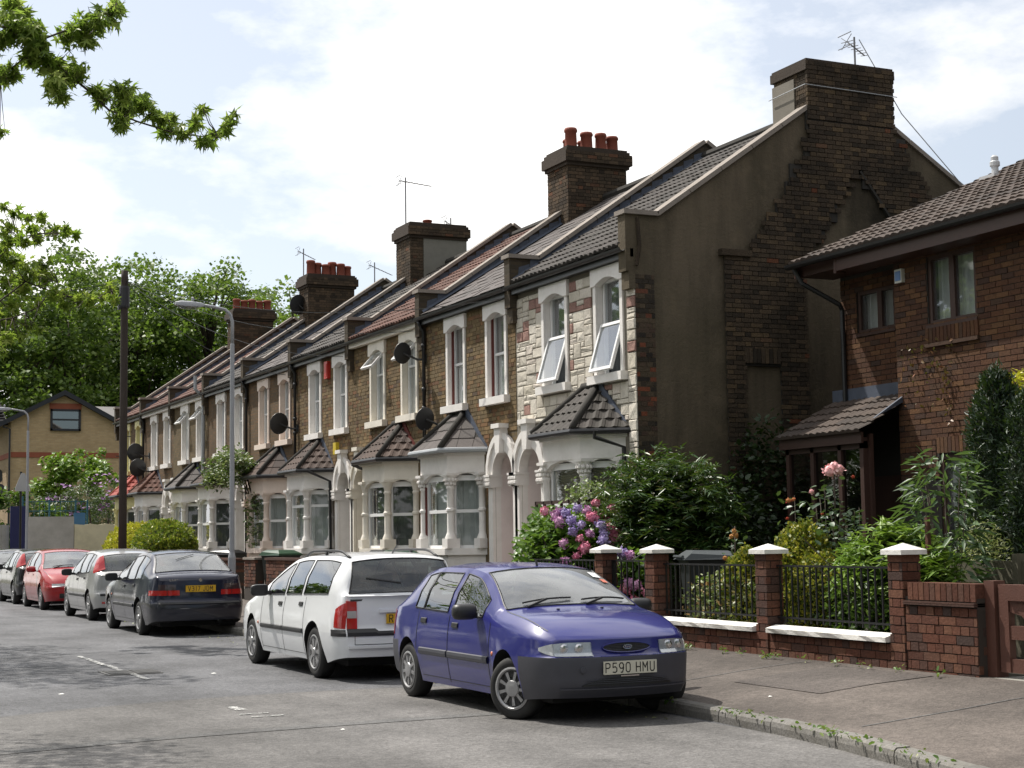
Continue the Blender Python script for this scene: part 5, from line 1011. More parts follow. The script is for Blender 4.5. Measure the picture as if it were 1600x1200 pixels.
MB().prism([(11.22, -.1), (15.5, -.1), (15.5, 2.3)]+[(15.5-.28*i, 2.32+.045*(i % 2)) for i in range(1, 15)]+[(11.22, 2.35)], lambda u, v, d: (u, d, v), 64.0, 64.2).obj('boundary_wall', wc2, label='cream rendered wall with a ragged top at the street end', cat='wall')
TF = thing('mesh_fence', 'teal metal mesh fence on top of the grey rendered wall', 'fence', (9.3, 64.4, 2.5)); tl = plain('teal_paint', (.03, .12, .17), .5, .3)
for x in (.0, 1.0, 2.0, 2.45): MB().box(x, 0, -.2, x+.06, .06, .95 if x < .5 else .8).obj('post', tl, TF)
m = MB()
for i in range(12): m.box(.05+i*.2, .02, 0, .065+i*.2, .035, .72)
for z in (.02, .36, .72): m.box(0, .015, z, 2.45, .045, z+.03)
m.obj('mesh_panel', tl, TF); MB().box(1.95, -.03, -.25, 2.4, .0, .3).obj('panel', plain('blue_panel', (.06, .17, .33), .5, .3), TF)
MB().box(8.48, 61.5, -.1, 9.02, 61.6, 3.0).obj('blue_gate', plain('deep_blue_paint', (.012, .016, .09), .5, .3), label='tall deep blue gate panel beside the far lamp post', cat='gate')
PF = thing('panel_fence', 'pale weathered upright boards left of the deep blue gate', 'fence', (7.4, 61.7, 0)); pbm = plain('pale_board', (.4, .39, .37), .9, .5, 2)
for i in range(8): MB().box(i*.135, RNG.uniform(0, .03), 0, i*.135+.125, .06, 2.3-.0*i+RNG.uniform(-.03, .03)).obj('board', pbm, PF)
SG = thing('road_sign', 'grey back of a triangular road sign by the deep blue gate', 'road sign', (8.62, 60, 0)); MB().lathe([(.04, 0), (.04, 4.2)], 8).obj('post', iron, SG); MB().prism([(-.2, 3.5), (.32, 3.5), (.3, 3.62), (.12, 4.15), (.0, 4.15), (-.2, 3.62)], lambda u, v, d: (u, d, v), -.08, -.05).obj('sign_plate', plain('grey_sign_back', (.42, .43, .45), .5, .3), SG)
# ================================================================ PLANTS
def plant(name, lab, cat, loc, pts, size, kind, mt, up=.5, stems=None, stem_m=None, group=None, part='foliage', **kw):
    t = thing(name, lab, cat, loc, 0, group); P = np.asarray(pts)-np.array(loc)
    leaves(part, P, size, kind, mt, t, up=up, **kw)
    if stems:
        m = MB()
        for pth, r_ in stems: m.tube([tuple(Vector(p)-Vector(loc)) for p in pth], r_, 6)
        m.obj('stems', stem_m or bark, t, smooth=True)
    return t
bark = plain('bark', (.07, .055, .042), .95, .5, 6, bmp=.02, bscale=15)
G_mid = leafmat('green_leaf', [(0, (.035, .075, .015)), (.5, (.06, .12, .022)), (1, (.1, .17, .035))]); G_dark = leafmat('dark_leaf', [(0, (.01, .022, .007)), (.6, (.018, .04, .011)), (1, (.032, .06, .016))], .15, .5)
G_bright = leafmat('bright_leaf', [(0, (.09, .18, .02)), (.5, (.16, .28, .035)), (1, (.27, .38, .06))]); G_gloss = leafmat('glossy_leaf', [(0, (.02, .05, .015)), (.5, (.04, .095, .022)), (.85, (.08, .14, .03)), (1, (.13, .10, .04))], .2, .38, .5)
G_gold = leafmat('golden_leaf', [(0, (.3, .31, .025)), (.5, (.55, .5, .035)), (1, (.7, .63, .08))], .4); G_goldg = leafmat('gold_green_leaf', [(0, (.06, .11, .015)), (.5, (.19, .25, .025)), (1, (.45, .45, .05))], .35); G_goldc = leafmat('gold_conifer_leaf', [(0, (.05, .09, .015)), (.4, (.15, .18, .02)), (1, (.55, .48, .05))], .3)
G_var = leafmat('variegated_leaf', [(0, (.06, .12, .02)), (.4, (.2, .26, .06)), (.7, (.45, .48, .3)), (1, (.4, .2, .06))], .25)
M_pink = pieces('pink_petal', [(0, (.62, .16, .28)), (1, (.75, .36, .45))], .8, .1, (.4, .1, .2), 8, .001); M_purp = pieces('purple_petal', [(0, (.30, .24, .48)), (1, (.5, .42, .64))], .8, .1, (.3, .2, .4), 8, .001); M_lil = pieces('lilac_pink_petal', [(0, (.45, .2, .42)), (1, (.62, .36, .52))], .8, .1, (.3, .2, .3), 8, .001)
def head_mesh(mt, r=.078, n=110):
    d = NR.normal(size=(n, 3)); d /= np.linalg.norm(d, axis=1)[:, None]; o = leaves('flower_head', d*r*.85, r*.42, 'petal', mt, up=0, dirs=None); me = o.data; bpy.data.objects.remove(o); 
    core = MB().lathe([(.01, -r*.8), (r*.6, -r*.5), (r*.82, 0), (r*.6, r*.5), (.01, r*.8)], 8); n0 = len(me.vertices)
    m2 = core.mesh('c', mt); import bmesh as bm_; b = bm_.new(); b.from_mesh(me); b.from_mesh(m2); b.to_mesh(me); b.free(); return me
HM = [head_mesh(M_pink), head_mesh(M_purp), head_mesh(M_lil)]
def hydrangea(lab, c, R, nleaf, heads, z0=.35, lsz=.12):
    pts = np.concatenate([blob(c, R, nleaf, .6)]); pts = pts[pts[:, 2] > z0]
    t = plant('hydrangea', lab, 'flowering shrub', (c[0], c[1], .32), pts, lsz, 'oval', leafmat('hydrangea_leaf', [(0, (.06, .14, .02)), (.5, (.1, .2, .03)), (1, (.17, .27, .05))], .35, .4), up=.7, stems=[([(c[0]+RNG.gauss(0, .1), c[1]+RNG.gauss(0, .15), .3), tuple(Vector(c)+Vector((RNG.gauss(0, .4*R[0]), RNG.gauss(0, .4*R[1]), RNG.random()*.4)))], .012) for _ in range(14)])
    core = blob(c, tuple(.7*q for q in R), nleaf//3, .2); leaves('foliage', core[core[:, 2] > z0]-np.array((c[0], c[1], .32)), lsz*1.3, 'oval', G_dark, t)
    for i, (p, k) in enumerate(heads): link('flower_head', HM[k], t, tuple(Vector(p)-Vector((c[0], c[1], .32))), (RNG.random()*6, RNG.random()*6, RNG.random()*6)).scale = (RNG.uniform(.75, 1.15),)*3
    return t
hd = [(onell(x, y, (10.6, 20.95, 1.3), (.66, 1.25, .85)), k) for x, y, k in [(931, 786, 0), (957, 794, 0), (943, 804, 0), (902, 794, 1), (884, 802, 1), (872, 801, 2), (925, 808, 0), (918, 798, 2), (874, 815, 2), (908, 820, 1), (938, 822, 1), (921, 834, 2), (944, 835, 1), (943, 845, 1), (957, 831, 0), (967, 832, 0), (906, 841, 0), (914, 856, 0), (881, 849, 2), (901, 869, 0), (883, 878, 2), (961, 844, 0), (950, 812, 0), (851, 799, 0), (893, 813, 1), (950, 826, 0), (868, 806, 2), (895, 830, 1)]]
H1 = hydrangea('large hydrangea with purple, lilac and pink heads in front of the trellis', (10.6, 20.95, 1.3), (.62, 1.18, .78), 4200, hd)
hydrangea('smaller pink hydrangea seen through the bars of the iron gate', (10.45, 18.7, .95), (.3, .6, .5), 700, [(onell(x, y, (10.45, 18.7, .95), (.33, .6, .6)), k) for x, y, k in [(973, 865, 1), (985, 868, 2)]]+[(onell(x, y, (10.45, 18.7, .95), (.33, .6, .6)), k) for x, y, k in [(983, 912, 2), (995, 914, 2), (978, 920, 0), (990, 936, 0), (978, 945, 0), (1000, 958, 2), (1012, 925, 0), (985, 962, 0)]])
# mahonia like shrub: arching fronds of paired leaflets
def fronds(name, lab, c, R, nf, ln, lsz, mt, loc, darkcore=True, pairs=9, droop=.5, cat='shrub'):
    P = []; D = []; 
    base = blob(c, R, nf, .7)
    for b in base:
        out = Vector(b)-Vector(c); out.z = out.z*.5; 
        if out.length < .01: out = Vector((1, 0, 0))
        out.normalize(); out = (out+Vector((RNG.gauss(0, .35), RNG.gauss(0, .35), .35+RNG.gauss(0, .2)))).normalized(); side = out.cross(Vector((0, 0, 1))).normalized(); q = Vector(b)
        for k in range(pairs):
            s = k/pairs*ln; p = q+out*s-Vector((0, 0, droop*s*s/ln)); 
            for sg in (-1, 1): P.append(tuple(p)); D.append(tuple(side*sg+out*.55-Vector((0, 0, .15))))
    t = thing(name, lab, cat, loc); o = leaves('foliage', np.array(P)-np.array(loc), lsz, 'lance', mt, t, up=1.0, dirs=np.array(D), jit=.15)
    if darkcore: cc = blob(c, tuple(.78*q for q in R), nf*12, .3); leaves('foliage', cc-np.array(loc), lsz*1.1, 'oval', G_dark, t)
    m = MB()
    for _ in range(9): m.tube([(RNG.gauss(0, .08), RNG.gauss(0, .08), 0), (c[0]-loc[0]+RNG.gauss(0, .4), c[1]-loc[1]+RNG.gauss(0, .4), c[2]-loc[2]+RNG.gauss(0, .2))], [R[0]*.03, R[0]*.012], 6)
    m.obj('stems', bark, t); return t
fronds('mahonia_bush', 'big dark glossy bush with feathery leaves against the gable, right of the white bay', (11.75, 20.0, 1.85), (.8, .78, .9), 560, .45, .14, G_gloss, (11.75, 20.0, .33))
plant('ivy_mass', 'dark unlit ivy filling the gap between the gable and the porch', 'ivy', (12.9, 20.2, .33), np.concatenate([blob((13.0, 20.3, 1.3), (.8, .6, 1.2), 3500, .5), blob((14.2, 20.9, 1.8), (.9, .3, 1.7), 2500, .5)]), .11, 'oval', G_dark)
plant('variegated_shrub', 'sprig of small pale green leaves overlapping the right edge of the white bay', 'shrub', (11.2, 20.9, .33), np.concatenate([blob((11.15, 21.2, 2.25), (.3, .55, .28), 420, .3), blob((11.2, 20.6, 1.6), (.3, .4, .7), 500, .5)]), .07, 'oval', leafmat('pale_green_leaf', [(0, (.1, .16, .05)), (1, (.3, .34, .16))], .3), stems=[([(11.2, 20.9, .3), (11.15, 21.1, 2.3)], .02)])
# roses
rs = []; rp = []
for i in range(12):
    x, y = 10.9+RNG.gauss(0, .15), 14.95+RNG.gauss(0, .28); tx, ty, tz = x+RNG.gauss(0, .15), y+RNG.gauss(0, .2), RNG.uniform(1.6, 2.15)
    rs.append(([(x, y, .3), ((x+tx)/2+.05, (y+ty)/2, 1.1), (tx, ty, tz)], .005))
    for k in range(60): f_ = RNG.random()**.6; rp.append((x+(tx-x)*f_+RNG.gauss(0, .1), y+(ty-y)*f_+RNG.gauss(0, .12), .35+(tz-.35)*f_+RNG.gauss(0, .04)))
tp = at(1303, 737, 18.0); rs.append(([(10.95, 14.95, .3), (tp.x, tp.y, 1.8), tuple(tp)], .009))
RB = plant('rose_bush', 'tall leggy rose bush topped by a single large pale pink bloom', 'rose bush', (10.9, 14.95, .33), rp, .09, 'oval', leafmat('rose_leaf', [(0, (.03, .06, .03)), (.6, (.055, .1, .05)), (1, (.09, .14, .07))], .2, .4, .5), up=.8, stems=rs)
M_rose = pieces('pale_pink_petal', [(0, (.8, .4, .42)), (1, (.88, .6, .58))], .7, .1, (.6, .3, .3), 8, .001); M_deep = pieces('deep_red_petal', [(0, (.35, .03, .02)), (1, (.4, .15, .05))], .8, .2, (.2, .1, .03), 8, .001)
HR, HR2 = head_mesh(M_rose, .085, 50), head_mesh(M_deep, .032, 24)
for (x, y, k, s) in ((1297, 736, 0, 1), (1309, 733, 0, .9), (1303, 729, 0, .8), (1333, 745, 1, .7), (1268, 768, 0, .4), (1232, 782, 1, 1), (1240, 780, 1, .8), (1285, 803, 1, .7), (1230, 810, 1, .6)):
    link('rose', (HR, HR2)[k], RB, tuple(at(x, y, 18.0)-Vector((10.9, 14.95, .33))), (1, 2, RNG.random()*6)).scale = (s,)*3
RB2 = plant('rose_bush', 'small rose bush with orange dead heads growing in front of the grey bin', 'rose bush', (10.5, 16.3, .33), [(10.5+RNG.gauss(0, .07), 16.25+RNG.gauss(0, .1), RNG.uniform(.6, 1.65)) for _ in range(160)], .075, 'oval', MC['rose_leaf'], up=.8, stems=[([(10.5, 16.3, .3), (10.5, 16.25, 1.7)], .009), ([(10.5, 16.3, .3), (10.55, 16.4, 1.5)], .008)])
M_or = pieces('orange_petal', [(0, (.4, .16, .05)), (1, (.5, .3, .1))], .8, .2, (.2, .1, .03), 8, .001); HO = head_mesh(M_or, .035, 24)
for (x, y) in ((1147, 830), (1143, 838), (1150, 836), (1161, 868), (1133, 872)): link('rose', HO, RB2, tuple(at(x, y, 18.6)-Vector((10.5, 16.3, .33))), (1, RNG.random()*6, 0))
# golden conifers and bedding behind the railings
def scale_bush(name, lab, parts, mt, size, loc, cat='conifer', kind='lance', up=.8, core=True, mul=1):
    parts = [(c, R, int(n*mul)) for c, R, n in parts]; t = thing(name, lab, cat, loc); P = []; D = []
    for c, R, n in parts:
        b = blob(c, R, n, .86); P.append(b); d = (b-np.array(c))/np.array(R); d[:, 2] += .5; D.append(d)
        nb = n//60
        for q in blob(c, R, nb, .95): s = blob(q, .1, 30, .3); P.append(s); dd = np.tile((q-np.array(c))/np.array(R)+np.array((0, 0, .6)), (len(s), 1)); D.append(dd)
    P = np.concatenate(P); D = np.concatenate(D); leaves('foliage', P-np.array(loc), size, kind, mt, t, up=.1, dirs=D, jit=.5)
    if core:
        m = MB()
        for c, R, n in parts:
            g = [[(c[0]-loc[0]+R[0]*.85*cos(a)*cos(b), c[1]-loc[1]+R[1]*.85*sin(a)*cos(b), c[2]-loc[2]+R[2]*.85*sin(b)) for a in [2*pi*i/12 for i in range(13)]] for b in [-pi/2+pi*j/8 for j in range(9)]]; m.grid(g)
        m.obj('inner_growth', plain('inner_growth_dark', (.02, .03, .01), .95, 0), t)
    return t
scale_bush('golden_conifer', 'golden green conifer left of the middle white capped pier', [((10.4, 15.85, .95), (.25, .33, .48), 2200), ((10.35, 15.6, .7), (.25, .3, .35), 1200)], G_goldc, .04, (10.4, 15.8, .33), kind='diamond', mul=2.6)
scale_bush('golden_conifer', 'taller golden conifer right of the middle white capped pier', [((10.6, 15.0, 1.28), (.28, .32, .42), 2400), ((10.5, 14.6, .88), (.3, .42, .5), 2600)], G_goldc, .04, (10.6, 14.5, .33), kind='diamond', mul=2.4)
plant('variegated_shrub', 'white and green flowered bedding plant behind the left railing', 'plant', (10.3, 16.2, .33), blob((10.25, 16.05, .78), (.22, 1.0, .42), 2300, .4), .075, 'oval', G_var, up=.5)
plant('evergreen_shrub', 'mixed dark evergreen shrub low behind the right railing', 'shrub', (10.5, 13.6, .33), blob((10.45, 13.6, .8), (.3, .9, .48), 2000, .5), .085, 'oval', G_mid, up=.5)
fronds('leafy_shrub', 'bright green feathery shrub spilling over the railing left of the right pier', (10.65, 13.5, 1.2), (.35, .7, .42), 300, .28, .14, G_bright, (10.75, 13.4, .33), pairs=6)
plant('young_buddleia', 'tall shrub with long drooping grey green leaves behind the right pier', 'shrub', (10.95, 13.0, .33), np.concatenate([np.array([(10.95+.24*sin(k*2.4)*f_+RNG.gauss(0, .06), 13.05+.36*cos(k*2.4)*f_+RNG.gauss(0, .07), .8+1.6*((j+.5)/26)+RNG.gauss(0, .03)) for k in range(22) for j in range(26) for f_ in [(.5+.6*sin(pi*(j+3)/30))]])]), .2, 'lance', leafmat('grey_green_leaf', [(0, (.04, .085, .035)), (.6, (.08, .14, .06)), (1, (.13, .2, .09))], .3), up=.6, dirs=[(sin(k*2.4), cos(k*2.4), -.5) for k in range(22) for j in range(26)], stems=[([(10.95, 13.0, .3), (10.95+.2*sin(k*2.4), 13.05+.3*cos(k*2.4), 2.2)], .006) for k in range(6)])
MB().box(10.6, 12.9, .33, 10.64, 12.94, 1.75).obj('garden_stake', gw, label='thin wooden stake supporting the tall drooping shrub', cat='stake')
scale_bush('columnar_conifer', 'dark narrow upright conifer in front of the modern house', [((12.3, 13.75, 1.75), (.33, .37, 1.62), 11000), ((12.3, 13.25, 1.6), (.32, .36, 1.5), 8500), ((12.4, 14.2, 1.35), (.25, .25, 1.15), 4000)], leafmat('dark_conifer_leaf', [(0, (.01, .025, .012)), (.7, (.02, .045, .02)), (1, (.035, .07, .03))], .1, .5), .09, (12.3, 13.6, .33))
plant('golden_shrub', 'yellow green shrub at the right edge beside the dark conifer', 'shrub', (13.3, 13.9, .33), blob(tuple(onx(1600, 640, 13.0)), (.3, .42, .5), 2600, .4), .06, 'oval', G_gold, up=.6, stems=[([(13.0, onx(1600, 640, 13.0).y, .3), tuple(onx(1600, 640, 13.0))], .04)])
plant('variegated_shrub', 'pale yellow leaved plant at the foot of the dark conifer', 'shrub', (11.6, 13.4, .33), blob((11.7, 13.35, 1.35), (.25, .35, .4), 900, .4), .06, 'lance', leafmat('pale_yellow_leaf', [(0, (.15, .2, .05)), (1, (.45, .45, .2))], .3), up=.4)
# hedge and climber by the terrace
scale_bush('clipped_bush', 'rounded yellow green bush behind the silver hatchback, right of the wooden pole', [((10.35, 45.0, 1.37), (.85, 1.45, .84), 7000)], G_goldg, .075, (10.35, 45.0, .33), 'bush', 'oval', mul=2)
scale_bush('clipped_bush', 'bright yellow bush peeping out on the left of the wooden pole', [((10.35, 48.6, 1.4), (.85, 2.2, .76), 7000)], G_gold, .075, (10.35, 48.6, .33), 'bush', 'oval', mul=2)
cc, pp = clumps((11.15, 41.1, 3.45), (.5, 1.15, .5), 26, .35, 120, .6)
plant('climbing_plant', 'leafy climber with pale blossom hanging over the bay beside the street lamp', 'climbing plant', (11.75, 40.4, .33), np.concatenate([pp, blob((11.6, 40.4, 2.2), (.2, .5, 1.0), 500, .4)]), .11, 'oval', leafmat('climber_leaf', [(0, (.06, .1, .03)), (.6, (.13, .19, .06)), (1, (.34, .34, .2))], .3), stems=[([(11.75, 40.2, .3), (11.7, 40.3+RNG.gauss(0, .1), 2), (11.4, 40.8+RNG.gauss(0, .3), 3.3)], [.03, .02, .01]) for _ in range(6)])
# far shrubs
cc, pp = clumps((13.0, 72.5, 4.1), (1.9, 1.2, 1.35), 46, .5, 110, .6); plant('leafy_tree', 'light green leafy young tree in front of the yellow brick building', 'tree', (13.0, 72.5, 0), np.concatenate([pp, np.concatenate([blob((12.4+i*.45, 72.2, 5.3+.25*(i % 2)), .3, 40, .3) for i in range(4)])]), .24, 'oval', G_bright, stems=[([(13, 72.5, 0), (13, 72.5, 3.2)], .1)]+[([(13, 72.5, 1.6), tuple(c)], .03) for c in cc[::4]])
cc, pp = clumps((13.1, 67.8, 3.0), (2.9, 1.0, 1.0), 60, .5, 110, .6); BU = plant('buddleia', 'purple flowering buddleia massed above the cream wall', 'flowering shrub', (13.1, 67.8, 0), pp, .19, 'lance', leafmat('buddleia_leaf', [(0, (.04, .07, .03)), (1, (.1, .14, .07))], .25), stems=[([(12.6+i*.3, 67.8, 0), (11.6+i*.8, 67.5, 3)], .04) for i in range(5)])
fl = []; 
for c in cc[cc[:, 2] > 2.7]: 
    d = NR.normal(size=3)*.3; fl += [tuple(c+np.array((d[0]+k*.05*np.sign(d[0]), -.35, .2+d[2]))+NR.normal(size=3)*.04) for k in range(11)]
leaves('blossom', np.array(fl)-np.array((13.1, 67.8, 0)), .11, 'petal', pieces('mauve_petal', [(0, (.3, .15, .34)), (1, (.45, .28, .5))], .8, .1, (.3, .2, .3), 8, .001), BU)
cc, pp = clumps((9.2, 66.2, 2.6), (1.9, 1, 1.3), 40, .5, 110, .6); plant('evergreen_shrub', 'mid green shrubs spilling over behind the deep blue gate', 'shrub', (9.2, 66.2, 0), pp, .18, 'oval', G_mid, stems=[([(9.2, 66.2, 0), (9.2, 66.2, 2)], .06)])
# ================================================================ TREES
G_plane = leafmat('plane_tree_leaf', [(0, (.05, .1, .02)), (.4, (.1, .17, .033)), (.8, (.17, .25, .055)), (1, (.25, .32, .08))], .45, .5)
def tree(name, lab, x, y, h, cr, nc, per, lsz, mt, cz=None, crz=None, group=None, kind='diamond', r0=.35, lowc=.0, branches=26):
    t = thing(name, lab, 'tree', (x, y, 0), 0, group); cz = cz or h*.58; crz = crz or h*.42
    cc = blob((0, 0, cz), (cr, cr, crz), nc, .45); cc = cc[cc[:, 2] > lowc]
    P = np.concatenate([blob(q, tuple(NR.uniform(.7, 1.3)*v for v in (1.25, 1.25, .8)), per, .25) for q in cc])
    leaves('crown', P, lsz, kind, mt, t, up=.35)
    m = MB(); m.tube([(0, 0, 0), (.1, .05, h*.2), (-.1, .1, h*.45), (.1, 0, h*.75)], [r0, r0*.8, r0*.55, r0*.2], 10)
    for c in cc[:branches]:
        zb = max(h*.15, c[2]-2.5-RNG.random()*2); m.tube([(0, 0, zb), (c[0]*.45, c[1]*.45, (zb+c[2])/2+.2), tuple(c)], [r0*.35, r0*.2, r0*.06], 6)
    m.obj('trunk', bark, t, smooth=True); return t
TP = [(11.0, 100, 19.2, 'leftmost tall plane tree beyond the yellow brick building'), (16.5, 97, 20.5, 'tall plane tree behind the gable of the yellow brick building'), (21.5, 101, 20.2, 'tall plane tree just right of the wooden pole'), (25.5, 99, 20, 'plane tree behind the grey street lamp head'), (29.8, 104, 19.6, 'rightmost plane tree, behind the five pot chimney'), (13.5, 108, 19.5, 'plane tree set back between the two leftmost ones'), (19, 110, 20, 'plane tree set back left of the wooden pole'), (24, 111, 20.5, 'plane tree set back right of the wooden pole'), (32.2, 108, 17.6, 'plane tree showing low at the foot of the six pot chimney'), (27.6, 107, 19.6, 'plane tree rising between the lamp head and the five pot chimney'), (30.8, 98, 17.6, 'shorter plane tree close behind the five pot chimney'), (14, 96, 18, 'shorter plane tree straight behind the far brick gable'), (18.6, 104, 20, 'tall plane tree set back just left of the wooden pole'), (22.6, 106, 19.8, 'plane tree set back between the wooden pole and the lamp head')]
for x, y, h, lab in TP: tree('plane_tree', lab, x, y, h, 4.2, 115, 115, .3, G_plane, group='plane trees beyond the terrace')
cc, pp = clumps((20, 106, 2.8), (22, 3, 2.6), 260, 1.3, 60, .4); leaves('undergrowth', pp, .4, 'diamond', G_dark, kind='stuff')
G_maple = leafmat('maple_leaf', [(0, (.16, .26, .04)), (.4, (.28, .4, .07)), (.75, (.42, .54, .12)), (1, (.55, .62, .2))], .65, .4); G_maple2 = leafmat('lime_maple_leaf', [(0, (.13, .22, .03)), (.5, (.27, .38, .05)), (1, (.45, .52, .1))], .6, .4)
def hanging(lab, loc, cl, dist, size, mt, limbs, dens, spread, extra):
    t = thing('maple_tree', lab, 'tree', loc); P = []
    for (px, py, r) in cl:
        c = at(px, py, dist+RNG.gauss(0, spread)); rr = r*1.08/2523.5*dist; n = int(dens*(r/20)**2)+4; P.append(blob(tuple(c), (rr, rr*1.3, rr), n, .15))
    for (c, R, n) in extra: P.append(blob(c, R, n, .3))
    P = np.concatenate(P); leaves('crown', P-np.array(loc), size, 'star', mt, t, up=.15, dirs=[(0, 0, -.8)]*len(P), jit=.8)
    m = MB(); m.tube([(0, 0, 0), (.05, 0, 2.5), (0, .1, 5), (.2, 0, 8)], [.24, .19, .14, .06], 10)
    allq = [at(a, b, dist) for pts, r in limbs for a, b in pts]+[at(a*.5+c*.5, b*.5+d*.5, dist) for pts, r in limbs for (a, b), (c, d) in zip(pts, pts[1:])]
    for (px, py, r) in cl:
        for _ in range(3):
            c = at(px+RNG.gauss(0, r*.5), py+RNG.gauss(0, r*.5), dist+RNG.gauss(0, spread)); q = min(allq, key=lambda v: (v-c).length)
            if (q-c).length > .045*dist: continue
            mid = (q+c)/2-Vector((0, 0, .03)); m.tube([tuple(q-Vector(loc)), tuple(mid-Vector(loc)), tuple(c-Vector(loc))], [.004*dist/11.5, .003*dist/11.5, .0015*dist/11.5], 4)
    for pts, r in limbs:
        q = [at(a, b, dist) for a, b in pts]; m.tube([(0, 0, 3.6 if dist < 20 else 5), tuple(q[0]-Vector(loc)+Vector((-1.2, 0, .2)))]+[tuple(v-Vector(loc)) for v in q], [r*3, r*2]+[r*(1.4-1.2*i/len(q)) for i in range(len(q))], 6)
    m.obj('trunk', bark, t, smooth=True)
hanging('silver maple whose long drooping branch crosses the sky at the top left', (-2.4, 12.5, 0), [(20, 40, 24), (0, 60, 24), (45, 50, 26), (60, 75, 24), (98, 112, 24), (92, 142, 21), (110, 55, 20), (130, 42, 22), (150, 33, 18), (170, 25, 17), (182, 8, 13), (137, 62, 17), (22, 10, 20), (34, 22, 14), (10, 115, 17), (22, 112, 12), (0, 205, 9), (75, 98, 18), (122, 112, 17), (45, 90, 16), (85, 130, 18), (150, 142, 12), (160, 150, 15), (190, 142, 18), (197, 160, 25), (190, 190, 16), (222, 160, 19), (238, 178, 13), (252, 186, 12), (265, 183, 11), (265, 200, 13), (285, 208, 12), (300, 200, 9), (315, 172, 9), (306, 190, 9), (318, 220, 12), (336, 212, 10), (350, 200, 8), (362, 188, 8), (369, 178, 6)],
        11.5, .07, G_maple, [([(0, 40), (60, 70), (105, 115), (140, 143), (170, 172), (215, 190), (270, 207), (320, 214), (355, 198), (369, 172)], .008), ([(70, 60), (110, 45), (150, 33), (182, 5)], .006), ([(0, 120), (20, 105), (60, 72)], .006)], 74, .12, [((-1.9, 13.5, 6.5), (2.0, 2.6, 1.7), 2600), ((.3, 16.4, 6.2), (.95, 1.3, .6), 1500), ((-.8, 18.5, 7), (.9, 1.2, .7), 600)])
hanging('lime green maple at the left edge in front of the plane trees', (.3, 26.5, 0), [(5, 322, 8), (25, 335, 9), (43, 340, 8), (65, 343, 9), (50, 356, 10), (10, 355, 13), (60, 372, 10), (85, 360, 10), (102, 360, 9), (118, 366, 8), (35, 375, 13), (15, 378, 15), (0, 395, 18), (20, 408, 22), (45, 425, 22), (65, 415, 16), (10, 440, 22), (35, 450, 18), (70, 432, 16), (85, 455, 12), (100, 460, 12), (120, 470, 13), (140, 467, 13), (158, 462, 12), (172, 452, 12), (178, 466, 9), (100, 475, 10), (60, 475, 10), (20, 478, 18), (5, 500, 16), (45, 508, 12), (60, 515, 8), (30, 525, 11), (10, 525, 12), (0, 548, 9)],
        27, .12, G_maple2, [([(0, 470), (40, 440), (80, 455), (130, 470), (175, 455)], .012), ([(0, 400), (30, 370), (70, 365), (115, 366)], .01), ([(0, 500), (20, 497), (60, 480), (90, 440)], .01)], 85, .5, [((.2, 27, 8.5), (1.8, 2.6, 1.8), 2200), ((.8, 30, 7), (1.6, 2.2, 1.3), 1100), ((1.2, 24.5, 8.6), (1.2, 1.0, .6), 450)])

# the trees across the road and behind the viewpoint, seen only as reflections in glass and paint
cc = np.concatenate([np.stack([NR.uniform(-17, -11, 400), NR.uniform(-20, 120, 400), NR.uniform(.5, 13.5, 400)], 1), np.stack([NR.uniform(-15, 40, 150), NR.uniform(-48, -40, 150), NR.uniform(.5, 11, 150)], 1)])
leaves('treeline', np.concatenate([blob(q, (1.9, 2.2, 1.5), 70, .2) for q in cc]), .75, 'diamond', G_mid, up=.3, kind='stuff')
# ================================================================ CARS
def ip(keys, s):
    k = keys
    if s <= k[0][0]: return k[0][1]
    if s >= k[-1][0]: return k[-1][1]
    for i in range(len(k)-1):
        if k[i][0] <= s <= k[i+1][0]: break
    def sl(j): return (k[j+1][1]-k[j][1])/(k[j+1][0]-k[j][0])
    def tg(j):
        if j == 0: return sl(0)
        if j == len(k)-1: return sl(j-1)
        a, b = sl(j-1), sl(j); return 0 if a*b <= 0 else 2*a*b/(a+b)
    h = k[i+1][0]-k[i][0]; t = (s-k[i][0])/h; t2, t3 = t*t, t*t*t
    return (2*t3-3*t2+1)*k[i][1]+(t3-2*t2+t)*h*tg(i)+(-2*t3+3*t2)*k[i+1][1]+(t3-t2)*h*tg(i+1)
PROF = [(.15, .93), (.25, .955), (.38, .985), (.52, 1.0), (.64, .995), (.78, .975), (.9, .945), (1.05, .91)]
def carpaint(name, col, metal=0, rough=.35, flake=0):
    m, t, b = newmat(name); b.inputs['Base Color'].default_value = c4(col); b.inputs['Roughness'].default_value = rough; b.inputs['Metallic'].default_value = metal; b.inputs['Coat Weight'].default_value = 1; b.inputs['Coat Roughness'].default_value = .05; b.inputs['Specular IOR Level'].default_value = .2
    n = noise(t, 1.5, 8, rough=.75); f = N(t, 'ShaderNodeMapRange'); f.inputs['From Min'].default_value = .45; f.inputs['From Max'].default_value = .8; f.inputs['To Max'].default_value = .3
    L(t, n, f.inputs[0]); L(t, mixc(t, f.outputs[0], col, tuple(x*.8+.01 for x in col)), b.inputs['Base Color'])
    r_ = N(t, 'ShaderNodeMapRange'); r_.inputs['To Min'].default_value = .03; r_.inputs['To Max'].default_value = .16; L(t, noise(t, 3, 6), r_.inputs[0]); L(t, r_.outputs[0], b.inputs['Coat Roughness']); return m
tyre = plain('tyre_rubber', (.016, .016, .017), .8, .4, 8, dirtcol=(.05, .047, .04)); rubber = plain('black_trim', (.02, .02, .022), .45, .15); under = plain('underbody', (.01, .01, .01), .9, 0)
rimm = plain('silver_hubcap', (.36, .36, .37), .35, .4, 8, metal=.4, dirtcol=(.12, .11, .1)); bumperg = plain('grey_bumper_plastic', (.055, .056, .07), .45, .3, 4, spec=.5)
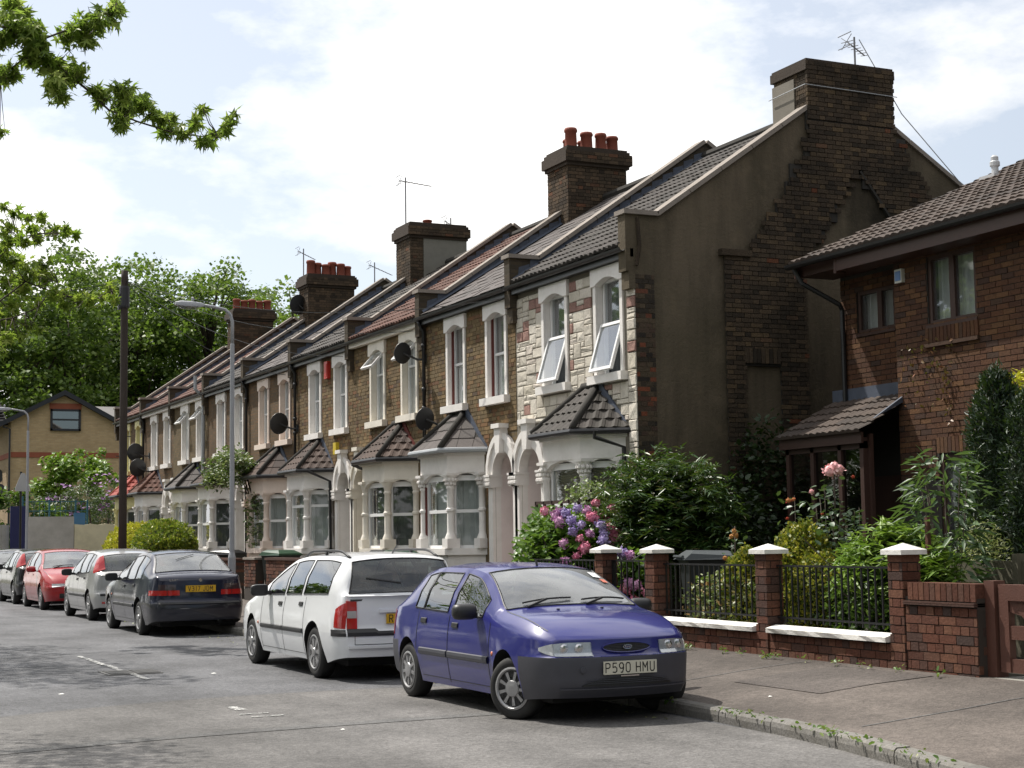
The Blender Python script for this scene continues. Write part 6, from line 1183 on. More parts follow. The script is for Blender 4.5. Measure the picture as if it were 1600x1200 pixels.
cglass = glassmat('car_glass', (.5, .56, .55), .85, .01); cglass_d = glassmat('car_glass_dark', (.3, .35, .35), .85, .01, .12); cglass_t = glassmat('car_glass_sky_haze', (.5, .56, .55), .9, .01, .24); seatm = plain('seat_cloth', (.035, .036, .045), .95, .2)
lampg = plain('headlamp_reflector', (.6, .62, .64), .3, .5, 18, metal=.15, coat=1, dirtcol=(.25, .26, .28)); redl = plain('red_lens', (.42, .012, .012), .15, 0, coat=1); whl = plain('smoked_lens', (.42, .4, .4), .15, .1, coat=1); darkl = plain('dark_lens', (.05, .03, .035), .12, 0, coat=1); amber = plain('amber_lens', (.6, .12, .01), .2, 0, coat=1)
platew = plain('white_plate', (.62, .6, .5), .4, .15, 8); platey = plain('yellow_plate', (.62, .36, .015), .4, .1, 8); plateb = plain('plate_black', (.01, .01, .01), .4, 0); chrome = plain('chrome', (.6, .6, .62), .15, 0, metal=1)
WHC = {}
def wheel_meshes(r, style):
    key = (r, style)
    if key in WHC: return WHC[key]
    t = MB(); ri = r*.66; w = .09
    t.lathe([(ri-.02, -w), (ri+.01, -w), (ri+.02, -w-.004), (r-.035, -w-.006), (r-.01, -w+.012), (r, -w+.03), (r, w-.03), (r-.01, w-.012), (r-.035, w+.006), (ri+.02, w+.004), (ri+.01, w), (ri-.02, w)], 36, ax='y')
    ty = t.mesh('tyre', tyre, True)
    # hubcap on the outer side (y = -w): dished disc with spokes
    h = MB(); h.lathe([(ri-.0, -w+.0), (ri+.008, -w-.006), (ri-.008, -w-.012), (ri-.02, -w-.0), (ri-.035, -w+.035), (.02, -w+.035)], 36, ax='y', m=0)
    h2 = MB(); n = {'nine': 9, 'seven': 7, 'five': 5, 'six': 6}[style]; rh = ri*.42 if style == 'nine' else ri*.28
    for k in range(n):
        a = 2*pi*k/n; da = .5*pi/n*(1.0 if style == 'nine' else 1.25)
        pts = []
        for (rr, dd, y) in ((rh*.9, da*1.1*.9, -w-.006), (ri-.03, da*.62, -w-.004)):
            for sg in (-1, 1): pts.append((rr*cos(a+sg*dd), y, rr*sin(a+sg*dd)))
        bk = [(p[0], p[1]+.03, p[2]) for p in pts]; h.add(pts+bk, [(0, 1, 3, 2), (0, 2, 6, 4), (1, 5, 7, 3), (2, 3, 7, 6)])
    h.lathe([(rh, -w+.02), (rh, -w-.004), (rh*.9, -w-.014), (rh*.3, -w-.018), (.005, -w-.018)], 24, ax='y')
    rm = h.mesh('rim', rimm, False); 
    dk = MB().lathe([(ri-.036, -w+.03), (.02, -w+.03)], 24, ax='y').mesh('brake_shadow', under)
    WHC[key] = (ty, rm, dk); return WHC[key]
def car(S):
    Lc, Wd, wb, fo, tr, zs = S['L'], S['W'], S['wb'], S['fo'], S['tr'], S.get('zs', .2)
    rt = thing(S.get('name', 'parked_car'), S['label'], 'car', (S['x'], S['y'], 0), S['rz'], 'cars parked along the kerb')
    wf, wr = fo, fo+wb; Ra = tr+.055
    c0, c1 = S['screen']; r0, r1 = S['rear']; kf, kr = S.get('kf', .26), S.get('kr', .16)
    FS = S.get('frake', [(.2, .09), (.29, .02), (.31, .0), (.42, .01), (.56, 0), (.575, .012), (.59, .045), (.72, .07)]); RS = S.get('rrake', [(.2, .06), (.3, .01), (.45, 0), (.55, .0), (.6, .04), (.8, .05), (1, .07)])
    BL = S['belt']; TP_ = S['top']; WT = S['wt']; PF = S.get('pf', [(0, .79), (.04, .845), (.1, .893), (.22, .94), (.5, .975), (.9, .995), (1.3, 1), (Lc-1.2, 1), (Lc-.45, .98), (Lc-.2, .955), (Lc-.09, .92), (Lc-.035, .88), (Lc, .83)])
    def wid(s, z):
        fl = .014*(math.exp(-((s-wf)/.33)**4)+math.exp(-((s-wr)/.33)**4))*max(0, 1-abs(z-.45)/.4); return (Wd*ip(PF, s))*ip(PROF, z)+fl
    def X(s, y, z, top=False):
        q = min(1.2, abs(y)/Wd); e = s
        e += ip(FS, z)*max(0, 1-s/.45); e -= ip(RS, z)*max(0, 1-(Lc-s)/.45)
        e += kf*max(0, 1-s/1.1)*q**2.6; e -= kr*max(0, 1-(Lc-s)/.8)*q**2.8
        if top:
            bw = .09*(1-(y/Wd)**2); e -= bw*max(0, 1-abs(s-(c0+c1)/2)/(.9)); e += bw*.8*max(0, 1-abs(s-(r0+r1)/2)/.7)
        return Lc/2-e
    def zb(s):
        z = zs+.03*max(0, 1-s/.4)+.08*max(0, 1-(Lc-s)/.5)
        for c in (wf, wr):
            d = abs(s-c)
            if d < Ra: z = max(z, tr+.01+sqrt(Ra*Ra-d*d))
        return z
    LZ = [.25, .30, .38, .46, .55, .57, .59, .65, .72, .79]
    def section(s):
        b, t, zz = ip(BL, s), ip(TP_, s), zb(s); t = max(t, b+.004); h = t-b; P = []
        P.append((wid(s, zz)*.62, zz, False)); z = zz; prev = zz
        for a in [zz]+LZ+[b]: z = max(min(a, b), zz); P.append((wid(s, z), z, False))
        yb = wid(s, b); yt = min(ip(WT, s), yb-.01*min(1, h/.1)); ub = min(.4, .03/max(h, .001)); ut = max(.6, 1-.05/max(h, .001)) if h > .12 else .85
        for u in (ub, (ub+ut)/2, ut, 1): 
            y = yb+(yt-yb)*(u**1.25)+.02*4*u*(1-u)*min(1, h/.3); P.append((y, b+h*u, u > .9))
        cr = S.get('crown', .045)*min(1, h/.25+.35)*min(1, s/.3)*min(1, (Lc-s)/.2)
        for f in (.95, .82, .56, .28, 0): P.append((yt*f, t+cr*(1-f**2.5)+.0, True))
        return [(X(s, y, z, tp), y, z) for (y, z, tp) in P]
    ss = set([0, Lc, .02, .06, .13, .18, Lc-.02, Lc-.06, Lc-.13, Lc-.18]+[round(Lc*i/46, 3) for i in range(1, 46)]+[.04, .09, Lc-.04, Lc-.09, c0, c1, r0, r1]+[v for w in S['wins'] for v in w]+[v for d in S['doors'] for v in d])
    for c in (wf, wr): ss |= {round(c+Ra*cos(pi*k/14), 4) for k in range(15)}|{round(c-Ra-.001, 4), round(c+Ra+.001, 4)}
    ss = sorted(ss); st = [ss[0]]
    keyv = {0, Lc, c0, c1, r0, r1}|{v for w in S['wins'] for v in w}|{v for d in S['doors'] for v in d}
    for v in ss[1:]:
        if v-st[-1] < .012:
            if v in keyv: st[-1] = v
            continue
        st.append(v)
    sec = [section(s) for s in st]; NP = len(sec[0])
    bt, btr = S.get('bump', (.56, .56)); bm = S.get('bumpmat')
    parts = {}; mats = {}
    def put(k, vs, mi=0):
        parts.setdefault(k, {}); p = parts[k]; idx = []
        for v in vs:
            q = (round(v[0], 5), round(v[1], 5), round(v[2], 5))
            if q not in p: p[q] = len(p)
            if p[q] not in idx: idx.append(p[q])
        if len(idx) >= 3: mats.setdefault(k, []).append((tuple(idx), mi))
    def inr(s, rngs): 
        for i, (a, b) in enumerate(rngs):
            if a < s < b: return i
        return -1
    loops = {}
    for i in range(len(st)-1):
        sm = (st[i]+st[i+1])/2
        for j in range(NP-1):
            for sg in (1, -1):
                q = [sec[i][j], sec[i+1][j], sec[i+1][j+1], sec[i][j+1]]; q = [(p[0], p[1]*sg, p[2]) for p in q]
                if sg > 0: q = q[::-1]
                zm = sum(p[2] for p in q)/4; k, mi = ('body',), 0
                if j == 0: k, mi = ('body',), 1
                elif j >= 17 and c0 < sm < c1: k = ('windscreen',)
                elif j >= 17 and r0 < sm < r1: k = ('rear_window',)
                elif j in (13, 14) and inr(sm, S['wins']) >= 0: k = ('pane', inr(sm, S['wins']), sg)
                elif j >= 16 and .12 < sm < c0: k = ('bonnet',)
                elif 1 <= j <= 15 and inr(sm, S['doors']) >= 0: k = ('door', inr(sm, S['doors']), sg)
                if 1 <= j <= 11 and bm and ((sm < fo-Ra and zm < bt) or (sm > wr+Ra and zm < btr)): k, mi = ('front_bumper' if sm < fo else 'rear_bumper',), 0
                if k[0] == 'door' and j == 1 and S.get('sillm'): mi = 0
                put(k, q, mi)
    fr = [-1, -.95, -.82, -.56, -.28, 0, .28, .56, .82, .95, 1]
    for (s, nm) in ((0, 'front_bumper'), (Lc, 'rear_bumper')):
        sc_ = section(s)
        for j in range(1, 16):
            for a, b in zip(fr, fr[1:]):
                q = [(X(s, sc_[jj][1]*f, sc_[jj][2]), sc_[jj][1]*f, sc_[jj][2]) for jj, f in ((j, a), (j, b), (j+1, b), (j+1, a))]
                if s == 0: q = q[::-1]
                zm = sum(p[2] for p in q)/4; lim = bt if s == 0 else btr
                put((nm,) if (bm and zm < lim) else ('body',), q)
    def mk(k, name, mat_, parent, sm_=True, off=0):
        p = parts[k]; vs = list(p.keys()); me = bpy.data.meshes.new(name); me.from_pydata(vs, [], [f for f, _ in mats[k]])
        for mm in (mat_ if isinstance(mat_, list) else [mat_]): me.materials.append(mm)
        me.polygons.foreach_set('material_index', [m_ for _, m_ in mats[k]]); me.polygons.foreach_set('use_smooth', [sm_]*len(me.polygons)); me.update()
        try: me.set_sharp_from_angle(angle=rad(62))
        except Exception: pass
        return link(name, me, parent)
    pt = S['paint']; body = mk(('body',), 'body', [pt, under], rt)
    if ('bonnet',) in parts: mk(('bonnet',), 'bonnet', [pt], rt)
    for nm in ('front_bumper', 'rear_bumper'):
        if (nm,) in parts: mk((nm,), nm, [bm], rt)
    gm = S.get('glass', cglass); ws = mk(('windscreen',), 'windscreen', [cglass_t], rt); rw = mk(('rear_window',), 'rear_window', [S.get('rglass', cglass_t)], rt)
    def seal(parent, i0, i1, jl, sg=None, name='window_seal', r=.009, m=None):
        """dark rubber strip round the glass between stations i0,i1 and rows jl"""
        b = MB()
        def pth(pts): b.tube(pts, r, 4)
        if sg is None:
            for (ia) in (i0, i1): pth([(p[0], p[1], p[2]) for p in [sec[ia][j] for j in range(jl[0], NP)]]+[(p[0], -p[1], p[2]) for p in [sec[ia][j] for j in range(NP-2, jl[0]-1, -1)]])
            for q in (1, -1): pth([(sec[i][jl[0]][0], sec[i][jl[0]][1]*q, sec[i][jl[0]][2]) for i in range(i0, i1+1)])
        else:
            for j in jl: pth([(sec[i][j][0], sec[i][j][1]*sg, sec[i][j][2]) for i in range(i0, i1+1)])
            for i in (i0, i1): pth([(sec[i][j][0], sec[i][j][1]*sg, sec[i][j][2]) for j in range(jl[0], jl[1]+1)])
        b.obj(name, m or rubber, parent, smooth=True)
    ix = {s: i for i, s in enumerate(st)}
    def idx(v): return min(range(len(st)), key=lambda i: abs(st[i]-v))
    seal(ws, idx(c0), idx(c1), (17, NP), r=.011); seal(rw, idx(r0), idx(r1), (17, NP), r=.011)
    drs = {}
    for k in [q for q in parts if q[0] == 'door']: drs[(k[1], k[2])] = mk(k, 'door', [pt], rt)
    for k in [q for q in parts if q[0] == 'pane']:
        a, b = S['wins'][k[1]]; own = [d for n_, d in drs.items() if n_[1] == k[2] and S['doors'][n_[0]][0]-.02 <= (a+b)/2 <= S['doors'][n_[0]][1]+.02]
        pn = mk(k, 'pane', [gm], own[0] if own else rt); seal(own[0] if own else pn, idx(a), idx(b), (13, 15), k[2])
    def SP(s, z, sg=1, off=0):
        b = ip(BL, s)
        if z <= b: y = wid(s, z)
        else:
            t = ip(TP_, s); yb = wid(s, b); yt = min(ip(WT, s), yb-.01); u = min(1, (z-b)/max(.01, t-b)); y = yb+(yt-yb)*u**1.25+.02*4*u*(1-u)
        return (X(s, y, z), (y+off)*sg, z)
    def FP(y, z, off=0, s=0): return (X(s, y, z)+(off if s == 0 else -off), y, z)
    def TPt(s, y, off=0):
        t = ip(TP_, s); b = ip(BL, s); h = t-b; yt = min(ip(WT, s), wid(s, b)-.01*min(1, h/.1)); f = min(1, abs(y)/yt); cr = S.get('crown', .045)*min(1, h/.25+.35)*min(1, s/.3)*min(1, (Lc-s)/.2); return (X(s, y, t, True), y, t+cr*(1-f**2.5)+off)
    def patch(name, mat_, fn, us, lo, hi, n=3, parent=rt, off=.006, thick=True):
        P = []
        for u in us: a, b = lo(u), hi(u); P.append([fn(u, a+(b-a)*k/n, off) for k in range(n+1)])
        m = MB().grid(P)
        if thick:
            Q = [[fn(u, v, -.01) for v in (lo(u), hi(u))] for u in us]; m.grid([[Q[i][0] for i in range(len(us))], [P[i][0] for i in range(len(us))]]); m.grid([[P[i][-1] for i in range(len(us))], [Q[i][1] for i in range(len(us))]])
            m.grid([P[0], [Q[0][0]]*(n)+[Q[0][1]]]); m.grid([P[-1], [Q[-1][0]]*n+[Q[-1][1]]])
        return m.obj(name, mat_, parent, smooth=False)
    def lin(a, b, n): return [a+(b-a)*i/n for i in range(n+1)]
    # shut lines: thin dark strips on the surface
    sh = MB()
    def vline(s, z0, z1, sg, w=.005):
        zz = lin(z0, z1, 14); sh.grid([[SP(s-w, z, sg, .0022) for z in zz], [SP(s+w, z, sg, .0022) for z in zz]])
    for sg in (1, -1):
        for (a, b) in S['doors']:
            for s in (a, b): vline(s, zb(s)+.04, ip(BL, s)+.0, sg)
        for (a, b) in S['doors']: 
            q = lin(a, b, 16); sh.grid([[SP(s, max(zb(s)+.035, zs+.06), sg, .002) for s in q], [SP(s, max(zb(s)+.042, zs+.067), sg, .002) for s in q]])
        q = lin(.16, c0-.05, 14); sh.grid([[TPt(s, (ip(WT, s)*.985)*sg, .004) for s in q], [TPt(s, (ip(WT, s)*.985-.008)*sg, .006) for s in q]])
    sh.obj('shut_lines', plateb, rt)
    # side rubbing strips
    if True:
        pass
    if S.get('strip'):
        z0, z1, sm_ = S['strip']
        for sg in (1, -1):
            for (a, b) in S['doors']:
                q = lin(a+.015, min(b, wr-Ra-.02)-.015, 10); m = MB(); m.grid([[SP(s, z, sg, o) for s in q] for z, o in ((z0, 0), (z0+.008, .014), ((z0+z1)/2, .018), (z1-.008, .014), (z1, 0))]); m.obj('rubbing_strip', sm_, drs.get((S['doors'].index((a, b)), sg), rt))
    # handles
    for n_, (a, b) in enumerate(S['doors']):
        for sg in (1, -1):
            s = b-.16; zc = ip(BL, s)-.085; hm = MB(); hm.grid([[SP(s+ds, zc+dz, sg, o) for ds in (-.07, -.055, .055, .07)] for dz, o in ((-.026, .002), (-.02, .012), (.02, .012), (.026, .002))]); hm.obj('handle', S.get('handle', rubber), drs.get((n_, sg), rt))
    # mirrors
    for sg in (1, -1):
        s = S['wins'][0][0]+.12; b_ = ip(BL, s); p = SP(s, b_+.03, sg, 0); m = MB()
        m.lathe([(.012, -.1), (.06, -.098), (.078, -.07), (.08, 0), (.078, .06), (.066, .1), (.03, .12)], 12, (0, 0, 0), 'y'); m.v = [(p[0]+.03+max(-.035, v[0]), p[1]+sg*(.14)+v[1]*sg*1.0, p[2]+.05+math.copysign(abs(v[2]/.08)**.7*.075, v[2])) for v in m.v]
        m.box(p[0]-.02, p[1]-.02, p[2]-.01, p[0]+.06, p[1]+sg*.07, p[2]+.04); m.obj('door_mirror', S.get('mirror', rubber), rt, smooth=False)
        smooth_angle(rt.children[-1] if False else bpy.data.objects[[o.name for o in rt.children if o.name.startswith('door_mirror')][-1]], 50)
    # wheels
    ty, rm, dk = wheel_meshes(tr, S.get('hub', 'seven')); steer = S.get('steer', 0)
    for xx, isf in ((Lc/2-wf, True), (Lc/2-wr, False)):
        for sg in (1, -1):
            w = link('wheel', ty, rt, (xx, sg*(Wd-.115), tr), (0, RNG.random()*6, (steer if isf else 0)+(0 if sg < 0 else pi))); w.rotation_mode = 'XYZ'; link('rim', rm, w); link('rim_backing', dk, w)
    # underside and cabin
    u = MB().box(-Lc/2+.3, -Wd+.22, .17, Lc/2-.3, Wd-.22, .3); u.box(Lc/2-wr-.1, -Wd+.2, tr-.05, Lc/2-wr+.1, Wd-.2, tr+.06); u.tube([(-Lc/2+.1, -.35, .24), (-Lc/2+.8, -.35, .24)], .03, 8); u.obj('underbody', under, rt)
    cab = MB(); fz = .35; a, b = Lc/2-c0-.1, Lc/2-min(r1, Lc-.25); zd = ip(BL, c0)-.06
    cab.box(b, -Wd+.12, .3, a, Wd-.12, .34); cab.add([(a+.05, -Wd+.1, zd), (a+.05, Wd-.1, zd), (a-.35, Wd-.12, zd+.02), (a-.35, -Wd+.12, zd+.02), (a-.42, Wd-.12, zd-.2), (a-.42, -Wd+.12, zd-.2)], [(0, 1, 2, 3), (3, 2, 4, 5)]); cab.box(a-.1, -Wd+.1, .34, a+.05, Wd-.1, zd-.02)
    if S.get('shelf', True): sx = Lc/2-(r0+r1)/2; cab.box(Lc/2-r1, -Wd+.18, ip(BL, r0)-.05, Lc/2-r0+.25, Wd-.18, ip(BL, r0)-.03)
    cab.obj('dashboard', plain('dash_grey', (.05, .052, .055), .8, .1), rt)
    def seat(x, y, w=.24, hz=0):
        m = MB(); P = []
        for (xx, zz, tt, ww) in ((.22, .42, .05, .9), (.0, .42, .08, 1), (-.06, .6, .06, 1), (-.14, .85, .055, .95), (-.19, 1.0, .045, .75)):
            P.append([(x+xx+tt, y-w*ww, zz), (x+xx+tt*1.3, y, zz+.01), (x+xx+tt, y+w*ww, zz), (x+xx-tt, y+w*ww, zz), (x+xx-tt*1.2, y, zz), (x+xx-tt, y-w*ww, zz), (x+xx+tt, y-w*ww, zz)])
        m.grid(P); m.add(P[-1][:6], [tuple(range(6))]); m.box(x-.24, y-.04, 1.0, x-.21, y+.04, 1.06)
        hr = MB().lathe([(.01, -.12), (.06, -.1), (.075, 0), (.06, .1), (.01, .12)], 10, (x-.235, y, 1.12), 'y'); m.add(hr.v, hr.f); return m.obj('seat', seatm, rt, smooth=True)
    xs_ = Lc/2-(c0+1.25); seat(xs_, -.36); seat(xs_, .36); 
    for y in (-.38, 0, .38): seat(xs_-.85, y, .2)
    sw = MB(); sy = .36*(-1 if True else 1); cxw = a-.5; ring = [(cxw-.06*sin(q)*0-.17*sin(q)*.35, sy+.18*cos(q), zd+.05+.17*sin(q)) for q in [2*pi*i/20 for i in range(21)]]; sw.tube(ring, .014, 6, cap=False); sw.box(cxw-.0, sy-.16, zd+.03, cxw+.02, sy+.16, zd+.07); sw.obj('steering_wheel', plain('wheel_grey', (.12, .12, .125), .6, .1), rt, smooth=True)
    # wipers
    for (y0, y1) in S.get('wipers', ((.1, .58), (-.5, .0))):
        P = [TPt(c0+.04+.0*t+.035*t, y0+(y1-y0)*t, .022+.008*sin(pi*t)) for t in lin(0, 1, 6)]; MB().tube(P, .009, 5).tube([TPt(c0-.03, y0+.02, .01), P[3]], .012, 5).obj('wiper', rubber, rt)
    def plate(txt, front, z, mt, w=.52, y=0, h=.111, sp=.115, xs=.78, left=False):
        s = 0 if front else Lc; x = FP(y, z, .022, s)[0]; M4 = Matrix(((0, 0, 1 if front else -1, x), (1 if front else -1, 0, 0, y), (0, 1, 0, z), (0, 0, 0, 1)))
        d = 1 if front else -1; p = MB().box(x-.018*d, y-w/2, z-h/2, x, y+w/2, z+h/2).obj('number_plate', mt, rt)
        if left: M4 = M4 @ Matrix.Translation((-w/2+.035, 0, 0))
        plate_text(txt, .079, .05*xs/.78, p, M4, plateb, left)
        return p
    return dict(WE=wid(Lc, .7)-.004, WF=wid(0, .62)-.003, rt=rt, SP=SP, FP=FP, TP=TPt, patch=patch, lin=lin, plate=plate, Lc=Lc, Wd=Wd, body=body, doors=drs, X=X, ip=ip, BL=BL, wid=wid)
R90 = pi/2
def rtext(K, txt, y, z, size, mt, xs=1, name='badge'):
    x = K['FP'](y, z, .006, K['Lc'])[0]; M4 = Matrix(((0, 0, -1, x), (-1, 0, 0, y), (0, 1, 0, z), (0, 0, 0, 1))); return textobj(txt, size, mt, K['rt'], M4, xs, .001, name)
# ---- blue hatchback
blue = carpaint('violet_blue_paint', (.022, .025, .17), 0, .4)
K = car(dict(L=3.94, W=.825, wb=2.446, fo=.76, tr=.275, x=6.91, y=14.385, rz=-R90, label='blue five door hatchback with grey bumpers and plate P590 HMU, front wheels turned', paint=blue, bumpmat=bumperg, bump=(.57, .56), steer=rad(27), hub='nine',
    belt=[(0, .70), (.12, .72), (.4, .74), (.95, .82), (1.3, .842), (3.0, .885), (3.7, .90), (3.94, .86)], top=[(0, .715), (.06, .75), (.25, .81), (.6, .88), (1.08, .94), (1.11, .95), (1.35, 1.075), (1.68, 1.235), (1.8, 1.275), (2.2, 1.315), (2.7, 1.315), (3.2, 1.25), (3.28, 1.225), (3.72, .965), (3.82, .93), (3.94, .88)],
    wt=[(0, .60), (.3, .67), (1.1, .70), (1.38, .645), (1.75, .575), (2.3, .56), (3.0, .56), (3.3, .555), (3.74, .64), (3.94, .66)], screen=(1.1, 1.76), kr=.12, rear=(3.26, 3.72), doors=[(1.16, 2.13), (2.13, 2.93)], wins=[(1.36, 2.07), (2.19, 2.80), (2.82, 3.05)], strip=(.46, .53, bumperg), zs=.19))
pa, FP, SP, lin = K['patch'], K['FP'], K['SP'], K['lin']
for sg in (1, -1):
    zl = lambda y: .582+.0*y; zh = lambda y: .695-.02*max(0, (abs(y)-.5)/.2)**2*1.2
    f = lambda y, z, o: FP(y, z, o)
    h = pa('headlight', lampg, f, [sg*v for v in lin(.34, K['WF'], 10)], zl, zh, 4, off=.01)
    g = pa('lens', glassmat('lamp_lens', (.85, .88, .9), 2.0, .05), f, [sg*v for v in lin(.338, K['WF'], 10)], lambda y: zl(y)-.003, lambda y: zh(y)+.003, 4, parent=h, off=.022)
    pa('lens_side', lampg, lambda s, z, o: SP(s, z, sg, o), lin(.0, .085, 5), lambda s: .584+.5*s, lambda s: .685-.4*s, 3, parent=h, off=.009)
    for q in (.44, .56): MB().lathe([(.045, 0), (.03, .01), (.01, .012)], 12, (FP(sg*q, .643, .012)[0], sg*q, .643), 'x').obj('bulb', chrome, h)
    MB().lathe([(.022, 0), (.018, .012), (.005, .015)], 10, (0, 0, 0), 'y').obj('side_repeater', amber, K['rt'], loc=SP(1.1-.03, .56, sg, .002), smooth=True)
e = MB(); n = 28
ring = [(cos(2*pi*i/n)*.235, .645+sin(2*pi*i/n)*.043) for i in range(n)]
gr = MB().add([FP(0, .645, .006)]+[FP(a, b, .008) for a, b in ring], [(0, 1+i, 1+(i+1) % n) for i in range(n)]).obj('grille', plateb, K['rt'])
m = MB().tube([FP(a, b, .01) for a, b in ring]+[FP(*ring[0], .01)], .006, 5, cap=False).obj('grille_surround', blue, gr)
m = MB()
for q in (-.02, -.007, .006, .019): m.tube([FP(a, .645+q, .012) for a in lin(-.21, .21, 10)], .0025, 4)
m.obj('grille_bar', bumperg, gr)
ov = [(cos(2*pi*i/n)*.043, .648+sin(2*pi*i/n)*.018) for i in range(n)]; x0 = FP(0, .645, .02)[0]
bd = MB().prism(ov, lambda u, v, d: (x0+d, u, v), -.01, .004).obj('badge', plain('badge_blue', (.01, .02, .12), .3, 0, coat=1), K['rt']); MB().tube([(x0+.004, a, b) for a, b in ov+[ov[0]]], .0035, 5, cap=False).obj('badge_ring', chrome, bd)
textobj('Ford', .026, chrome, bd, Matrix(((0, 0, 1, x0+.0055), (1, 0, 0, 0), (0, 1, 0, .648), (0, 0, 0, 1))) @ Matrix.Shear('XZ', 4, (0, 0)), 1.0, .0006)
pa('intake', plateb, lambda y, z, o: FP(y, z, o), lin(-.44, .44, 16), lambda y: .325, lambda y: .325+.07*max(.02, 1-abs(y/.44)**3.2), 2, off=.005)
m = MB()
for z in (.345, .36, .375): m.tube([FP(y, z, .012) for y in lin(-.4, .4, 10)], .003, 4)
m.tube([FP(y, .3, .012) for y in lin(-.62, .62, 14)], .006, 4).obj('intake_bar', bumperg, K['rt'])
K['plate']('P590 HMU', True, .475, platew, y=-.0); MB().box(FP(0, .402, .008)[0]-.01, -.09, .398, FP(0, .402, .012)[0], .09, .408).obj('plate_holder', chrome, K['rt'])
MB().lathe([(.028, 0), (.026, .006), (.004, .008)], 14, (FP(-.43, .46, .004)[0], -.43, .46), 'x').obj('tow_eye_cover', bumperg, K['rt'])
for sg in (1, -1): pa('tail_light', redl, lambda s, z, o: SP(s, z, sg, o), lin(3.74, 3.93, 5), lambda s: .62, lambda s: .86+(s-3.74)*.1, 3, off=.005)
MB().tube([K['TP'](1.86, 0, 0), (K['TP'](1.86, 0, 0)[0]-.02, 0, K['TP'](1.86, 0, 0)[2]+.05)], .012, 6).obj('aerial_stub', rubber, K['rt'])
MB().quad(*[K['TP'](s, y, .012) for s, y in ((1.66, .44), (1.66, .53), (1.56, .54), (1.56, .45))]).obj('tax_disc', plain('paper_white', (.75, .76, .78), .6, 0), K['rt']); MB().quad(*[K['TP'](s, y, .012) for s, y in ((1.53, .5), (1.53, .56), (1.47, .575), (1.47, .515))]).obj('tax_disc', plain('paper_red', (.6, .18, .12), .6, 0), K['rt'])
for sg in (.2, -.25): MB().box(-.015, -.01, 0, .015, .01, .01).obj('washer_jet', rubber, K['rt'], loc=K['TP'](.9, sg, .0))
# ---- white estate
wht = carpaint('white_paint', (.76, .775, .8), 0, .4)
K = car(dict(L=4.49, W=.845, wb=2.637, fo=.92, tr=.3, x=6.82, y=19.68, rz=R90, label='white estate car with black roof rails and grey rear band, parked behind the blue hatchback', paint=wht, bumpmat=wht, hub='seven', kr=.1,
    belt=[(0, .62), (.15, .68), (.6, .80), (1.2, .885), (1.7, .90), (3.2, .935), (4.2, .96), (4.49, .955)], top=[(0, .64), (.08, .70), (.3, .78), (.8, .88), (1.25, .955), (1.28, .965), (1.7, 1.16), (2.1, 1.325), (2.3, 1.37), (2.8, 1.41), (3.5, 1.415), (4.05, 1.385), (4.17, 1.355), (4.22, 1.31), (4.42, .985), (4.49, .965)],
    wt=[(0, .62), (.4, .72), (1.25, .765), (1.7, .68), (2.15, .60), (2.8, .585), (4.0, .585), (4.2, .60), (4.42, .70), (4.49, .72)], screen=(1.25, 2.1), rear=(4.19, 4.41), doors=[(1.4, 2.35), (2.35, 3.18)], wins=[(1.6, 2.30), (2.38, 2.98), (3.07, 3.98)], strip=(.5, .56, rubber), zs=.2, rglass=cglass_d,
    rrake=[(.2, .06), (.3, .01), (.45, 0), (.55, .0), (.6, .03), (.8, .04), (1, .06)], pf=[(0, .79), (.04, .845), (.1, .893), (.22, .94), (.5, .975), (.9, .995), (1.3, 1), (3.6, 1), (4.2, .985), (4.33, .965), (4.42, .935), (4.465, .9), (4.49, .86)]))
pa, FP, SP, lin = K['patch'], K['FP'], K['SP'], K['lin']; LL_ = K['Lc']; FR = lambda y, z, o: FP(y, z, o, LL_)
for sg in (1, -1):
    t = pa('tail_light', redl, FR, [sg*v for v in lin(.60, K['WE'], 5)], lambda y: .60, lambda y: .915-.25*abs(abs(y)-.72)**1.5, 5, off=.012)
    pa('lens', whl, FR, [sg*v for v in lin(.605, K['WE']-.004, 5)], lambda y: .72, lambda y: .8, 2, parent=t, off=.016)
    pa('lens', redl, lambda s, z, o: SP(s, z, sg, o), lin(4.33, 4.489, 6), lambda s: .60+.1*(4.49-s), lambda s: .9-.5*(4.49-s), 4, parent=t, off=.006)
    pa('rubbing_strip', rubber, lambda s, z, o: SP(s, z, sg, o), lin(4.26, 4.489, 6), lambda s: .515, lambda s: .59, 2, off=.009)
    rr = MB(); P = [(K['TP'](s, sg*.545)) for s in lin(2.35, 4.05, 14)]
    rr.tube([(p[0], p[1], p[2]+.055*min(1, 6*t, 6*(1-t))) for p, t in zip(P, lin(0, 1, 14))], .016, 6); p = P[7]; rr.box(p[0]-.03, p[1]-.012, p[2]-.02, p[0]+.03, p[1]+.012, p[2]+.05); rr.obj('roof_rail', rubber, K['rt'], smooth=True)
pa('boot_band', rubber, FR, lin(-K['WE'], K['WE'], 40), lambda y: .515, lambda y: .60 if abs(y) > .36 else .57, 2, off=.008)
pa('boot_handle', wht, FR, lin(-.34, .34, 8), lambda y: .775, lambda y: .81, 2, off=.025)
pa('tailgate_seam', plateb, FR, [-.635, -.629], lambda y: .42, lambda y: .89, 6, off=.003, thick=False); pa('tailgate_seam', plateb, FR, [.629, .635], lambda y: .42, lambda y: .89, 6, off=.003, thick=False); pa('tailgate_seam', plateb, FR, lin(-.63, .63, 12), lambda y: .418, lambda y: .425, 1, off=.003, thick=False)
K['plate']('R', False, .705, platey, left=True); MB().tube([K['TP'](4.36, .05, .03), K['TP'](4.33, .45, .035)], .011, 5).obj('wiper', rubber, K['rt']); pa('bumper_step', wht, FR, lin(-K['WE']*.99, K['WE']*.99, 20), lambda y: .38, lambda y: .41, 2, off=.03)
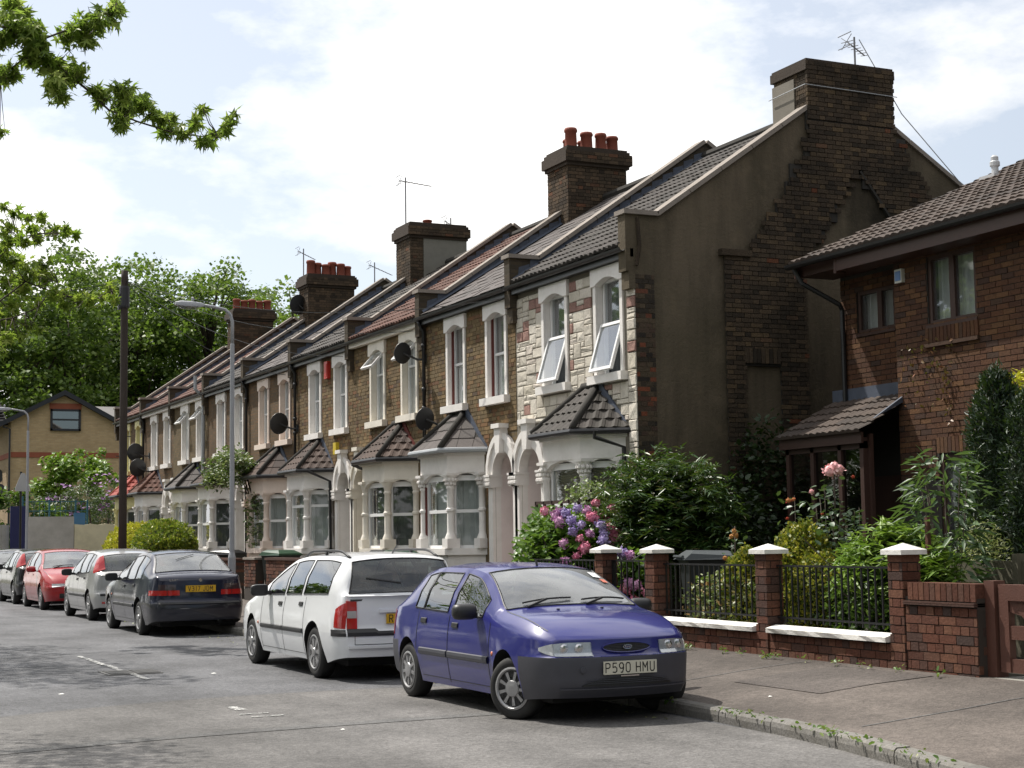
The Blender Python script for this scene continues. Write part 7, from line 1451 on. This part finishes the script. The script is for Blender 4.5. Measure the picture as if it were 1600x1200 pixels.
MB().tube([K['TP'](3.95, 0, 0), K['TP'](4.1, 0, .12)], .008, 5).obj('aerial_stub', rubber, K['rt'])
for sg in (1, -1): MB().lathe([(.02, 0), (.015, .01), (.004, .012)], 8, (0, 0, 0), 'y').obj('side_repeater', amber, K['rt'], loc=SP(1.3, .56, sg, .002)); pa('headlight', lampg, lambda y, z, o: FP(y, z, o), [sg*v for v in lin(.45, K['WF'], 5)], lambda y: .54, lambda y: .635, 2, off=.01)
# ---- dark blue saloon
navy = carpaint('dark_blue_paint', (.006, .008, .03), 0, .35)
K = car(dict(L=4.63, W=.86, wb=2.605, fo=.95, tr=.3, x=6.97, y=29.85, rz=R90, label='dark blue saloon with red tail lights and yellow plate V317 JDM', paint=navy, bumpmat=carpaint('faded_dark_bumper', (.014, .015, .025), 0, .5), bump=(.55, .58), hub='five', kr=.22,
    belt=[(0, .62), (.15, .68), (.6, .80), (1.3, .89), (2.5, .92), (3.7, .95), (4.4, .96), (4.63, .93)], top=[(0, .64), (.1, .72), (.4, .82), (1.3, .96), (1.33, .97), (1.8, 1.19), (2.15, 1.33), (2.5, 1.40), (3.0, 1.425), (3.4, 1.39), (3.5, 1.365), (3.85, 1.19), (4.12, 1.07), (4.2, 1.05), (4.5, 1.03), (4.6, 1.0), (4.63, .95)],
    wt=[(0, .62), (.4, .72), (1.3, .76), (1.8, .66), (2.2, .59), (3.0, .575), (3.5, .58), (4.1, .70), (4.5, .72), (4.63, .72)], screen=(1.3, 2.15), rear=(3.48, 4.10), doors=[(1.45, 2.4), (2.4, 3.2)], wins=[(1.65, 2.34), (2.44, 3.05), (3.1, 3.55)], strip=(.47, .53, rubber), zs=.19))
pa, FP, SP, lin = K['patch'], K['FP'], K['SP'], K['lin']; LL_ = K['Lc']; FR = lambda y, z, o: FP(y, z, o, LL_)
for sg in (1, -1):
    t = pa('tail_light', redl, FR, [sg*v for v in lin(.36, K['WE'], 8)], lambda y: .70, lambda y: .785, 3, off=.012); pa('lens', darkl, FR, [sg*v for v in lin(.42, K['WE'], 8)], lambda y: .79, lambda y: .885, 3, parent=t, off=.012)
    pa('lens', redl, lambda s, z, o: SP(s, z, sg, o), lin(4.38, 4.629, 6), lambda s: .70, lambda s: .785, 3, parent=t, off=.006); pa('lens', plateb, FR, [sg*.56, sg*.566], lambda y: .7, lambda y: .885, 3, parent=t, off=.016)
    MB().lathe([(.02, 0), (.015, .01), (.004, .012)], 8, (0, 0, 0), 'y').obj('side_repeater', amber, K['rt'], loc=SP(1.28, .66, sg, .002))
pa('bumper_step', MC['black_trim'], FR, lin(-K['WE'], K['WE'], 20), lambda y: .555, lambda y: .585, 2, off=.03)
K['plate']('V317 JDM', False, .81, platey, xs=.72); rtext(K, 'SAAB', .45, .955, .05, chrome, 1.3); MB().lathe([(.03, 0), (.026, .008), (.004, .01)], 14, (FP(0, .955, .012, LL_)[0]+.0, 0, .955), 'x').obj('badge', chrome, K['rt'])
MB().tube([K['TP'](3.6, -.1, .02), K['TP'](3.75, .25, .02)], .006, 4).obj('window_aerial', rubber, K['rt'])
# ---- silver hatchback
silv = carpaint('silver_paint', (.42, .42, .42), .45, .35)
HB = dict(L=4.15, W=.85, wb=2.615, fo=.86, tr=.3, bump=(.5, .5), hub='six', belt=[(0, .62), (.15, .68), (.6, .80), (1.2, .88), (3.2, .97), (3.9, 1.0), (4.15, .93)], top=[(0, .64), (.08, .72), (.3, .82), (1.1, .99), (1.13, 1.0), (1.6, 1.22), (1.95, 1.37), (2.2, 1.42), (2.7, 1.44), (3.3, 1.40), (3.62, 1.345), (3.7, 1.31), (3.98, 1.02), (4.06, .99), (4.15, .94)],
    wt=[(0, .62), (.4, .72), (1.1, .76), (1.6, .66), (2.0, .60), (3.2, .58), (3.7, .58), (4.0, .66), (4.15, .68)], screen=(1.1, 1.93), rear=(3.66, 3.98), doors=[(1.3, 2.3), (2.3, 3.1)], wins=[(1.5, 2.24), (2.33, 2.98), (3.02, 3.3)], zs=.2)
K = car(dict(HB, x=7.2, y=36.05, rz=R90, label='silver hatchback with tall red lights beside its rear window', paint=silv, strip=(.48, .54, rubber), bumpmat=silv))
def hatch_rear(K, hi=True, col=redl, z0=1.0, z1=1.3):
    TPf = K['TP']; SPf = K['SP']; pa = K['patch']; lin = K['lin']
    for sg in (1, -1):
        m = MB(); P = []
        for z in lin(z0, z1, 6):
            s = 3.98-(z-1.0)*(3.98-3.7)/.3; a = SPf(s-.1, z-.02, sg, .03); b = TPf(s, sg*.565, .045); P.append([a, ((a[0]+b[0])/2-.03, (a[1]+b[1])/2+sg*.02, (a[2]+b[2])/2), b])
        m.grid(P).obj('tail_light', col, K['rt'])
    FRr = lambda y, z, o: K['FP'](y, z, o, K['Lc']); pa('bumper_step', rubber, FRr, lin(-K['WE'], K['WE'], 16), lambda y: .52, lambda y: .57, 2, off=.015)
    for sg in (1, -1): pa('reflector', redl, FRr, [sg*v for v in lin(.5, .66, 4)], lambda y: .36, lambda y: .4, 1, off=.01)
hatch_rear(K)
for sg in (1, -1): K['patch']('headlight', lampg, lambda y, z, o: K['FP'](y, z, o), [sg*v for v in K['lin'](.42, K['WF'], 5)], lambda y: .55, lambda y: .64, 2, off=.01)
# ---- red car facing us
redp = carpaint('red_paint', (.33, .01, .016), 0, .35)
K = car(dict(HB, x=7.22, y=42.25, rz=-R90, label='red hatchback facing the camera with a black lower grille', paint=redp, mirror=redp, handle=redp, bumpmat=redp, hub='five'))
for sg in (1, -1):
    h = K['patch']('headlight', lampg, lambda y, z, o: K['FP'](y, z, o), [sg*v for v in K['lin'](.34, K['WF'], 7)], lambda y: .56+.03*(1-(abs(y)-.34)/.4), lambda y: .645, 3, off=.012)
K['patch']('grille', plateb, lambda y, z, o: K['FP'](y, z, o), K['lin'](-.3, .3, 10), lambda y: .50, lambda y: .545, 2, off=.006); K['patch']('intake', plateb, lambda y, z, o: K['FP'](y, z, o), K['lin'](-.5, .5, 14), lambda y: .29, lambda y: .41, 2, off=.006)
K['plate']('', True, .46, rubber, w=.5) if False else None
# ---- black hatchback and the last car
blk = carpaint('black_paint', (.01, .01, .013), 0, .3)
K = car(dict(HB, x=7.2, y=46.95, rz=R90, label='black hatchback with red lights along its rear pillars, beyond the red car', paint=blk, hub='five', bumpmat=blk)); hatch_rear(K, z0=1.0, z1=1.32)
K = car(dict(HB, x=7.3, y=51.9, rz=-R90, label='dark car cut off by the left edge of the view, farthest of the parked row', paint=carpaint('charcoal_paint', (.03, .03, .035), .3, .35), hub='six', strip=(.48, .55, silv), bumpmat=bumperg))
